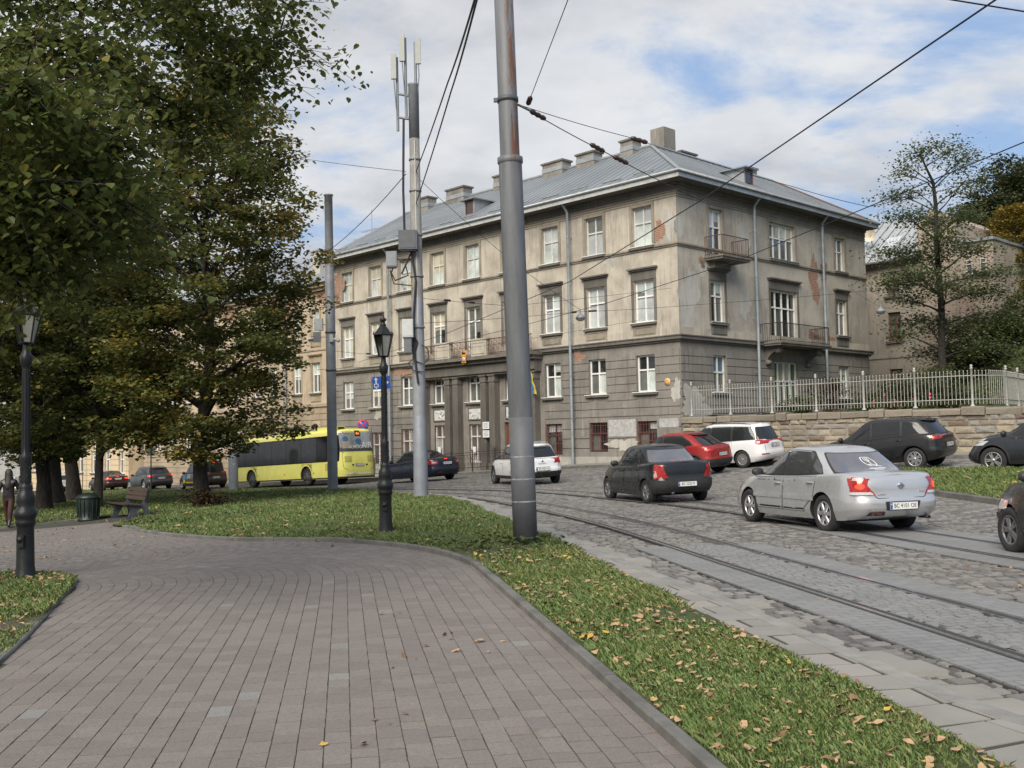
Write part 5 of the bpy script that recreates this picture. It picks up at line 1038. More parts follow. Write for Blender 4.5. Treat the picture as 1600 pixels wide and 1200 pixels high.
        for (poly,m_) in P['head']:
            o=surf('headlight' if hl is None else 'lamp_segment',[(sg*a,b) for a,b in poly],ef,.008 if hl is None else .012,m_,hl or c,.06,.015); hl=hl or o
        for (poly,m_) in P.get('headside',[]): surf('lamp_segment',poly,lowfn(sg),.009,m_,hl,.06,.012)
    # grille, boot lid line, rear reflector
    surf('grille',[(-.42,cl+.16),(.42,cl+.16),(.46,cl+.34),(-.46,cl+.34)],ef,.01,k_dark,c,.08,.03)
    if P.get('boot') and det:
        bp=P['boot']; mb=MB(); loop=smoothpoly(bp,.05,4); loop=[(a,b) for a,b in loop]
        pts=[er(np.array([a]),np.array([b]))[0]+np.array([-.002,0,0]) for a,b in loop]+[er(np.array([loop[0][0]]),np.array([loop[0][1]]))[0]+np.array([-.002,0,0])]; mb.tube(pts,.006,4,caps=False); mb.build('boot_gap',k_seam,c)
    for (poly,m_,nm_) in P.get('rear_extra',[]): surf(nm_,poly,er,.012,m_,c,.08,.01)
    for (poly,m_,nm_) in P.get('glass_extra',[]): surf(nm_,poly,lambda u,v:GH.end(u,v,False),.010,m_,c,.08,.0)
    if P.get('hbrake'): 
        a=P['hbrake']; surf('high_brake_light',[(-.14,a),(.14,a),(.14,a+.05),(-.14,a+.05)],lambda u,v:GH.end(u/(W*.42),v,False),.016,k_brake,c,.1)
    # wheels
    for x in ax:
        for s in (1,-1): wheel(c,x,s*(W/2-P.get('wtuck',.13)),R,P.get('tw',.20),P.get('rim',k_alloy),P.get('spokes',6),P.get('rstyle',0))
    # mirrors
    for s in (1,-1):
        xm=fb+.02; p=GH.side(np.array([xm]),np.array([.08]),s)[0]; mb=MB(); 
        mb.tube([(p[0],p[1],p[2]+.01),(p[0]-.02,p[1]+s*.10,p[2]+.03)],.025,6); V=[];Fm=[]
        mb.lathe([(.001,-.085),(.055,-.08),(.075,-.05),(.08,.0),(.075,.05),(.05,.085),(.001,.09)],(0,0,0),12,axis='y'); k=len(mb.v)
        mb.v=mb.v[:-84]+[(p[0]-.03+v[0]*.85,p[1]+s*.18+v[1]*1.25,p[2]+.06+v[2]*.95) for v in mb.v[-84:]]
        mo=mb.build('wing_mirror',P.get('mirror',body),c)
    # plates
    zp=P['plate'][0]; pr_=er(np.array([0.]),np.array([zp]))[0]; plate(c,pr_[0]-.02,P.get('plate_y',0),zp,P['plate'][1],-PI/2,P.get('ptilt',0))
    pf_=ef(np.array([0.]),np.array([cl+.26]))[0]; plate(c,pf_[0]+.02,0,cl+.24,P['plate'][1] if det else '',PI/2)
    if P.get('exhaust'): y,z=P['exhaust']; mb=MB(); mb.lathe([(.024,-.12),(.03,-.12),(.03,.12),(.024,.12),(.024,-.12)],(xR+.24,y,z),10,axis='x'); mb.build('exhaust_pipe',k_chrome if P.get('exchrome') else k_dark,c)
    if P.get('rails'):
        for s in (1,-1):
            xs_=np.linspace(P['rails'][0],P['rails'][1],7); pts=[]
            for i,x in enumerate(xs_): q=GH.side(np.array([x]),np.array([.985]),s)[0]; pts.append((q[0],q[1]*.97,q[2]+(.05 if 0<i<6 else .0)))
            mb=MB(); mb.tube(pts,.018,6); mb.build('roof_rail',P.get('railmat',k_dark),c)
    if P.get('spoiler'):
        mb=MB(); q=GH.end(np.array([0.,.8]),np.array([.97,.97]),False); V=[]
        for yy in (-.8,-.4,0,.4,.8):
            e_=GH.end(np.array([yy]),np.array([.95]),False)[0]; V+=[(e_[0]+.12,e_[1],e_[2]+.035),(e_[0]-.16,e_[1]*.97,e_[2]+.0),(e_[0]-.14,e_[1]*.97,e_[2]-.03)]
        mb.add(V,[(i*3+a,i*3+b,(i+1)*3+b,(i+1)*3+a) for i in range(4) for a,b in ((0,1),(1,2),(2,0))],0,False); mb.build('spoiler',P.get('spmat',body),c)
    if P.get('aerial'): x=P['aerial']; mb=MB(); mb.tube([(x,0,float(zr(x))+.03),(x-.28,0,float(zr(x))+.30)],.006,5); mb.build('aerial',k_dark,c)
    # underbody
    mb=MB(); mb.b2((xR+.55,-W*.38,cl+.0),(xF-.5,W*.38,cl+.12)); mb.build('underbody',k_arch,c)
    c['_']=0; del c['_']
    return c,LB,GH,er,ef
silver=paint('silver_paint',(.53,.535,.54),.55,.22,.08); blackp=paint('black_paint',(.012,.012,.013),0,.22,.12); blackmatt=paint('black_dusty_paint',(.011,.012,.013),0,.20,.12); whitep=paint('white_paint',(.68,.69,.70),0,.25,.1); redp=paint('red_paint',(.30,.022,.020),.25,.24,.1); bluep=paint('dark_blue_paint',(.012,.017,.035),.2,.22,.12); greyp=paint('dark_grey_paint',(.04,.045,.052),.5,.25,.1); brownp=paint('brown_grey_paint',(.075,.066,.058),.4,.3,.15); lgreyp=paint('grey_green_paint',(.075,.085,.085),.5,.3,.12); dredp=paint('dark_maroon_paint',(.035,.014,.015),.2,.25,.12); silver2=paint('pale_silver_paint',(.50,.50,.48),.3,.3,.1)
BASE=dict(detail=1)
SED=dict(L=4.51,W=1.71,H=1.45,wb=2.535,ax=(1.315,-1.22),R=.318,clear=.20,belt=[(-2.26,.90),(-2.12,.975),(-1.8,1.005),(-1.2,.985),(-.5,.945),(.3,.925),(1.0,.92),(1.25,.905),(1.7,.83),(2.05,.74),(2.25,.62)],
  roof=[(-1.85,1.20),(-1.2,1.345),(-.7,1.42),(-.2,1.445),(.25,1.43),(.7,1.36),(1.2,1.20)],xF0=1.42,xF1=.34,xR0=-1.78,xR1=-.90,w0=.91,w1=.70,side=(1.20,.40,-.70,-1.14),rk=(-1.02,.45),pillars=[.04,-.82],doors=[(.04,1.08,.04,.94),(-1.02,.01,-.66,.01)],
  tail=[([(.805,.655),(.47,.655),(.68,.925),(.74,.95),(.805,.90)],k_red),([(.80,.66),(.50,.66),(.535,.705),(.80,.705)],k_clear),([(.735,.885),(.675,.905),(.73,.94),(.795,.90)],k_pinklens),([(.69,.745),(.635,.775),(.635,.82),(.69,.85),(.745,.82),(.745,.775)],k_brake)],tailside=[([(-2.19,.65),(-2.02,.65),(-1.90,.93),(-2.14,.92)],k_red)],
  head=[([(.45,.56),(.80,.60),(.80,.72),(.50,.70)],k_clear)],headside=[([(2.08,.57),(1.85,.64),(1.83,.72),(2.05,.68)],k_clear)],plate=(.475,'BC 4101 OE'),boot=[(-.46,.60),(.46,.60),(.62,.955),(-.62,.955)],mould=.56,exhaust=(-.58,.26),rim=k_alloy,spokes=6)
VC='vehicles queuing in the street'
sp=dict(SED,glass=autoglass('side_glass_reflecting',(.05,.054,.056),.04,.85,.7),paint=silver,rglass=k_glass2,aerial=None,mirror=k_dark,rear_extra=[([(-.30,.33),(-.62,.33),(-.60,.385),(-.31,.385)][::-1],k_dark,'fog_light_recess'),([(.30,.325),(.60,.325),(.58,.385),(.31,.385)],k_dark,'fog_light_recess'),([(.36,.337),(.54,.337),(.54,.372),(.37,.372)],k_red,'fog_light'),([(-.30,.41),(.30,.41),(.33,.55),(-.33,.55)],k_dark,'plate_recess')][1:])
car_s,LBs,GHs,ers,efs=car('silver_saloon','silver saloon car on the tram rails with a white decal on its rear window',VC,sp,(5.70,18.9),16)
# badge, boot lettering, rear-window decal
def rear_point(er,y,z,d=.016): p=er(np.array([y]),np.array([z]))[0]; return (p[0]-d,p[1],p[2])
p=rear_point(ers,0,.80); mb=MB(); mb.lathe([(.034,-.004),(.046,-.006),(.05,0),(.046,.008),(.034,.006),(.034,-.004)],p,20,axis='x'); mb.box((p[0]-.004,p[1],p[2]),(.012,.12,.022)); mb.build('badge',k_chrome,car_s)
text('boot_lettering','ALMERA',.032,k_chrome,car_s,rear_point(ers,.37,.665,.014),-PI/2); text('boot_lettering','Classic',.03,k_chrome,car_s,rear_point(ers,-.40,.70,.014),-PI/2)
def decal(c,GH):
    mb=MB(); f=lambda u,v:GH.end(np.asarray(u),np.asarray(v),False)
    def stroke(pts,w):
        P=np.array(pts); N=normals2(P); A=P+N*w; Bq=P-N*w; A3=f(A[:,0],A[:,1]); B3=f(Bq[:,0],Bq[:,1]); off=np.array([-.010,0,.006]); n=len(P); mb.add(list(A3+off)+list(B3+off),[(i,i+1,n+i+1,n+i) for i in range(n-1)])
    c0=(-.07,.56); 
    for s in (-1,1): stroke([(c0[0]+s*.16*math.sin(t)*1.0,c0[1]-.20*math.cos(t)) for t in np.linspace(.35,2.5,9)],.012)
    stroke([(c0[0],c0[1]-.1),(c0[0],c0[1]+.17)],.012); stroke([(c0[0]-.055,c0[1]+.17),(c0[0]-.05,c0[1]+.03),(c0[0],c0[1]+.0)],.010); stroke([(c0[0]+.055,c0[1]+.17),(c0[0]+.05,c0[1]+.03),(c0[0],c0[1]+.0)],.010); stroke([(c0[0]-.09,c0[1]-.12),(c0[0]+.12,c0[1]-.12),(c0[0]-.2,c0[1]-.2)],.010)
    for k in range(13): u=c0[0]+.19-k*.032; stroke([(u,.245),(u-.004,.30)],.011)
    for k in range(8): u=c0[0]+.11-k*.030; stroke([(u,.19),(u-.004,.225)],.009)
    mb.build('window_decal',k_white,c)
    mb=MB(); 
    for u in (-.17,-.23,-.28): 
        p=f(np.array([u-.02,u+.02,u+.0]),np.array([.10,.10,.15])); q=f(np.array([u-.02,u+.02,u+.02,u-.02]),np.array([.08,.08,.14,.14]))+np.array([-.012,0,.006]); mb.add(list(q),[(0,1,2,3)])
    mb.build('high_brake_light',k_brake,c)
decal(car_s,GHs)
LOG=dict(SED,L=4.25,W=1.74,H=1.53,wb=2.63,ax=(1.29,-1.34),R=.31,clear=.2,belt=[(-2.13,1.00),(-2.02,1.055),(-1.7,1.075),(-1.2,1.05),(-.5,1.0),(.3,.98),(.95,.97),(1.2,.95),(1.6,.88),(1.95,.78),(2.12,.66)],
  roof=[(-1.75,1.28),(-1.2,1.42),(-.7,1.49),(-.2,1.52),(.25,1.50),(.7,1.42),(1.15,1.28)],xF0=1.2,xF1=.35,xR0=-1.62,xR1=-.98,side=(1.0,.40,-.80,-1.18),rk=(-1.08,.45),pillars=[.02,-.86],doors=[(-.0,.98,-.0,.92),(-1.05,-.03,-.75,-.03)],w1=.74,
  paint=blackmatt,rglass=k_glass2,tail=[([(.86,.66),(.66,.66),(.73,1.02),(.84,1.02)],k_red),([(.83,.70),(.755,.70),(.77,.86),(.84,.86)],k_pinklens)],tailside=[([(-2.06,.67),(-1.94,.67),(-1.90,1.0),(-2.02,1.0)],k_red)],
  plate=(.50,'BC 2320 PI'),boot=[(-.62,.64),(.62,.64),(.70,1.02),(-.70,1.02)],rbump=(.30,.62),exhaust=(.34,.27),exchrome=True,rim=k_greyrim,spokes=7,mould=.60,mouldmat=k_dark,hbrake=.06,handle=k_dark,mirror=k_dark,rear=[(0,.14,.93),(.10,.05,.97),(.22,.01,1.0),(.44,.0,1.0),(.50,.05,.998),(.64,.05,.99),(.82,.05,.975),(.94,.06,.955),(.98,.08,.93),(1,.12,.90)])
c2,_,_,er2,_=car('black_saloon','dusty black saloon car with dark hubcaps waiting ahead of the silver one',VC,LOG,(3.87,28.6),17)
text('boot_badge','V',.10,k_dark,c2,rear_point(er2,0,.90,.014),-PI/2)
HAT=dict(SED,L=4.08,W=1.76,H=1.58,wb=2.59,ax=(1.27,-1.32),R=.325,clear=.24,belt=[(-2.05,1.00),(-1.9,1.03),(-1.2,1.03),(-.5,1.0),(.3,.98),(.95,.97),(1.2,.95),(1.6,.90),(1.9,.82),(2.04,.70)],
  roof=[(-2.0,1.40),(-1.6,1.49),(-1.0,1.54),(-.3,1.565),(.25,1.55),(.7,1.47),(1.15,1.3)],xF0=1.2,xF1=.35,xR0=-1.97,xR1=-1.62,side=(1.0,.42,-1.25,-1.62),rk=(-1.5,.5),pillars=[.02,-.92],doors=[(-.0,.98,-.0,.92),(-1.02,-.03,-.72,-.03)],w0=.93,w1=.74,rg0=.10,rg1=.80,rw=(.80,.74),
  paint=whitep,tail=[([(.86,.78),(.70,.78),(.68,1.0),(.83,1.01)],k_red),([(.83,.88),(.74,.88),(.73,.96),(.82,.96)],k_brake)],tailside=[([(-1.98,.80),(-1.84,.82),(-1.80,.99),(-1.95,.99)],k_red)],plate=(.60,'BC 4002 IB'),boot=[(-.66,.50),(.66,.50),(.67,.98),(-.67,.98)],rbump=(.30,.50),clad=True,rails=(.2,-1.5),railmat=k_alloy,spokes=5,rstyle=1,rim=k_greyrim,spoiler=True,exhaust=None,mould=None,mirror=k_dark)
c3,_,_,er3,_=car('white_hatchback','white raised hatchback car with roof rails, half hidden by the nearest grey pole',VC,HAT,(0.42,40.2),20)
text('boot_lettering','SANDERO',.05,k_chrome,c3,rear_point(er3,0,.80,.014),-PI/2); mb=MB(); pq=rear_point(er3,0,.90); mb.lathe([(.001,0),(.06,0),(.05,-.015),(.001,-.02)],pq,4,axis='x'); mb.build('badge',k_chrome,c3)
JUK=dict(HAT,L=4.18,W=1.80,H=1.58,R=.345,clear=.23,belt=[(-2.08,.98),(-1.9,1.06),(-1.3,1.12),(-.6,1.04),(.3,1.0),(.95,1.0),(1.3,.99),(1.7,.95),(1.95,.86),(2.09,.72)],roof=[(-2.0,1.30),(-1.5,1.44),(-1.0,1.52),(-.3,1.565),(.25,1.55),(.7,1.47),(1.15,1.3)],xR0=-1.95,xR1=-1.15,side=(1.0,.45,-.78,-1.28),pillars=[.02],rk=(-1.15,.45),paint=redp,
  tail=[([(.87,.86),(.52,.93),(.52,.99),(.86,1.0)],k_red),([(.84,.89),(.70,.92),(.70,.95),(.84,.95)],k_brake)],tailside=[([(-2.02,.86),(-1.70,.94),(-1.68,1.0),(-1.98,.99)],k_red)],plate=(.74,'BC 5512 PK'),rbump=(.28,.58),rails=None,spmat=k_dark,spoiler=True,rg0=.12,rg1=.78,rim=k_greyrim)
car('red_crossover','red compact crossover car with black arch trim, behind the black saloon',VC,JUK,(6.25,39.2),47)
MPV=dict(HAT,L=4.85,W=1.90,H=1.74,wb=2.92,ax=(1.5,-1.42),R=.335,clear=.2,belt=[(-2.43,1.02),(-2.3,1.08),(-1.2,1.06),(-.5,1.03),(.3,1.0),(.95,.99),(1.5,.98),(1.9,.90),(2.2,.80),(2.43,.64)],roof=[(-2.4,1.58),(-2.0,1.65),(-1.0,1.71),(-.1,1.73),(.4,1.70),(.9,1.58),(1.6,1.3)],xF0=1.65,xF1=.50,xR0=-2.33,xR1=-2.0,side=(1.35,.60,-1.72,-1.95),rk=(-1.9,.4),pillars=[.85,-.0,-.98],doors=[(.02,1.05,.02,1.0),(-1.0,-.02,-.85,-.02)],paint=whitep,
  tail=[([(.93,.90),(.66,.92),(.66,1.06),(.92,1.07)],k_red)],tailside=[([(-2.36,.92),(-2.05,.94),(-2.03,1.06),(-2.33,1.06)],k_red)],plate=(.84,'BC 7780 OA'),rbump=None,clad=None,rails=(.3,-1.7),railmat=k_dark,spoiler=False,rim=k_alloy,spokes=10,rg0=.02,rg1=.82,rear_extra=[([(.50,.50),(.84,.50),(.84,.545),(.50,.545)],k_red,'reflector')])
car('white_people_carrier','white people carrier van parked against the stone wall behind the red car','vehicles in the side street',MPV,(8.55,41.6),45)
ASX=dict(HAT,L=4.30,W=1.78,H=1.62,wb=2.67,ax=(1.36,-1.31),R=.345,clear=.24,belt=[(-2.14,.98),(-2.0,1.08),(-1.3,1.10),(-.5,1.05),(.3,1.0),(.95,.99),(1.3,.97),(1.7,.92),(1.98,.83),(2.14,.68)],roof=[(-2.1,1.44),(-1.6,1.53),(-1.0,1.58),(-.3,1.605),(.25,1.59),(.7,1.5),(1.15,1.3)],xF0=1.35,xF1=.35,xR0=-2.04,xR1=-1.62,side=(1.08,.42,-1.20,-1.75),rk=(-1.55,.42),pillars=[.02,-.95],doors=[(-.0,1.0,-.0,.95),(-1.05,-.03,-.70,-.03)],paint=blackp,
  tail=[([(.88,.90),(.66,.93),(.66,1.02),(.86,1.05)],k_red),([(.85,.95),(.75,.96),(.75,1.0),(.85,1.01)],k_amber)],tailside=[([(-2.08,.92),(-1.78,.98),(-1.76,1.04),(-2.04,1.04)],k_red)],headside=[([(2.05,.72),(1.66,.80),(1.58,.88),(1.95,.80)],k_clear)],plate=(.72,'BC 1190 KC'),rbump=None,clad=True,cladmat=blackp,rails=None,spoiler=True,rim=k_alloy,spokes=7,rstyle=1,arch=1.16)
car('black_suv','glossy black compact SUV with silver wheels in front of the stone wall','vehicles in the side street',ASX,(12.05,33.3),47)
KIA=dict(ASX,L=4.48,W=1.86,H=1.64,R=.36,paint=greyp,belt=[(-2.24,.98),(-2.0,1.08),(-1.3,1.08),(-.5,1.05),(.3,1.03),(.95,1.03),(1.4,1.01),(1.8,.95),(2.08,.86),(2.24,.72)],ax=(1.38,-1.29),plate=(.8,'BC 3316 HT'),clad=True,cladmat=k_dark,rails=(.2,-1.5),railmat=k_chrome,headside=[([(2.16,.80),(1.72,.86),(1.52,.97),(1.98,.92)],k_clear)],head=[([(.50,.74),(.84,.78),(.84,.90),(.55,.86)],k_clear)],rstyle=1,spokes=5)
car('dark_grey_suv','dark grey SUV cut off by the right edge, its headlight beside the grass verge','vehicles in the side street',KIA,(14.95,28.2),44)
MON=dict(SED,L=4.80,W=1.88,H=1.50,wb=2.85,ax=(1.42,-1.43),R=.33,belt=[(-2.4,.98),(-2.25,1.05),(-1.9,1.07),(-1.2,1.05),(-.5,1.0),(.3,.97),(1.0,.96),(1.3,.94),(1.8,.86),(2.15,.76),(2.4,.62)],roof=[(-2.1,1.18),(-1.5,1.35),(-.9,1.45),(-.3,1.49),(.25,1.48),(.7,1.40),(1.2,1.24)],xF0=1.35,xF1=.30,xR0=-2.02,xR1=-.90,side=(1.1,.36,-.85,-1.35),rk=(-1.2,.42),pillars=[-.02,-1.0],doors=[(-.02,1.05,-.02,1.0),(-1.08,-.05,-.78,-.05)],paint=bluep,rglass=k_glass,
  tail=[([(.92,.78),(.50,.80),(.54,.95),(.90,.97)],k_red),([(.80,.83),(.60,.84),(.62,.90),(.80,.92)],k_pinklens)],tailside=[([(-2.32,.80),(-2.0,.85),(-1.98,.94),(-2.28,.95)],k_red)],plate=(.82,'BC 8143 EI'),boot=[(-.5,.64),(.5,.64),(.66,1.02),(-.66,1.02)],exhaust=None,mould=None,spokes=5,rstyle=1,rear_extra=[([(-.09,1.0),(.09,1.0),(.09,1.03),(-.09,1.03)],k_brake,'high_brake_light'),([(.35,.40),(.6,.40),(.6,.43),(.35,.43)],k_red,'reflector')])
car('dark_blue_saloon','dark blue saloon car behind the antenna pole, following the yellow bus',VC,MON,(-4.65,50.),42)
VAN=dict(MPV,L=4.45,W=1.82,H=1.82,wb=2.7,ax=(1.35,-1.35),R=.325,belt=[(-2.22,1.05),(-2.1,1.1),(-1.2,1.09),(-.5,1.06),(.3,1.03),(.95,1.02),(1.4,1.0),(1.8,.92),(2.05,.82),(2.22,.66)],roof=[(-2.2,1.72),(-1.9,1.76),(-1.0,1.80),(-.1,1.81),(.4,1.77),(.9,1.6),(1.5,1.3)],xF0=1.5,xF1=.55,xR0=-2.17,xR1=-2.05,side=(1.25,.68,-1.8,-1.95),pillars=[.05,-.95],paint=brownp,hbrake=.88,cat='van',plate=(.72,'BC 6604 HO'),tail=[([(.90,.86),(.74,.86),(.74,1.08),(.88,1.08)],k_red),([(.86,.95),(.78,.95),(.78,1.02),(.86,1.02)],k_brake)],tailside=[([(-2.17,.88),(-2.08,.88),(-2.06,1.07),(-2.14,1.07)],k_red)],rear_extra=[],doors=[(.08,1.1,.08,1.05),(-.95,.03,-.85,.03)],rim=k_alloy,spokes=5,rails=None)
cv,LBv,_,_,_=car('brown_van','brown grey van with blue and yellow side sign behind the linden trunk',VC,VAN,(-20.6,68),40)
fnv=lambda u,v:LBv.side(u,LBv.hz(u,v),1)
surf('side_sign',[(.62,.42),(.98,.42),(.90,.66),(.66,.62)],fnv,.008,k_pyel,cv,.1); surf('side_sign',[(.60,.64),(.94,.68),(1.0,.92),(.78,.98),(.6,.85)],fnv,.008,M('sign_blue',(.04,.25,.55),.5,0,0),cv,.1); surf('side_sign',[(-.75,.42),(.5,.42),(.5,.5),(-.75,.5)],fnv,.008,k_pyel,cv,.1); surf('side_sign',[(-.2,.72),(.35,.72),(.35,.98),(-.2,.98)],fnv,.008,M('sign_grey',(.4,.4,.42),.5,0,0),cv,.1)
Q5=dict(ASX,L=4.62,W=1.90,H=1.66,paint=lgreyp,hbrake=.90,plate=(.80,'BC 9470 MA'),belt=[(-2.3,1.0),(-2.15,1.08),(-1.3,1.08),(-.5,1.04),(.3,1.0),(.95,.99),(1.4,.97),(1.8,.91),(2.1,.82),(2.3,.66)],xR0=-2.18,xR1=-1.70,ax=(1.42,-1.38),R=.37,tail=[([(.94,.88),(.52,.92),(.52,1.02),(.92,1.05)],k_red),([(.9,.92),(.7,.94),(.7,1.0),(.9,1.01)],k_brake)],tailside=[([(-2.24,.9),(-1.98,.95),(-1.96,1.03),(-2.2,1.03)],k_red)],rear_extra=[([(.4,.56),(.86,.56),(.86,.60),(.4,.60)],k_red,'reflector')],rails=(.2,-1.5),railmat=k_alloy,clad=False)
car('grey_suv','grey SUV with lit brake lights glimpsed above the park bench',VC,Q5,(-25.6,72.2),40)
car('maroon_saloon','dark maroon saloon car with lit tail lights left of the grey SUV',VC,dict(MON,paint=dredp,detail=0,plate=(.86,'BC 2058 CX'),tail=[([(.92,.80),(.44,.83),(.46,.95),(.90,.97)],k_red),([(.84,.84),(.5,.86),(.5,.92),(.84,.93)],k_brake)]),(-31.6,80),40)
car('silver_hatchback','pale silver hatchback car seen between two dark tree trunks',VC,dict(HAT,paint=silver2,detail=0,plate=(.55,''),rails=None,clad=None,spoiler=False,tail=[([(.86,.74),(.62,.74),(.64,.94),(.84,.95)],k_red),([(.8,.82),(.7,.82),(.7,.9),(.8,.9)],k_brake)]),(-38.2,86.5),38)
car('silver_estate','pale silver estate car at the far left behind the lamp post',VC,dict(MPV,paint=silver2,detail=0,plate=(.6,''),rails=(.3,-1.8),H=1.6,scale=.92),(-43.2,90),30)
FRO=dict(HAT,L=4.2,W=1.74,paint=blackp,clad=None,rails=None,spoiler=False,rbump=None,ax=(1.28,-1.25),pf=3.6,R=.31,head=[([(.42,.56),(.74,.58),(.78,.72),(.45,.70)],k_clear),([(.74,.58),(.84,.585),(.84,.715),(.78,.72)],k_pinklens)],headside=[([(2.0,.56),(1.78,.60),(1.76,.70),(1.96,.70)],k_pinklens)],front=[(0,.16),(.1,.06),(.25,.02),(.50,.0),(.55,.05),(.7,.07),(.85,.14),(.95,.26),(1,.36)],fbump=None,plate=(.6,''))
cf,LBf,_,_,eff=car('black_car','black car entering at the right edge of the picture, only its front corner in view',VC,FRO,(7.6,12.75),3)
for sg in (1,-1): surf('bumper_strip',[(1.55,.44),(2.06,.44),(2.06,.51),(1.55,.51)],lambda u,v,sg=sg:LBf.side(u,LBf.hz(u,v),sg),.014,k_dark,cf,.06,.01); surf('reflector',[(1.98,.40),(2.03,.40),(2.03,.43),(1.98,.43)],lambda u,v,sg=sg:LBf.side(u,LBf.hz(u,v),sg),.012,k_brake,cf,.06)  # small red patch: red reflection on the bumper, painted as a glow
# ------------------------------------------------------------------ bus
def bus():
    X,Y=-8.25,55.3; A=rad(44); L,W=12.0,2.55; hd=Vector((-math.sin(A),math.cos(A),0)); ctr=Vector((X,Y,0))+hd*(L/2)
    za,zb_=gz(X+hd.x*3,Y+hd.y*3),gz(X+hd.x*9,Y+hd.y*9); pitch=math.atan2(zb_-za,6.0)
    fx=Vector((hd.x*math.cos(pitch),hd.y*math.cos(pitch),math.sin(pitch))); ly=Vector((-hd.y,hd.x,0)); up=fx.cross(ly)
    b=thing('yellow_bus','yellow city bus with dark side windows and an advertisement on its rear window','bus',group=VC); Mx=Matrix((fx,ly,up)).transposed().to_4x4(); Mx.translation=Vector((ctr.x,ctr.y,(za+zb_)/2)); b.matrix_world=Mx
    yl=M('bus_yellow',(.70,.68,.17),.35,0,.06,2,coat=.5); yd=M('bus_yellow_vent',(.40,.39,.10),.6,0,.1,20); bd=M('bus_black_glass',(.010,.010,.011),.12,0,.1,1,spec=.3)
    S=Shell(lambda x:0*x+.30,lambda x:0*x+2.93,[(0,-L/2+.06,L/2-.06,.985),(.08,-L/2,L/2,1),(.36,-L/2,L/2,1),(.45,-L/2+.03,L/2-.02,1),(.85,-L/2+.16,L/2-.08,.985),(.94,-L/2+.19,L/2-.12,.965),(.98,-L/2+.26,L/2-.2,.93),(1,-L/2+.36,L/2-.3,.88)],W,14,14,6)
    V,F=S.mesh([0,.08,.2,.36,.45,.6,.75,.85,.9,.94,.98,1],.05,nside=30,nend=8); me=bm_merge(V,F,yl,'body'); me.materials.append(k_arch); me.polygons.foreach_set('use_smooth',[True]*len(me.polygons)); bo=link('body',me,b); me.set_sharp_from_angle(angle=rad(40))
    ax=(L/2-2.75,-L/2+3.3); R=.48
    cb=MB()
    for x in ax:
        for s in (-1,1): cb.lathe([(.001,-.4),(R*1.17,-.4),(R*1.17,.4),(.001,.4)],(x,s*(W/2-.1),R+.02),26,axis='y')
    cu=cb.build('cutter',k_arch); cu.parent=b; bpy.context.view_layer.update(); md=bo.modifiers.new('b','BOOLEAN'); md.object=cu; md.operation='DIFFERENCE'; md.solver='EXACT'
    nm=bpy.data.meshes.new_from_object(bo.evaluated_get(bpy.context.evaluated_depsgraph_get())); bo.modifiers.clear(); bo.data=nm; bpy.data.objects.remove(cu)
    co=np.array([p.center[:] for p in nm.polygons]); mi=np.zeros(len(co),np.int32)
    for x in ax: d=np.hypot(co[:,0]-x,co[:,2]-R-.02); mi[(d<R*1.17+.01)&(np.abs(co[:,1])>.6)&(co[:,2]>.31)]=1
    nm.polygons.foreach_set('material_index',mi)
    while len(nm.materials)<2: nm.materials.append(k_arch)
    hz=lambda z:(z-.30)/2.63
    for sg in (1,-1):
        fn=lambda u,v,sg=sg:S.side(u,hz(v),sg)
        surf('window_band',[(-L/2+.28,1.22),(L/2-.3,1.22),(L/2-.3,2.62),(-L/2+.28,2.62)],fn,.006,bd,b,.5,.04)
        xs=[-L/2+1.05,-L/2+2.2,-L/2+3.75,-L/2+5.3,-L/2+6.85,-L/2+8.4,-L/2+9.9,L/2-.45]
        for i in range(1,len(xs)-1): surf('side_window',[(xs[i]+.03,1.28),(xs[i+1]-.03,1.28),(xs[i+1]-.03,2.54),(xs[i]+.03,2.54)],fn,.012,M('bus_pane',(.02,.022,.024),.1,0,.3,.8,spec=.4),b,.4,.05)
        for i,x in enumerate(ax):
            n=13; t=np.linspace(-.1,PI+.1,n); ro,ri=R*1.34,R*1.18; surf('arch_trim',[(x+ro*math.cos(k),R+.02+ro*math.sin(k)) for k in t]+[(x+ri*math.cos(k),R+.02+ri*math.sin(k)) for k in t[::-1]],fn,.02,yl,b,.3)
        surf('skirt',[(-L/2+.2,.31),(L/2-.3,.31),(L/2-.3,.38),(-L/2+.2,.38)],fn,.01,k_dark,b,.5)
        for x in (-L/2+2.5,-L/2+5.5,L/2-3.6): surf('side_marker',[(x,.62),(x+.09,.62),(x+.09,.68),(x,.68)],fn,.012,k_red,b,.2)
        surf('vent',[(-L/2+1.0,.75),(-L/2+1.4,.75),(-L/2+1.4,1.12),(-L/2+1.0,1.12)],fn,.012,yd,b,.2)
    er=lambda u,v:S.end(u,hz(v),False)
    rw=surf('rear_window',[(-.86,1.72),(.84,1.72),(.86,2.80),(-.86,2.80)],er,.008,M('ad_ground',(.16,.17,.18),.2,0,.25,1.2,coat=1),b,.1,.03)
    def adp(nm_,poly,m_,d): surf(nm_,poly,er,d,m_,rw,.1)
    # the advertisement printed on the rear window (its cartoon figure left out); y to the right of the viewer is negative
    adp('ad_print',[(.84,1.95),(-.2,1.95),(-.2,2.74),(.84,2.74)],M('ad_pale',(.22,.235,.24),.25,0,.25,3),.010); adp('ad_print',[(-.2,1.95),(-.84,1.95),(-.84,2.76),(-.2,2.76)],M('ad_blue_grey',(.26,.32,.37),.25,0,.2,3),.010); adp('ad_print',[(.85,1.73),(-.83,1.73),(-.83,1.95),(.85,1.95)],M('ad_dark',(.06,.065,.07),.25,0,.1,3),.010)
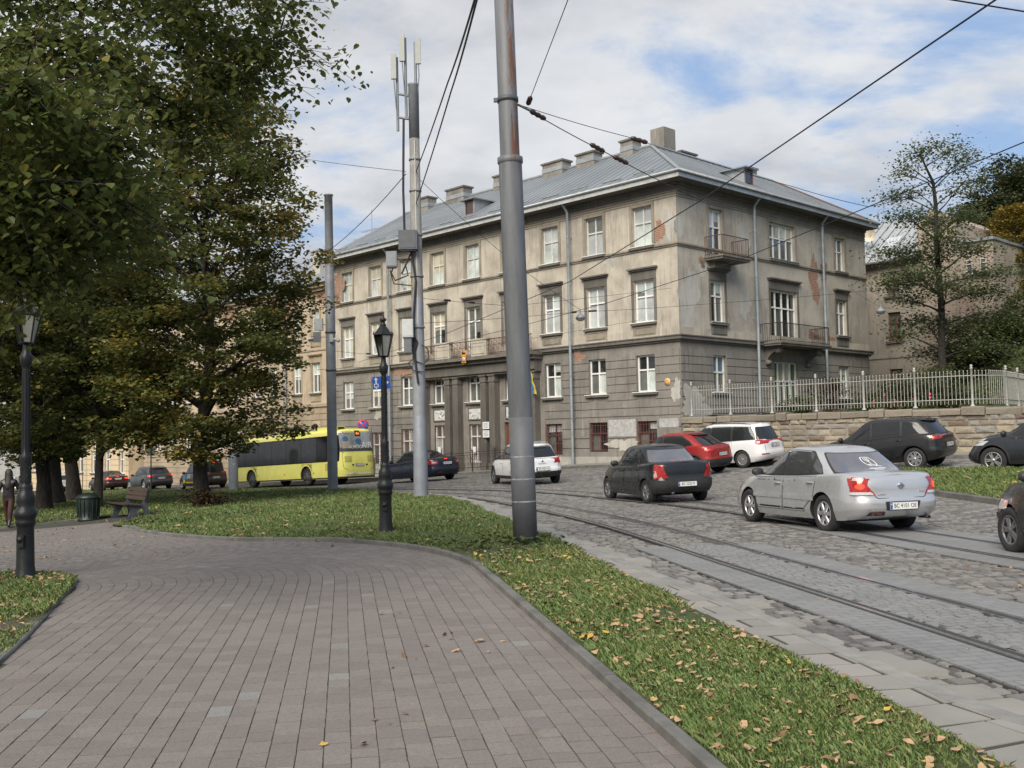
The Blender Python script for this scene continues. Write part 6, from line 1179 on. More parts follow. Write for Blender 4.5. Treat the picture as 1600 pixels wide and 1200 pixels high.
    for k in range(4): adp('ad_print',[(-.30-k*.14,2.02),(-.41-k*.14,2.02),(-.41-k*.14,2.62+.03*(k%3)),(-.30-k*.14,2.62+.03*(k%3))],M('ad_tower',(.30,.32,.34),.3,0,.35,25),.0125)
    for k in range(4): adp('ad_print',[(.76,1.90+k*.10),(.42,1.90+k*.10),(.42,1.95+k*.10),(.76,1.95+k*.10)],M('ad_tan',(.42,.27,.16),.3,0,.1,5),.0125)
    for cx_,cz_,r_ in ((.62,2.40,.145),(-.02,2.26,.16)): adp('ad_print',[(cx_+r_*.95*math.cos(t),cz_+r_*math.sin(t)) for t in np.linspace(0,2*PI,16)[:-1]],M('ad_blue',(.05,.12,.22),.3,0,.15,8),.0125)
    def rp(y,z,d): p=er(np.array([y]),np.array([z]))[0]; return (p[0]-d,p[1],p[2])
    tl=.085
    text('ad_lettering','AIR',.34,k_white,rw,rp(-.41,2.03,.06),-PI/2); text('ad_lettering','AUROCA',.17,k_white,rw,rp(.12,1.95,.05),-PI/2)
    led=surf('route_display',[(.13,2.54),(-.14,2.54),(-.14,2.84),(.13,2.84)],er,.016,k_ink,b,.1); text('route_number','46',.17,M('led_orange',(.8,.2,.01),.5,0,0,emit=(1,.22,.02),estr=1.2),led,rp(0,2.68,.022),-PI/2)
    pts=[(-.80,.62),(.80,.62),(.86,.72),(.88,1.62),(-.88,1.62),(-.86,.72)]
    mb=MB(); lp=smoothpoly([(-.70,.78),(.70,.78),(.78,.90),(.80,1.68),(-.80,1.68),(-.78,.90)],.06,4); mb.tube([rp(a,c_,.004) for a,c_ in lp+[lp[0]]],.009,4,caps=False); mb.build('engine_hatch_gap',k_seam,b)
    for s in (1,-1):
        surf('engine_vent',[(s*.56-.16,1.16),(s*.56+.16,1.16),(s*.56+.16,1.48),(s*.56-.16,1.48)],er,.01,yd,b,.1); surf('hatch_catch',[(s*.35-.05,.96),(s*.35+.05,.96),(s*.35+.05,1.04),(s*.35-.05,1.04)],er,.012,k_ink,b,.1)
        tlo=None
        for i,(z,m_) in enumerate(((1.28,k_brake),(1.12,k_dark),(.97,k_clear),(.83,k_dark))):
            p=er(np.array([s*.93]),np.array([z]))[0]; mb=MB(); mb.lathe([(.001,-.03),(.05,-.025),(.065,0),(.065,.02)],(p[0]-.005,p[1],p[2]),14,axis='x',m=0); o=mb.build('tail_light' if tlo is None else 'lamp_segment',m_,tlo or b); tlo=tlo or o
    plate(b,rp(0,.98,.02)[0],0,1.0,'BC 5310 PO',-PI/2); surf('bumper_strip',[(-.62,.50),(.70,.50),(.70,.58),(-.62,.58)],er,.012,k_plate,b,.2); text('bumper_lettering','LAZ CITY',.05,k_ink,b,rp(.25,.54,.018),-PI/2); surf('skirt_rear',[(-.97,.31),(.97,.31),(.97,.40),(-.97,.40)],er,.012,k_dark,b,.1)
    surf('access_sticker',[(-.90,1.52),(-.98,1.52),(-.98,1.70),(-.90,1.70)],er,.012,k_pblue,b,.05)
    mb=MB(); mb.b2((-L/2+.5,.55,2.92),(-L/2+2.4,1.05,3.10)); mb.b2((-L/2+.46,.60,2.96),(-L/2+.5,1.0,3.06),1); mb.build('roof_unit',[yl,k_ink],b); mb=MB(); mb.b2((-L/2+4.2,-.85,2.9),(-L/2+7,.85,3.06)); mb.build('roof_unit',yl,b)
    for x in ax:
        for s in (1,-1): wheel(b,x,s*(W/2-.2),R,.30,M('bus_rim',(.10,.10,.09),.6,.2,.2,8),8)
    surf('windscreen',[(-.92,1.0),(.92,1.0),(.9,2.6),(-.9,2.6)],lambda u,v:S.end(u,hz(v),True),.01,k_glass,b,.1,.04)
bus()
# ================================================================== POLES, LAMPS, WIRES, FURNITURE
t=NT('pole_grey_paint'); v=t.obj(); st=t.nd('ShaderNodeMapping'); t.t.links.new(v,st.inputs[0]); st.inputs['Scale'].default_value=(3,3,.35); sp=t.nd('ShaderNodeSeparateXYZ'); t.t.links.new(v,sp.inputs[0]); n=t.noise(2.5,st.outputs[0],6,.7)
c=t.mix(t.ramp(n,.35,.7),(.145,.153,.166),(.105,.108,.115)); c=t.mix(t.ramp(t.noise(14,v,4,.7),.55,.75,0,.35),c,(.09,.09,.095)); r=t.math('MULTIPLY',t.ramp(t.noise(4.5,st.outputs[0],6,.75,dist=.4),.47,.55),t.ramp(sp.outputs[2],5.6,6.2)); r=t.math('MULTIPLY',r,t.ramp(sp.outputs[0],-.02,.06)); c=t.mix(r,c,(.13,.055,.025)); t.col(c); t.rough(.55); t.bump(t.noise(30,v,4,.6),.12,.01); m_pole=t.mat
t=NT('pole_concrete'); v=t.obj(); c=t.mix(t.ramp(t.noise(3,v,6,.7),.35,.7),(.20,.19,.175),(.28,.27,.25)); t.col(t.mix(t.ramp(t.noise(25,v,4,.8),.58,.7,0,.7),c,(.10,.095,.09))); t.rough(.9); t.bump(t.noise(30,v,5,.7),.3,.01); m_conc=t.mat
m_pole2=M('pole_light_paint',(.25,.262,.28),.5,.1,.12,2.5); m_pole3=M('pole_band_paint',(.20,.215,.24),.55,.1,.12,2.5); m_cable=M('cable_black',(.016,.016,.018),.6,0,.1,10); m_wire=M('contact_wire',(.018,.017,.03),.45,.3,.1,10); m_cab=M('cabinet_pale',(.46,.47,.46),.55,0,.08,4); m_cabd=M('cabinet_dark',(.085,.09,.10),.5,.1,.1,5); m_cabg=M('cabinet_grey',(.21,.225,.24),.5,.1,.1,5); m_ant=M('antenna_cream',(.37,.38,.35),.55,0,.06,3); m_cast=M('cast_iron_black',(.020,.021,.022),.42,.25,.2,9,.15); m_frost=M('lantern_frosted_glass',(.34,.34,.30),.3,0,.12,6); m_insul=M('insulator_brown',(.05,.025,.018),.35,0,.15,20)
def P3(px,py,Y): return at(px,py,Y)
# nearest pole
bx,by=0.16,15.7; bz=gz(bx,by); T1=thing('tram_pole','thick grey steel tram pole with rust streaks standing nearest on the grass','pole',(bx,by,bz),rot=(0,rad(-1.15),0))
mb=MB(); mb.lathe([(.182,-.3),(.182,3.0),(.184,3.02),(.180,5.88)],n=32); mb.lathe([(.180,5.88),(.198,5.90),(.198,5.98),(.155,6.0)],n=32); mb.build('lower_tube',m_pole,T1)
mb=MB(); mb.lathe([(.152,5.9),(.146,10.2),(.001,10.25)],n=32); mb.build('upper_tube',m_pole,T1)
mb=MB(); mb.lathe([(.155,6.86),(.166,6.86),(.166,6.93),(.155,6.93)],n=28); mb.box((-.18,0,6.9),(.08,.05,.06)); mb.tube([(.15,0,6.82),(.36,0.05,6.72)],.018,6); mb.build('clamp_band',m_cabd,T1)
mb=MB(); mb.lathe([(.1835,.0),(.1855,.0),(.1855,1.95),(.1835,1.95)],n=32); mb.build('paint_band',M('pole_dark_band',(.115,.12,.13),.6,.05,.12,3),T1)
for z_ in (.66,1.0,1.34): mb=MB(); mb.lathe([(.1858,z_),(.1868,z_+.004),(.1868,z_+.016),(.1858,z_+.02)],n=32); mb.build('scuffed_band',M('pole_scuff',(.27,.28,.29),.6,0,.45,14),T1)
# antenna pole
bx,by=-2.88,31.8; bz=gz(bx,by); T2=thing('antenna_pole','tapered concrete pole crowded with equipment boxes and phone antennas','pole',(bx,by,bz),rot=(0,rad(-.2),0))
mb=MB(); mb.lathe([(.225,-.3),(.20,2.6),(.185,6.3)],n=24); mb.build('painted_shaft',m_pole2,T2); mb=MB(); mb.lathe([(.186,6.25),(.15,12.9),(.001,12.9)],n=24); mb.build('concrete_shaft',m_conc,T2); mb=MB(); mb.lathe([(.228,0),(.204,2.55),(.2,2.56)],n=24); mb.build('paint_band',m_pole3,T2)
mb=MB(); mb.lathe([(.16,11.3),(.165,11.3),(.165,12.98),(.18,13.0),(.18,13.05),(.001,13.08)],n=24); mb.build('top_sleeve',m_cabg,T2)
def boxthing(nm,px,py,w,h,d,m,dy=-.35,fins=False,lab=None):
    p=P3(px,py,by); l=(p[0]-bx,dy,p[2]-bz); mb=MB(); mb.box(l,(w,d,h)); mb.box((l[0],l[1]-d/2-.006,l[2]),(w*.86,.012,h*.86)); mb.box((l[0],l[1],l[2]-h/2-.02),(w*.8,d*.7,.04),1); mb.tube([(l[0],l[1],l[2]),(0,0,l[2])],.03,6,1)
    if fins:
        for k in range(7): mb.box((l[0]-w/2+w*(k+.5)/7,l[1]-d/2-.02,l[2]),(.012,.04,h*.9))
    return mb.build(nm,[m,m_cabd],T2)
boxthing('equipment_box',641,379,.58,.60,.34,m_cabd,-.35); boxthing('equipment_box',614,406,.33,.48,.25,m_cabg,-.1); boxthing('equipment_box',640,515,.34,.56,.3,m_cab,-.33); boxthing('equipment_box',640,541,.24,.5,.2,m_cabg,-.3,True)
mb=MB(); 
for pts,r in (([(617,420),(614,428),(620,440),(640,432),(636,415)],.025),([(612,424),(618,445),(645,448)],.02),([(634,530),(636,548),(650,548),(654,535),(650,528)],.03),([(652,565),(664,570),(672,560),(670,545),(660,540)],.018),([(650,560),(640,568),(648,580),(664,582)],.018),([(645,395),(652,440),(648,500),(650,560),(655,600)],.035),([(634,190),(633,300),(635,370)],.04),([(646,395),(630,430)],.03)): mb.tube([(P3(a,b,by)-np.array([bx,by,bz])+np.array([0,-.24,0])) for a,b in pts],r,6)
mb.build('cables',m_cable,T2)
mb=MB(); mb.tube([(.02,-.17,2),(.02,-.165,11.2)],.022,6); mb.build('conduit',m_cab,T2)
mb=MB(); 
for z in (5.3,6.9,8.2,9.6,10.6): r_=.21-(z-5)*.006; mb=MB(); mb.lathe([(r_-.02,z),(r_+.012,z),(r_+.012,z+.06),(r_-.02,z+.06)],n=20); mb.build('clamp_band',m_cabg,T2)
for px,py,h,tilt,pz in ((631,77,.86,0,(628,175)),(618,106,.80,.02,(622,195)),(656,82,.82,-.02,(658,178))):
    p=P3(px,py,by)-np.array([bx,by,bz]); q=P3(*pz,by)-np.array([bx,by,bz]); mb=MB(); mb.box((p[0],-.12,p[2]),(.165,.10,h)); ao=mb.build('antenna',m_ant,T2); mb=MB(); x=p[0]+(.09 if px<640 else -.10); mb.tube([(x,0,q[2]-.2),(x,0,p[2]+h*.42)],.045,8); 
    for z in (p[2]-h*.3,p[2]+h*.3): mb.tube([(x,0,z),(p[0],-.1,z)],.03,6)
    for z in (12.0,12.75): mb.tube([(x,0,z),(0,0,z-.1)],.04,6)
    mb.tube([(p[0],-.12,p[2]-h/2),(p[0]+.02,-.1,p[2]-h/2-.35),(x,-.02,q[2])],.018,5); mb.build('antenna_mount',m_cabg,ao)
# third pole
bx,by=-7.58,43.0; bz=gz(bx,by); T3=thing('tram_pole','plain grey steel pole with a white camera, left of the bus rear','pole',(bx,by,bz),rot=(0,rad(-.25),0))
mb=MB(); mb.lathe([(.215,-.3),(.205,3.0)],n=24); mb.build('lower_tube',m_pole3,T3); mb=MB(); mb.lathe([(.204,3.0),(.20,9),(.175,9.05),(.17,12.45),(.20,12.46),(.20,12.52),(.001,12.54)],n=24); mb.build('upper_tube',M('pole_mid_grey',(.20,.208,.22),.55,.1,.18,2),T3)
g=lambda px,py:P3(px,py,by)-np.array([bx,by,bz])
p=g(521,531); mb=MB(); mb.box((p[0]-.02,-.22,p[2]+.05),(.15,.1,.32)); mb.tube([(p[0],-.24,p[2]),(p[0]+.25,-.3,p[2]-.02)],.03,6); mb.tube([(p[0]+.12,-.3,p[2]+.0),(p[0]+.34,-.42,p[2]-.1)],.065,8); mb.build('camera',m_cab,T3)
p=g(499,507); mb=MB(); mb.box((p[0],0,p[2]),(.36,.22,.50)); mb.tube([(p[0],0,p[2]),(0,0,p[2])],.03,6); mb.build('junction_box',m_cab,T3); p=g(497,527); mb=MB(); mb.box((p[0],-.1,p[2]),(.32,.02,.45)); mb.tube([(p[0]+.1,-.1,p[2]),(0,0,p[2])],.015,5); mb.build('plate',m_cabg,T3)
mb=MB(); 
for z in (5.0,6.6,9.6): mb=MB(); mb.lathe([(.19,z),(.225,z),(.225,z+.08),(.19,z+.08)],n=20); mb.build('clamp_band',m_cabd,T3)
# short column beyond the lawn
bx,by=-16.0,58.6; bz=gz(bx,by); T4=thing('steel_column','short grey steel column with a rounded top at the far edge of the lawn','column',(bx,by,bz)); mb=MB(); mb.lathe([(.27,-.3),(.27,2.05),(.25,2.2),(.17,2.32),(.001,2.38)],n=24); mb.build('shaft',m_pole3,T4); mb=MB(); mb.box((.12,-.27,1.5),(.1,.01,.03)); mb.build('sticker',k_white,T4)
# ---- lamp posts
def lamp_post(loc,label,H=3.72):
    o=thing('lamp_post',label,'street lamp',loc,group='cast iron lamp posts in the park'); k=H/322.0
    prof=[(24,-20),(24,0),(23,3),(22,5),(21.5,8),(20,12),(19,40),(18.4,57),(20,59),(22,61),(22,64),(21,66),(24,69),(25,72),(24,76),(20,79),(18,81),(20.5,86),(20,93),(17,97),(14,100),(15,103),(13.5,106),(11,107),(11,110)]
    mb=MB(); mb.lathe([(r*.5*k*1.0,z*k) for r,z in prof],n=24); mb.box((0,-.135,42*k),(.09,.05,.16)); mb.lathe([(.001,-.02),(.04,-.015),(.045,.0)],(0,-.16,44*k),8,axis='y'); mb.build('base',m_cast,o)
    mb=MB(); mb.lathe([(11*.5*k*1.1,108*k),(12.5*.5*k,112*k),(12*.5*k,136*k),(13*.5*k,139*k),(9*.5*k,142*k),(8.6*.5*k,150*k),(8*.5*k,240*k),(8*.5*k,243*k),(12*.5*k,246*k),(13.5*.5*k,251*k),(14*.5*k,256*k),(10*.5*k,259*k),(8*.5*k,262*k),(7*.5*k,270*k)],n=18)
    for i in range(10): a=2*PI*i/10; mb.tube([(.05*math.cos(a),.05*math.sin(a),143*k),(.046*math.cos(a),.046*math.sin(a),238*k)],.007,4)
    for i in range(14): a=2*PI*i/14; mb.lathe([(.001,-.025),(.014,0),(.001,.025)],(.07*math.cos(a),.07*math.sin(a),(116+9*(i%3))*k),5)
    mb.build('shaft',m_cast,o)
    n=6; zb0,zt0=271*k,304*k; rb,rt=8*k,15.5*k; ring=lambda r,z,a0=PI/6:[(r*math.cos(2*PI*i/n+a0),r*math.sin(2*PI*i/n+a0),z) for i in range(n)]
    mb=MB(); B0,T0=ring(rb,zb0),ring(rt,zt0)
    for i in range(n): mb.tube([B0[i],T0[i]],.011,5); mb.tube([B0[i],B0[(i+1)%n]],.012,5); mb.tube([T0[i],T0[(i+1)%n]],.016,5); q=T0[i]; mb.lathe([(.016,0),(.012,.03),(.001,.07)],(q[0]*1.03,q[1]*1.03,q[2]),6)
    mb.lathe([(rt*1.05,zt0),(rt*.98,zt0+.012),(rt*.40,zt0+13*k),(rt*.28,zt0+15*k)],n=6,ang=PI/6,smooth=False); mb.lathe([(rt*.3,zt0+14*k),(rt*.34,zt0+16*k),(rt*.2,zt0+18*k),(rt*.2,zt0+21*k),(rt*.36,zt0+23*k),(rt*.33,zt0+25*k),(rt*.1,zt0+28*k),(rt*.14,zt0+30*k),(rt*.05,zt0+32*k),(.001,zt0+36*k)],n=12); mb.lathe([(.001,zb0-.01),(rb,zb0),(.001,zb0+.01)],n=6,ang=PI/6)
    lo=mb.build('lantern',m_cast,o)
    for i in range(n):
        j=(i+1)%n; s=.985; V=[tuple(np.array(B0[i])*[s,s,1]),tuple(np.array(B0[j])*[s,s,1]),tuple(np.array(T0[j])*[s,s,1]),tuple(np.array(T0[i])*[s,s,1])]; m2=MB(); m2.add(V,[(0,1,2,3)]); 
        if not (i in (3,) ): m2.build('glass_pane',m_frost,lo)
    mb=MB(); mb.lathe([(.001,zb0),(.018,zb0),(.018,zb0+.12),(.03,zb0+.15),(.03,zb0+.24),(.001,zb0+.26)],n=10); mb.build('lamp_bulb',k_white,lo)
    return o
lamp_post((-6.51,13.7,gz(-6.51,13.7)+.03),'black cast iron lamp post at the far left on the small grass corner',3.70); lamp_post((-2.28,18.2,gz(-2.28,18.2)+.03),'black cast iron lamp post on the lawn in front of the antenna pole',3.72)
# ---- wires
HOR=lambda px:683-.02*(px-800)
def Yh(px,py,z): return (z-EYE)*1600/(HOR(px)-py)
def wire(label,pts,r,sag=.0,ins=(),m=None,cat='wire',group='overhead wires and cables'):
    W=[np.array(P3(*p)) for p in pts]; out=[]
    for i in range(len(W)-1):
        n=10
        for k in range(n): t=k/n; q=W[i]*(1-t)+W[i+1]*t; q[2]-=sag*4*t*(1-t); out.append(q)
    out.append(W[-1]); c=out[len(out)//2]; o=thing('overhead_wire',label,cat,(0,0,0),group=group); mb=MB(); mb.tube(out,r,5); mb.build('strand',m or m_wire,o)
    for (i,t) in ins:
        q=W[i]*(1-t)+W[i+1]*t; d=W[i+1]-W[i]; d=d/np.linalg.norm(d); mb=MB(); prof=[(.001,-.17),(.03,-.16),(.045,-.1),(.03,-.06),(.045,0),(.03,.06),(.045,.1),(.03,.16),(.001,.17)]; pts_=[q+d*z*1.0 for _,z in prof]; mb.tube(pts_,[max(.002,a) for a,_ in prof],8); mb.build('insulator',m_insul,o)
    return o
H1,H2=5.85,5.9
wire('dark tram contact wire slanting from the upper right down across the building corner',[(1700,-92,Yh(1700,-92,H1)),(1555,0,Yh(1555,0,H1)),(1095,313,Yh(1095,313,H1)),(890,440,Yh(890,440,H1)),(700,520,Yh(700,520,H1)),(560,566,Yh(560,566,H1))],.011)
wire('dark tram contact wire crossing in front of the thin right hand tree',[(1700,180,Yh(1700,180,H2)),(1600,222,Yh(1600,222,H2)),(1357,323,Yh(1357,323,H2)),(1150,408,Yh(1150,408,H2)),(950,473,Yh(950,473,H2)),(800,513,Yh(800,513,H2)),(600,560,Yh(600,560,H2))],.010)
wire('span wire with brown insulators from the nearest pole to the contact wire',[(812,164,15.7),(946,238,17.0),(1095,313,Yh(1095,313,H1))],.008,.02,((0,.2),(0,.9),(1,.15)))
wire('thin span wire from the nearest pole towards the right end of the roof',[(812,164,15.7),(985,215,17.5),(1240,292,19.0),(1357,323,Yh(1357,323,H2)),(1520,285,21.),(1700,240,22)],.006,.02,((1,.05),))
wire('guy wire rising steeply from the nearest pole to the top of the picture',[(826,160,15.75),(893,-15,11.5),(930,-110,9.5)],.006,0,((0,.02),))
wire('left one of two black cables rising from the antenna pole',[(650,268,31.7),(700,128,20),(745,-12,12.5),(775,-105,9.5)],.016,.05,m=m_cable)
wire('right one of two black cables rising from the antenna pole',[(650,318,31.7),(705,142,20),(748,-12,12.3),(778,-110,9.3)],.016,.05,m=m_cable)
wire('thin wire running left from the antenna pole into the tree crown',[(634,268,31.8),(440,243,42)],.009,.03,m=m_cable)
wire('black cable from the antenna pole down to the pole with the camera',[(634,272,31.8),(516,390,43),(430,455,58)],.014,.15,m=m_cable)
wire('thin wire dropping from the antenna pole to the hanging lamp',[(655,280,31.8),(800,408,35.5),(907,484,39)],.008,.05,m=m_cable)
wire('span wire carrying the hanging lamp towards the right edge',[(660,505,31.8),(907,487,39),(1090,476,40),(1380,452,43),(1650,420,40)],.007,.03,((0,.95),(1,.1)))
wire('horizontal span wire with two insulators between antenna pole and nearest pole',[(650,465,31.8),(800,478,36),(1050,450,46)],.007,.02,((0,.3),(0,.55)))
wire('sagging span wire in front of the balcony floor',[(520,548,43),(610,556,47),(760,540,52),(1000,500,47)],.007,.02,((0,.6),))
wire('short thin wire at the upper right corner of the picture',[(1440,-8,9),(1600,18,9.5),(1700,34,10)],.008,0)
wire('thin wire crossing the garden house and the right hand tree',[(1330,452,44),(1376,480,43),(1480,490,42),(1700,478,40)],.007,.02,m=m_cable)
def hang_lamp(px,py,Y,label):
    p=P3(px,py,Y); o=thing('hanging_lamp',label,'street lamp',p,group='lamps hung on span wires'); mb=MB(); mb.lathe([(.001,.16),(.03,.16),(.035,.1),(.10,.06),(.17,-.02),(.20,-.10),(.19,-.10)],n=18); mb.tube([(0,0,.15),(0,0,.3)],.012,5); mb.build('shade',m_cabg,o); mb=MB(); mb.lathe([(.18,-.10),(.15,-.15),(.06,-.19),(.001,-.20)],n=16); mb.build('lamp_glass',m_frost,o)
hang_lamp(907,494,39,'grey hanging lamp before the first floor windows beside the downpipe'); hang_lamp(1376,484,43,'grey hanging lamp in front of the garden house brown windows')
# ---- signs
m_sblue=M('sign_blue_face',(.015,.11,.50),.4,0,.06,4); m_sred=M('sign_red_face',(.55,.05,.035),.4,0,.08,4); m_sor=M('sign_orange_face',(.75,.30,.01),.45,0,.05,4)
p=P3(596,598,46.5); o=thing('lane_sign','blue lane sign with a white bus arrow hung on a wire behind the lamp post','sign',p); w_,h_=.80,.58
mb=MB(); mb.box((0,.02,0),(w_,.03,h_)); mb.build('panel',m_sblue,o); mb=MB(); y=-.002
mb.add([(-.27,y,-.02),(-.21,y,-.02),(-.21,y,.14),(-.15,y,.14),(-.24,y,.26),(-.33,y,.14),(-.27,y,.14)],[tuple(range(7))]); bars(mb,lambda s,z,d:(s,-d,z),-.34,-.14,-.20,-.03,.035,0,.004); mb.box((-.24,y,-.24),(.06,.004,.06)); mb.box((.16,y,.0),(.16,.004,.05)); mb.add([(.24,y,-.07),(.24,y,.07),(.34,y,0)],[(0,1,2)]); mb.box((.06,y,-.09),(.05,.004,.22)); mb.build('symbols',k_white,o)
mb=MB(); mb.tube([(-.3,.03,.28),(-.3,.03,.75)],.008,4); mb.tube([(.3,.03,.28),(.3,.03,.75)],.008,4); mb.tube([(-3.0,3.2,1.0),(-.3,.03,.75),(.3,.03,.75),(4,.03,.95)],.009,4); mb.build('hanger',m_cable,o); o.rotation_euler=(0,rad(-3),rad(8))
q=bpt(-1.25,22.6); p=(q[0],q[1],gz(*q)+.1); pz=P3(563,664,q[1]); o=thing('no_stopping_sign','round blue no stopping sign with a red cross seen above the bus roof','sign',p,rz=rad(10)); hh_=pz[2]-p[2]
mb=MB(); mb.tube([(0,.03,0),(0,.03,hh_+.25)],.03,8); mb.build('post',m_cabg,o); mb=MB(); mb.lathe([(.001,-.0),(.345,0),(.345,-.02),(.001,-.02)],(0,0,hh_),28,axis='y'); mb.build('rim_plate',m_sred,o); mb=MB()
for k in range(4):
    a0=PI/4*(2*k-1)+.16; a1=PI/4*(2*k+1)-.16; V=[(.045*math.cos((a0+a1)/2)*1.4,-.024,hh_+.045*math.sin((a0+a1)/2)*1.4)]+[(.275*math.cos(t),-.024,hh_+.275*math.sin(t)) for t in np.linspace(a0,a1,7)]; mb.add(V,[(0,i+1,i+2) for i in range(6)])
mb.build('blue_field',m_sblue,o)
# orange notice hung on the balcony, plates, flag, disc on the wall
FLw=lambda s,z,d:CORN3+Vector((BB[0]*-d+BA[0]*s,BB[1]*-d+BA[1]*s,z)); CORN3=Vector((CORN[0],CORN[1],0))
def wallthing(nm,lab,cat,s,z,d): return thing(nm,lab,cat,FLw(s,z,d),rz=math.atan2(-BA[1],-BA[0]))
o=wallthing('warning_sign','orange warning sign with a round speed limit hung on the balcony edge','sign',13.55,6.02,1.08); mb=MB(); mb.box((0,.02,0),(.34,.02,.66)); mb.build('panel',m_sor,o); mb=MB(); mb.lathe([(.001,0),(.16,0),(.16,-.006),(.001,-.006)],(0,.008,-.14),22,axis='y'); r_=mb.build('red_ring',m_sred,o); mb=MB(); mb.lathe([(.001,0),(.12,0),(.12,-.004),(.001,-.004)],(0,.001,-.14),22,axis='y'); mb.build('white_disc',k_white,r_); text('lettering','20',.13,k_ink,o,(0,-.006,-.14),0); mb=MB(); mb.box((0,.007,.18),(.28,.006,.10)); mb.box((-.08,.007,.26),(.10,.006,.06)); mb.build('symbol',k_ink,o)
for k,(s,z,lab) in enumerate(((12.52,2.3,'upper white notice plate on the portico pilaster'),(12.52,1.85,'lower white notice plate on the portico pilaster'))):
    o=wallthing('notice_plate',lab,'sign',s,z,.48); mb=MB(); mb.box((0,.0,0),(.5,.03,.38)); mb.build('panel',k_white,o); mb=MB()
    for j in range(4): mb.box((0,-.017,.11-j*.07),(.38-.06*(j%2),.003,.022))
    mb.build('printed_lines',m_cabg,o)
for i in (4,5):
    o=wallthing('paper_notice','white paper notice behind the grille of the '+('middle' if i==4 else 'left')+' portico window','sign',1.98+2.98*i+.1,1.0,.02); mb=MB(); mb.box((0,0,0),(.26,.01,.34)); mb.build('paper',k_white,o)
o=wallthing('flag','blue and yellow flag on a short pole at the right end of the portico','flag',8.9,4.5,.5); mb=MB(); mb.tube([(.0,.1,-.9),(.0,-.25,.55)],.018,6); mb.build('flagpole',m_cabg,o); V=[];n=9
mb=MB()
for j in range(2):
    V=[]
    for i in range(n):
        z=.5-1.15*i/(n-1); 
        for u in (j*.13,(j+1)*.13): V.append((.02+u*(.4+.9*i/n)+.03*math.sin(i*1.3),-.24+.2*i/n+.03*math.sin(i*2+u*20),z-u*.25))
    mb.add(V,[(2*i,2*i+1,2*i+3,2*i+2) for i in range(n-1)],j,True)
mb.build('cloth',[M('flag_blue',(.03,.18,.42),.8,0,.1,5),M('flag_yellow',(.62,.47,.04),.8,0,.1,5)],o)
o=wallthing('round_plaque','small round yellow plaque on the dark wall near the building corner','sign',.72,4.02,.045); mb=MB(); mb.lathe([(.001,0),(.17,0),(.17,-.02),(.001,-.02)],(0,0,0),22,axis='y'); mb.build('disc',M('plaque_cream',(.55,.47,.28),.6,0,.1,8),o); mb=MB(); mb.lathe([(.06,-.022),(.12,-.022),(.12,-.03),(.06,-.03)],(0,0,0),20,axis='y'); mb.build('emblem',m_sor,o)
# slim posts beyond the lawn
for px,py,Y,h,lab in ((236,771,66,2.9,'thin dark sign post rising before the grey SUV'),(30,778,62,1.6,'short thin dark post on the lawn at far left'),(129,748,92,4.2,'slim grey post at the far end of the street')):
    p=P3(px,py,Y); g0=gz(p[0],p[1]); o=thing('sign_post',lab,'post',(p[0],p[1],g0)); mb=MB(); mb.tube([(0,0,-.2),(0,0,h)],.045,8); mb.build('post',m_cabd,o); mb=MB(); mb.box((0,.03,h-.3),(.5,.02,.5)); mb.build('panel',m_cabg,o)
# ---- bench and bin
def bench():
    X,Y=-11.35,30.6; o=thing('park_bench','dark wooden slatted park bench with grey cast sides on the paved edge','bench',(X,Y,gz(X,Y)+.0),rz=rad(-52)); wood=M('bench_wood',(.055,.035,.024),.6,0,.25,8,.2); cst=M('bench_cast_side',(.055,.06,.07),.6,.1,.15,6)
    Lb=1.75     # local x along the bench, front towards -y
    mb=MB()
    for k in range(4): y=-.46+k*.125; mb.box((0,y,.44-.012*k),(Lb,.105,.035))
    mb.build('seat',wood,o); mb=MB(); R=Matrix.Rotation(rad(-14),3,'X')
    for k in range(3): mb.box((0,.085+.032*k,.58+.125*k),(Lb,.035,.108),0,R)
    mb.build('backrest',wood,o)
    for x in (-Lb/2+.12,Lb/2-.12):
        poly=[(-.40,0),(-.22,0),(-.18,.10),(-.10,.26),(.02,.32),(.10,.20),(.10,0),(.30,0),(.26,.12),(.17,.36),(.20,.62),(.27,.93),(.21,.95),(.13,.70),(.06,.46),(-.05,.40),(-.46,.415),(-.50,.39),(-.46,.36),(-.28,.34),(-.34,.16)]
        mb=MB(); bm=bmesh.new(); f=bm.faces.new([bm.verts.new((x-.03,a,b)) for a,b in poly]); r_=bmesh.ops.extrude_face_region(bm,geom=[f]); bmesh.ops.translate(bm,vec=(.06,0,0),verts=[v_ for v_ in r_['geom'] if isinstance(v_,bmesh.types.BMVert)]); bmesh.ops.triangulate(bm,faces=bm.faces[:]); bmesh.ops.recalc_face_normals(bm,faces=bm.faces[:]); me=bpy.data.meshes.new('side_support'); bm.to_mesh(me); bm.free(); me.materials.append(cst); link('side_support',me,o)
bench()
X,Y=-12.8,30.9; o=thing('litter_bin','dark green ribbed barrel litter bin beside the bench','bin',(X,Y,gz(X,Y)),rz=.4); gb=M('bin_green',(.012,.022,.017),.45,.1,.25,6)
mb=MB(); mb.lathe([(.001,0),(.30,0),(.31,.05),(.27,.08),(.30,.3),(.32,.55),(.315,.66)],n=28); 
for k in range(16): a=2*PI*k/16; mb.tube([(.30*math.cos(a),.30*math.sin(a),.12),(.335*math.cos(a),.335*math.sin(a),.5),(.32*math.cos(a),.32*math.sin(a),.66)],.016,5)
mb.build('barrel',gb,o); mb=MB(); mb.lathe([(.325,.66),(.35,.67),(.35,.70),(.30,.76),(.18,.82),(.001,.84)],n=28); mb.build('lid',gb,o); mb=MB(); mb.tube([(.34,0,.64),(.40,0,.60),(.40,0,.5)],.018,6); mb.build('catch',gb,o)
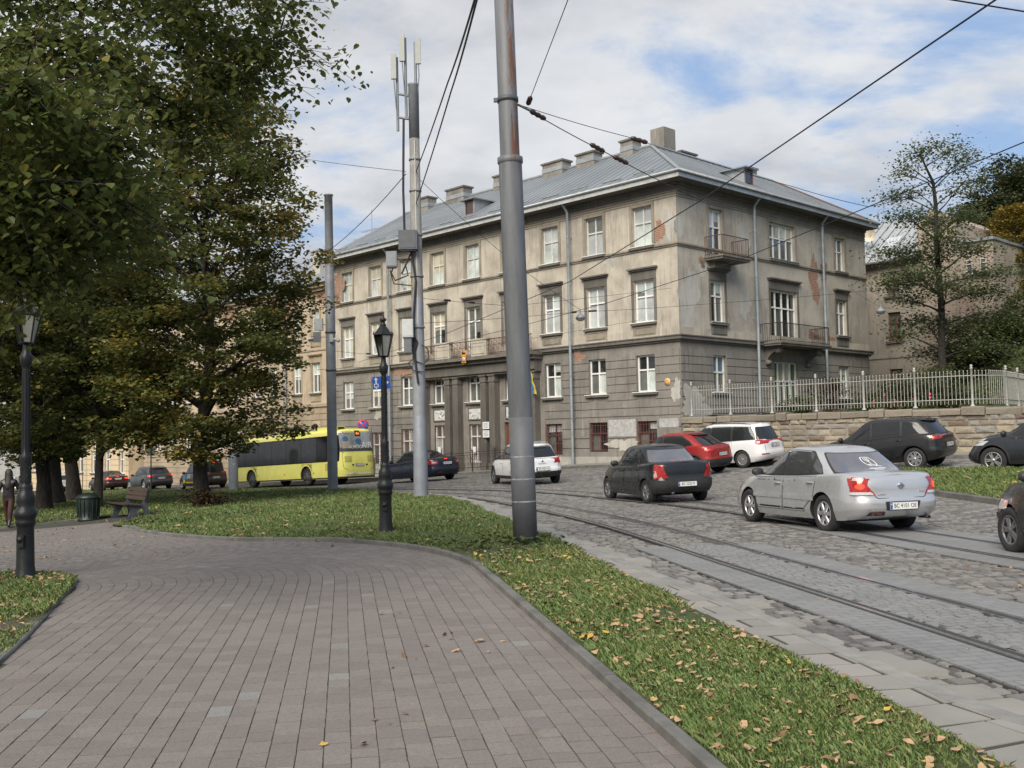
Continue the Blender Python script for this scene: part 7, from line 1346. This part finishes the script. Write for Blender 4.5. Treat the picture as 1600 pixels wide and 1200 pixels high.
# ---- walking woman at the left edge
def person():
    X,Y=-14.75,30.0; o=thing('person','woman with long dark hair in black jacket and maroon trousers walking away','person',(X,Y,gz(X,Y)),rz=rad(190)); J=[];E=[]; R=[]
    def j(p,r,par=None): J.append(p); R.append(r); i=len(J)-1; (E.append((par,i)) if par is not None else None); return i
    pel=j((0,0,.93),.175); wa=j((0,.01,1.07),.155,pel); ch=j((0,.0,1.25),.175,wa); sh=j((0,.0,1.38),.125,ch); nk=j((0,-.01,1.47),.052,sh); hd0=j((0,-.015,1.54),.075,nk); hd=j((0,-.02,1.62),.09,hd0); j((0,-.02,1.69),.06,hd)
    for s in (-1,1):
        st=.16*s   # stride
        h=j((s*.09,0,.86),.118,pel); k=j((s*.085,-st*.9+.02,.50),.075,h); k2=j((s*.085,-st*1.2-.0 if s>0 else .16,.30),.066,k); an=j((s*.08,-st*1.4 if s>0 else .26,.10),.042,k2); j((s*.085,(-st*1.4 if s>0 else .26)-.10,.055),.04,an) if s>0 else j((s*.085,.24,.06),.04,an)
        a=j((s*.175,0,1.37),.075,sh); e=j((s*.27,.05*s-.02,1.13),.062,a); w=j((s*.30,-.06 if s>0 else .05,.92),.033,e); hn=j((s*.30,-.08 if s>0 else .05,.86),.030,w)
        for q in range(4): f=j((s*.30+(q-1.5)*.004,(-.105 if s>0 else .03)+(q-1.5)*.019,.815),.0105,hn); j((s*.295+(q-1.5)*.004,(-.11 if s>0 else .028)+(q-1.5)*.019,.775+.006*abs(q-1)),.009,f)
        f=j((s*.275,(-.125 if s>0 else .0),.845),.011,hn); j((s*.268,(-.13 if s>0 else -.008),.815),.0095,f)
    me=bpy.data.meshes.new('body'); me.from_pydata(J,E,[]); ob=link('body',me); sk=ob.modifiers.new('s','SKIN'); 
    for i,v_ in enumerate(me.skin_vertices[0].data): v_.radius=(R[i],R[i]*(.8 if R[i]>.1 else 1)); v_.use_root=(i==0)
    su=ob.modifiers.new('u','SUBSURF'); su.levels=2; bpy.context.view_layer.update(); nm=bpy.data.meshes.new_from_object(ob.evaluated_get(bpy.context.evaluated_depsgraph_get())); bpy.data.objects.remove(ob)
    ms=[M('jacket_black',(.012,.012,.013),.35,0,.2,10,.2),M('trousers_maroon',(.045,.015,.013),.8,0,.2,20),M('boots_black',(.012,.012,.012),.4,0,.1,10),M('skin',(.42,.25,.18),.55,0,.08,8)]
    nm.materials.clear(); [nm.materials.append(m_) for m_ in ms]
    for p in nm.polygons:
        z=p.center.z; ax_=abs(p.center.x); p.use_smooth=True
        p.material_index=3 if (z>1.46 or (ax_>.22 and z<.93)) else (0 if z>.90 else (1 if z>.26 else 2))
    link('body',nm,o)
    mb=MB(); mb.lathe([(.001,1.755),(.06,1.74),(.10,1.68),(.112,1.60),(.115,1.5),(.13,1.36),(.12,1.22),(.07,1.12),(.001,1.10)],(0,.035,0),16); mb.v=[(v_[0],v_[1]*.75 +.0 if v_[1]>0 else v_[1]*.55,v_[2]) for v_ in mb.v]; mb.v=[(v_[0],v_[1]-.03 if v_[2]>1.5 else v_[1]-.03+.08*(1.5-v_[2])/.4,v_[2]) for v_ in mb.v]; mb.build('hair',M('hair_dark',(.012,.008,.006),.5,0,.3,30,.3),o)
person()
# ================================================================== TREES
def leafmat(name,c0,c1,c2,rough=.5,tr=.25,y0=.80,ny=.55):
    t=NT(name); a=t.attr(); v=t.obj(); c=t.mix(t.ramp(a,0,.75),c0,c1); c=t.mix(t.ramp(a,y0,y0+.18),c,c2); c=t.mix(t.ramp(t.noise(.7,v,4,.6),.52,.72,0,ny),c,c2); t.col(c); t.rough(rough); t.p.inputs['Specular IOR Level'].default_value=.35
    tl=t.nd('ShaderNodeBsdfTranslucent'); t.t.links.new(c,tl.inputs['Color']); mx=t.nd('ShaderNodeMixShader'); mx.inputs[0].default_value=tr; t.t.links.new(t.p.outputs[0],mx.inputs[1]); t.t.links.new(tl.outputs[0],mx.inputs[2]); t.t.links.new(mx.outputs[0],t.n['Material Output'].inputs[0]); return t.mat
L_lin=leafmat('linden_leaf',(.075,.098,.03),(.14,.15,.046),(.37,.255,.055),.5,.45); L_near=leafmat('near_linden_leaf',(.068,.098,.026),(.135,.155,.042),(.31,.24,.05),.45,.5,.88,.3); L_dark=leafmat('dark_linden_leaf',(.06,.082,.026),(.105,.122,.038),(.22,.18,.04),.5,.45); L_loc=leafmat('locust_leaf',(.08,.11,.042),(.145,.17,.08),(.21,.19,.09),.5,.45); L_yel=leafmat('yellow_leaf',(.13,.105,.02),(.26,.18,.028),(.10,.10,.03)); L_con=leafmat('hill_tree_leaf',(.045,.062,.026),(.08,.095,.042),(.14,.11,.045)); L_shr=leafmat('shrub_leaf',(.05,.075,.025),(.095,.12,.04),(.18,.14,.05)); L_dead=leafmat('dead_leaf_shrub',(.045,.03,.018),(.08,.05,.028),(.13,.09,.03))
t=NT('bark'); v=t.obj(); st=t.nd('ShaderNodeMapping'); t.t.links.new(v,st.inputs[0]); st.inputs['Scale'].default_value=(1,1,.22); n=t.noise(16,st.outputs[0],6,.7); t.col(t.mix(t.ramp(n,.35,.65),(.014,.012,.010),(.045,.038,.032))); t.rough(.95); t.bump(n,1.0,.05); m_bark=t.mat
def leaves(C,size,flat,quad=True,droop=.5,smin=.6):
    """C: n x 3 leaf positions -> vertices/faces of folded leaves"""
    n=len(C); r=RNG; th=r.random(n)*2*PI; s=size*(smin+(1.35-smin)*r.random(n)); d=np.c_[np.cos(th),np.sin(th),-droop+flat*(r.random(n)-.5)*2]; d/=np.linalg.norm(d,axis=1)[:,None]
    up=np.c_[(r.random((n,2))-.5)*1.2,np.ones(n)]; sd=np.cross(d,up); sd/=np.linalg.norm(sd,axis=1)[:,None]; nn=np.cross(sd,d); S=s[:,None]
    if quad: V=np.stack([C,C+d*S*.45-sd*S*.42+nn*S*.10,C+d*S,C+d*S*.45+sd*S*.42+nn*S*.10],1); F=(np.arange(n)*4)[:,None]+np.arange(4)[None]; return V.reshape(-1,3),F,1
    V=np.stack([C,C+d*S*.18-sd*S*.40+nn*S*.08,C+d*S*.62-sd*S*.40+nn*S*.10,C+d*S*1.08,C+d*S*.62+sd*S*.40+nn*S*.10,C+d*S*.18+sd*S*.40+nn*S*.08],1); b=(np.arange(n)*6)[:,None]
    F=np.concatenate([b+np.array([[0,1,2,3]]),b+np.array([[0,3,4,5]])],1).reshape(-1,4); return V.reshape(-1,3),F,2
def crown_mesh(parent,C,size,mat,flat=.4,quad=True,droop=.4,tone=None):
    V,F,k=leaves(C,size,flat,quad,droop); tn=RNG.random(len(C)) if tone is None else tone; me=mesh_np('crown',V,F,mat,attr=np.repeat(tn,k)); return link('crown',me,parent)
def limb(mb,p,q,r0,r1,bend=.15,n=7,m=0):
    p,q=Vector(p),Vector(q); L=(q-p).length; b=Vector((random.uniform(-1,1),random.uniform(-1,1),random.uniform(0,1)))*bend*L; pts=[p.lerp(q,i/n)+b*math.sin(PI*i/n)*.5+Vector((random.uniform(-1,1),random.uniform(-1,1),random.uniform(-1,1)))*L*.012*(0<i<n) for i in range(n+1)]; mb.tube([tuple(x) for x in pts],[r0+(r1-r0)*(i/n)**.7 for i in range(n+1)],7,m); return pts
def pads(centers,rad_,flat,per):
    out=[]; tn=[]
    for c in centers:
        n=int(per*random.uniform(.6,1.3)); u=RNG.normal(size=(n,3)); u/=np.linalg.norm(u,axis=1)[:,None]; rr=RNG.random(n)**.5; k=random.uniform(.7,1.3); out.append(np.array(c)+u*rr[:,None]*np.array([rad_*k,rad_*k,flat*k])); tn.append(np.clip(RNG.random(n)*.75+random.uniform(-.1,.35),0,1))
    return np.concatenate(out),np.concatenate(tn)
def broad_tree(name,label,base,prof,trunk_r,nclump,per,leaf,mat,group=None,lean=(0,0),clear=0,pad=(.75,.30),seed=1,limbs=26,gold=None,stretch=(1,1)):
    """prof: list of (height, crown radius)"""
    random.seed(seed); x,y=base; z=gz(x,y); o=thing(name,label,'tree',(x,y,z-.05),group=group); P=np.array(prof); top=P[-1,0]
    mb=MB(); tp=[(0,0,-.3)]+[(lean[0]*(h/top)**1.2+.12*math.sin(h*.9+seed),lean[1]*(h/top)**1.2+.12*math.cos(h*.7+seed),h) for h in np.linspace(.0,top*.9,12)]; rs=[trunk_r*1.45]+[trunk_r*max(.08,(1.22 if i==0 else 1)*(1-i/12.)) for i in range(12)]; mb.tube(tp,rs,12)
    ax=lambda h:(np.interp(h,[p[2] for p in tp[1:]],[p[0] for p in tp[1:]]),np.interp(h,[p[2] for p in tp[1:]],[p[1] for p in tp[1:]]))
    C=[]
    while len(C)<nclump:
        h=random.uniform(P[0,0],top); R=np.interp(h,P[:,0],P[:,1]); 
        if random.random()>(R/P[:,1].max())**1.3+.05: continue
        a=random.uniform(0,2*PI); lump=.84+.16*math.sin(3*a+h*1.3+seed)+.10*math.sin(5*a-h*2.1); rr=R*lump*math.sqrt(random.uniform(.12,1.05)); c=ax(h); C.append((c[0]+rr*math.cos(a)*stretch[0],c[1]+rr*math.sin(a)*stretch[1],h-rr*.10))
    order=sorted(range(len(C)),key=lambda i:-math.hypot(C[i][0],C[i][1])); 
    for i in random.sample(order[:len(order)//2],min(limbs,len(order)//2)):
        c=C[i]; h0=max(P[0,0]*.75+.3,c[2]-random.uniform(.8,2.8)); h0=min(h0,top*.85); a=ax(h0); fr=max(.12,1-h0/top); limb(mb,(a[0],a[1],h0),c,trunk_r*.42*fr+.02,.015,.18)
    mb.build('trunk',m_bark,o)
    L,tn=pads(C,pad[0],pad[1],per)
    if gold is not None: tn=np.clip(tn+gold(L)*RNG.random(len(L)),0,1)
    crown_mesh(o,L,leaf,mat,tone=tn); return o
g1=lambda L:np.clip((L[:,0]-1.6)*.16,0,.5)*(L[:,2]>7.5)+np.clip((L[:,2]-10.8)*.2,0,.75)
broad_tree('linden_tree','large linden with green and golden leaves, its dark trunk right of the park bench',(-10.28,34),[(1.75,1.5),(2.6,2.9),(4.2,3.4),(6.2,3.6),(8.0,4.2),(9.6,4.4),(11.2,3.5),(13.2,2.3),(15.2,.5)],.25,560,125,.15,L_lin,lean=(.4,0),seed=3,gold=g1,limbs=40)
TG='dark lindens in the park'
broad_tree('linden_tree','slim leaning linden trunk behind the litter bin, its crown merging with its neighbours',(-14.5,36),[(2.0,2.0),(3.2,3.6),(6,4.2),(9,4.2),(12,3),(14,.6)],.16,250,110,.17,L_dark,TG,lean=(-1.2,0),seed=5)
broad_tree('linden_tree','thick straight dark linden trunk just right of the left lamp post',(-17.5,38),[(2.1,2.0),(3.2,4.0),(6,4.8),(9,4.6),(12,3.4),(14.5,.6)],.27,280,110,.18,L_dark,TG,seed=7)
broad_tree('linden_tree','low gnarled tree trunk between the thick trunk and the litter bin',(-21.3,48),[(3.0,2.4),(4.2,4.0),(7,4.8),(10,4.2),(13,.8)],.34,220,110,.2,L_dark,TG,lean=(-.6,.3),seed=9)
broad_tree('linden_tree','dark linden crown above the walking woman at the left edge',(-23.5,37),[(2.4,2.4),(3.6,4.4),(7,5.0),(10,4.6),(13,1)],.4,260,110,.19,L_dark,TG,seed=12)
broad_tree('linden_tree','far dark linden filling the gap behind the thick trunk',(-24.5,57),[(4.0,3.0),(5,5.2),(8,6),(12,5),(15,1)],.4,260,110,.24,L_dark,TG,seed=14)
# overhanging near tree, trunk outside the picture on the left
def near_tree():
    random.seed(21); x,y=-11.5,10.5; o=thing('overhanging_tree','near tree reaching in from the upper left with large heart shaped leaves','tree',(x,y,gz(x,y))); mb=MB(); B=np.array([x,y,gz(x,y)]); mb.tube([(0,0,-.3),(0,0,1.5),(.1,0,3.2),(.2,.1,5.0),(.3,0,7.5)],[.42,.34,.3,.24,.1],12); C=[]
    br=[([(-60,90),(120,130),(260,175),(390,190)],8.5),([(-60,20),(150,20),(330,60),(440,95),(480,60)],9.0),([(-80,-60),(150,-70),(320,-20),(500,15)],8.5),([(-60,150),(90,190),(190,240)],6.5),([(-60,230),(60,270),(140,330),(185,370)],6.5),([(-60,330),(40,380),(110,430),(190,440)],6.8),([(-60,420),(30,450),(90,490),(130,470)],7.2),([(-60,280),(80,240),(150,300)],7.8),([(-60,120),(60,60),(200,110)],7.0),([(-60,-20),(60,-20),(250,-50),(430,-30)],7.6),([(-80,360),(10,330),(80,390)],6.0),([(-80,180),(30,140),(120,210)],5.8),([(-60,60),(100,100),(230,140),(300,230)],8.8),([(-60,-40),(120,-30),(300,10),(380,80)],8.2),([(-60,260),(40,330),(120,360)],6.4),([(200,-60),(300,60),(350,130),(420,130)],9.4),([(-60,460),(10,500),(40,530)],7.0),([(-60,400),(60,420),(150,400),(195,430)],7.6)]
    for pts,Y in br:
        W=[P3(a if a<250 else 250+(a-250)*.8,b-(95 if b>370 else (45 if b>300 else 8)),Y*1.42+random.uniform(-.7,.7))-B for a,b in pts]; W=smooth_pts(resamp(np.array(W)[:,:2],18),1) if False else np.array(W); s=np.linspace(0,len(W)-1,16); Wl=np.stack([np.interp(s,range(len(W)),W[:,i]) for i in range(3)],1); Wl[1:-1]+=RNG.normal(size=(14,3))*.02
        p0=np.array([.2,.1,4.2+random.uniform(-1.5,2)]); mb.tube([p0,(p0+Wl[0])/2+np.array([0,0,.15])]+list(Wl),[.09,.06]+list(np.linspace(.035,.006,16)),6)
        for q in Wl[1:]:
            for k in range(6):
                d=RNG.normal(size=3)*np.array([.48,.5,.28])+np.array([.12,0,-.10]); e=q+d; mb.tube([q,(q+e)/2+np.array([0,0,.03]),e],[.007,.005,.003],4)
                m=random.randint(19,28); t_=RNG.random(m)[:,None]; C.append(q+d*t_*1.15+RNG.normal(size=(m,3))*np.array([.11,.12,.09]))
    mb.build('trunk',m_bark,o); C=np.concatenate(C); V,F,k=leaves(C,.070,.4,False,.75,.45); tn=np.clip(RNG.random(len(C))**1.1,0,1); me=mesh_np('crown',V,F,L_near,attr=np.repeat(tn,k)); link('crown',me,o); print('near leaves',len(C))
near_tree()
# garden locust tree
def locust():
    random.seed(4); Y0=54.0; b=P3(1477,626,Y0); zb=float(hillz(b[0],b[1])); o=thing('locust_tree','airy locust tree with layered branches in the garden before the pink house','tree',(b[0],b[1],zb)); B=np.array([b[0],b[1],zb]); q=lambda px,py,dy=0:np.array(P3(px,py,Y0+dy))-B
    mb=MB(); tr=[q(1477,640),q(1474,600),q(1471,540),q(1472,500),q(1468,440),q(1463,380),q(1462,320),q(1458,285),q(1447,262),q(1440,245)]; mb.tube(tr,[.26,.21,.19,.175,.155,.13,.105,.08,.055,.035],9)
    def onT(py): ys=[640,600,540,500,440,380,320,285,262,245]; i=np.interp(py,ys[::-1],list(range(9,-1,-1))); k=int(min(8,i)); return tr[k]*(1-(i-k))+tr[k+1]*(i-k)
    P=[(1460,228,36,14),(1432,238,22,10),(1488,232,22,12),(1420,262,26,10),(1405,272,16,7),(1500,255,26,14),(1515,240,14,10),(1395,304,30,8),(1425,298,24,9),(1500,292,30,11),(1522,278,18,9),(1418,334,36,10),(1460,345,30,12),(1505,335,30,11),(1405,392,40,12),(1452,398,34,13),(1515,385,44,13),(1470,368,30,11),(1432,428,42,13),(1548,425,46,14),(1398,440,34,11),(1480,445,40,13),(1530,455,44,11),(1420,465,26,9),(1440,500,44,11),(1500,512,48,12),(1550,490,36,12),(1410,520,24,9),(1468,548,42,13),(1540,540,40,14),(1450,585,36,12),(1500,585,36,12),(1560,575,30,14)]
    C=[];T=[]
    for (px,py,rx,ry) in P:
        dy=random.uniform(-2.2,2.2); c=q(px,py,dy); a=onT(min(632,py+random.uniform(18,50))); pts=limb(mb,a,c,.075 if py>330 else .045,.012,.12); s=Y0/1600
        for k in range(3): e=Vector(c)+Vector((random.uniform(-1,1)*rx*s,random.uniform(-1,1),random.uniform(-.3,.5)*ry*s)); limb(mb,pts[4],e,.022,.006,.15,4)
        n=int(rx*ry*random.uniform(1.7,2.5)*(.5 if py<300 else 1.0)); u=RNG.normal(size=(n,3)); u/=np.linalg.norm(u,axis=1)[:,None]; rr=RNG.random(n)**.45; C.append(c+RNG.normal(size=(n,3))*np.array([rx*s*.60,.7,ry*s*.66])-np.array([0,0,.25])*(RNG.random((n,1))**2)); T.append(np.clip(RNG.random(n)*.8+random.uniform(-.1,.2),0,1))
    mb.build('trunk',m_bark,o); crown_mesh(o,np.concatenate(C),.145,L_loc,tone=np.concatenate(T))
locust()
def bush(name,label,p,r,per,leaf,mat,cat='shrub',group=None,n=14,flat=.75,stems=True,seed=1):
    random.seed(seed); o=thing(name,label,cat,p,group=group); C=[(random.gauss(0,r*.45),random.gauss(0,r*.45),r*flat*random.uniform(.3,1.5)) for _ in range(n)]; mb=MB()
    for c in C: limb(mb,(random.uniform(-.1,.1)*r,random.uniform(-.1,.1)*r,-.2),c,.03*r+.01,.008,.1,4)
    mb.build('stems',m_bark,o); L,tn=pads(C,r*.42,r*.34,per); crown_mesh(o,L,leaf,mat,tone=tn); return o
def hill_tree(name,label,px,py,Y,prof,tr,ncl,per,leaf,mat,seed,pad=(1.0,.5),group=None):
    global gz
    p=P3(px,py,Y); old=gz; gz=lambda x,y:float(hillz(x,y)); r=broad_tree(name,label,(p[0],p[1]),prof,tr,ncl,per,leaf,mat,group,seed=seed,pad=pad,limbs=16); gz=old; return r
hill_tree('hillside_tree','tall dark green tree on the hill at the right edge of the sky',1578,400,70,[(1.5,2.5),(3.5,3.8),(5.5,3.4),(7.5,2.0),(9,.4)],.3,170,120,.22,L_con,31)
hill_tree('hillside_tree','bushy dark tree leaving the picture at the upper right edge',1640,400,74,[(.8,3),(2.5,4.5),(4.5,4.2),(6.3,2.2),(7.4,.5)],.35,190,120,.24,L_con,32)
hill_tree('autumn_tree','bright yellow autumn tree on the hill under the dark trees',1592,470,63,[(.6,1.6),(2,2.6),(4,2.7),(5.8,1.4),(6.6,.3)],.16,130,110,.17,L_yel,33,(.6,.4))
hill_tree('hillside_tree','small brownish green tree on the slope beside the yellow one',1565,440,68,[(.8,1.5),(3,2.6),(5,2.2),(6.6,.4)],.16,90,110,.18,L_con,36,(.7,.4))
sb=[(1500,560,57,1.3),(1535,540,58,1.6),(1560,560,56,1.5),(1520,590,55,1.2),(1590,600,55,1.2),(1545,600,54,1.0),(1580,530,60,1.5)]
names=['round green shrub low on the slope right of the locust trunk','broad green shrub below the pink wing wall','green shrub on the slope under the yellow tree','small green shrub just above the fence tops','shrub at the right edge above the fence end','low shrub behind the bend of the fence','dark shrub high on the bare slope']
for i,(px,py,Y,r) in enumerate(sb): p=P3(px,py,Y); bush('hillside_shrub',names[i],(p[0],p[1],float(hillz(p[0],p[1]))),r,150,.15,L_shr if i!=5 else L_con,group='shrubs on the hillside',seed=50+i)
gs=[(1292,606,50,1.0,'tall thin autumn shrub beside the rain pipe behind the fence',L_dead),(1350,615,49,1.1,'yellowing shrub behind the fence left of the roses',L_shr),(1412,610,47,1.1,'dark green garden shrub behind the fence before the garden house',L_con),(1450,612,46,1.1,'dark green garden shrub behind the fence under the locust tree',L_con),(1250,618,48,.7,'small climbing shrub by the curtained ground floor window',L_shr),(1490,615,45,1.0,'garden shrub behind the fence near its bend',L_con)]
for i,(px,py,Y,r,lab,m_) in enumerate(gs): p=P3(px,py,Y); bush('garden_shrub',lab,(p[0],p[1],GZ-.05),r,110,.12,m_,group='shrubs in the fenced garden',seed=70+i,flat=1.1 if i==0 else .85,n=12)
m_rose=M('rose_petals',(.55,.06,.10),.6,0,.3,20)
for i,(px,py,Y,lab) in enumerate(((1384,622,44.5,'pink flowering rose bush behind the fence'),(1430,618,44,'small red flower bush behind the fence'))):
    p=P3(px,py,Y); o=bush('flower_bush',lab,(p[0],p[1],GZ-.05),.45,60,.08,L_shr,group='flower bushes in the garden',seed=90+i); C=RNG.normal(size=(26 if i==0 else 9,3))*np.array([.42,.35,.22])+np.array([0,-.2,.55]); V,F,k=leaves(C,.12,.8,True,.1); link('flowers',mesh_np('flowers',V,F,m_rose,attr=RNG.random(len(C))),o)
p=(-10.0,33.4); bush('dry_shrub','brown withered shoots round the foot of the big linden',(p[0],p[1],gz(*p)),.75,60,.10,L_dead,seed=97,flat=.45,n=16)
V,F,k=leaves(HILLP,.17,.7,True,.2); tag(link('ground_cover',mesh_np('ground_cover',V,F,L_shr,attr=RNG.random(len(HILLP)))),kind='stuff')
# broad-leaved weeds
def weeds(name,label,P,size):
    C=np.array([(x,y,gz(x,y)+.05+RNG.random()*.10) for x,y in P]); V,F,k=leaves(C,size,.5,False,-.2); tag(link(name,mesh_np(name,V,F,L_shr,attr=np.repeat(RNG.random(len(C))*.7,k))),kind='stuff')
W=[(0.16+random.gauss(0,.45),15.6+random.gauss(0,.5)) for _ in range(420)]+[(-1.2+random.gauss(0,.6),14.9+random.gauss(0,.45)) for _ in range(320)]+[(-9+random.gauss(0,1.3),26.6+random.gauss(0,1.0)) for _ in range(700)]
W=[w_ for w_ in W if inpoly(np.array([w_[0]]),np.array([w_[1]]),lawn_poly)[0] and math.hypot(w_[0]-.16,w_[1]-15.7)>.2]; weeds('ground_weeds','',W,.06)
# ================================================================== LIGHT
SUN_EL,SUN_AZ=rad(40),rad(-158)     # sun behind thin cloud, over the photographer's left shoulder
w=bpy.data.worlds.new('World'); SC.world=w; w.use_nodes=True; nt=w.node_tree; N=nt.nodes; bg=N['Background']
sky=N.new('ShaderNodeTexSky'); sky.sky_type='NISHITA'; sky.sun_disc=False; sky.sun_elevation=SUN_EL; sky.sun_rotation=SUN_AZ; sky.air_density=1.2; sky.dust_density=1.0; sky.ozone_density=2.0
tc=N.new('ShaderNodeTexCoord'); sep=N.new('ShaderNodeSeparateXYZ'); nt.links.new(tc.outputs['Generated'],sep.inputs[0])
def wm(op,a,b=None):
    n=N.new('ShaderNodeMath'); n.operation=op
    for i,v in enumerate((a,b)):
        if v is None: continue
        if isinstance(v,bpy.types.NodeSocket): nt.links.new(v,n.inputs[i])
        else: n.inputs[i].default_value=v
    return n.outputs[0]
den=wm('ADD',wm('MAXIMUM',sep.outputs[2],0.0),.22)
cx=wm('DIVIDE',sep.outputs[0],den); cy=wm('DIVIDE',sep.outputs[1],den)
cmb=N.new('ShaderNodeCombineXYZ'); nt.links.new(cx,cmb.inputs[0]); nt.links.new(cy,cmb.inputs[1])
def wn(scale,detail,rough,off,dist=.3,st=(1,1,1)):
    mp=N.new('ShaderNodeMapping'); mp.inputs['Location'].default_value=off; mp.inputs['Scale'].default_value=st; nt.links.new(cmb.outputs[0],mp.inputs[0]); n=N.new('ShaderNodeTexNoise'); n.inputs['Scale'].default_value=scale; n.inputs['Detail'].default_value=detail; n.inputs['Roughness'].default_value=rough; n.inputs['Distortion'].default_value=dist; nt.links.new(mp.outputs[0],n.inputs['Vector']); return n.outputs['Fac']
def wr(f,a,b,c,d):
    n=N.new('ShaderNodeMapRange'); n.interpolation_type='SMOOTHSTEP'
    for k,v in zip(('From Min','From Max','To Min','To Max'),(a,b,c,d)): n.inputs[k].default_value=v
    nt.links.new(f,n.inputs['Value']); return n.outputs[0]
def wx(f,a,b):
    n=N.new('ShaderNodeMix'); n.data_type='RGBA'
    for i,v in ((0,f),(6,a),(7,b)):
        if isinstance(v,bpy.types.NodeSocket): nt.links.new(v,n.inputs[i])
        else: n.inputs[i].default_value=v if i==0 else (*v,1)
    return n.outputs[2]
cover=wn(1.9,8,.6,(15.943,2.775,0),.25,(1,1.25,1)); shade=wn(1.1,6,.55,(7.7,4.1,2),.2); fine=wn(3.2,6,.6,(1.7,9.1,4),.2)
# more cover to the west (left of the view), breaks in the cloud to the east
bias=wm('ADD',cover,wm('MULTIPLY',sep.outputs[0],-.21))
alpha=wr(bias,.30,.50,.12,1.0)
CB=1.0
white=wx(wr(shade,.36,.64,0,1),(2.5,2.66,2.98),(4.6,4.75,5.0)); white=wx(wr(fine,.35,.7,.0,.45),white,(6.0,6.05,6.1))
blue=(1.6,2.7,4.7)
skyc=wx(.75,sky.outputs[0],blue) 
out=wx(alpha,skyc,white)
nt.links.new(out,bg.inputs['Color']); bg.inputs['Strength'].default_value=.1
sl=bpy.data.lights.new('sun','SUN'); so=bpy.data.objects.new('sun',sl); COL.objects.link(so); sl.energy=3.0; sl.angle=rad(40); sl.color=(1,.93,.82)
dv=Vector((math.sin(SUN_AZ)*math.cos(SUN_EL),math.cos(SUN_AZ)*math.cos(SUN_EL),math.sin(SUN_EL)))
so.rotation_euler=dv.to_track_quat('Z','Y').to_euler()
SC.view_settings.view_transform='Standard'; SC.view_settings.look='None'; SC.view_settings.exposure=.66; SC.view_settings.gamma=1
SC.render.engine='CYCLES'; SC.cycles.use_denoising=True; SC.cycles.max_bounces=6; SC.cycles.diffuse_bounces=3; SC.cycles.glossy_bounces=3; SC.cycles.transparent_max_bounces=8
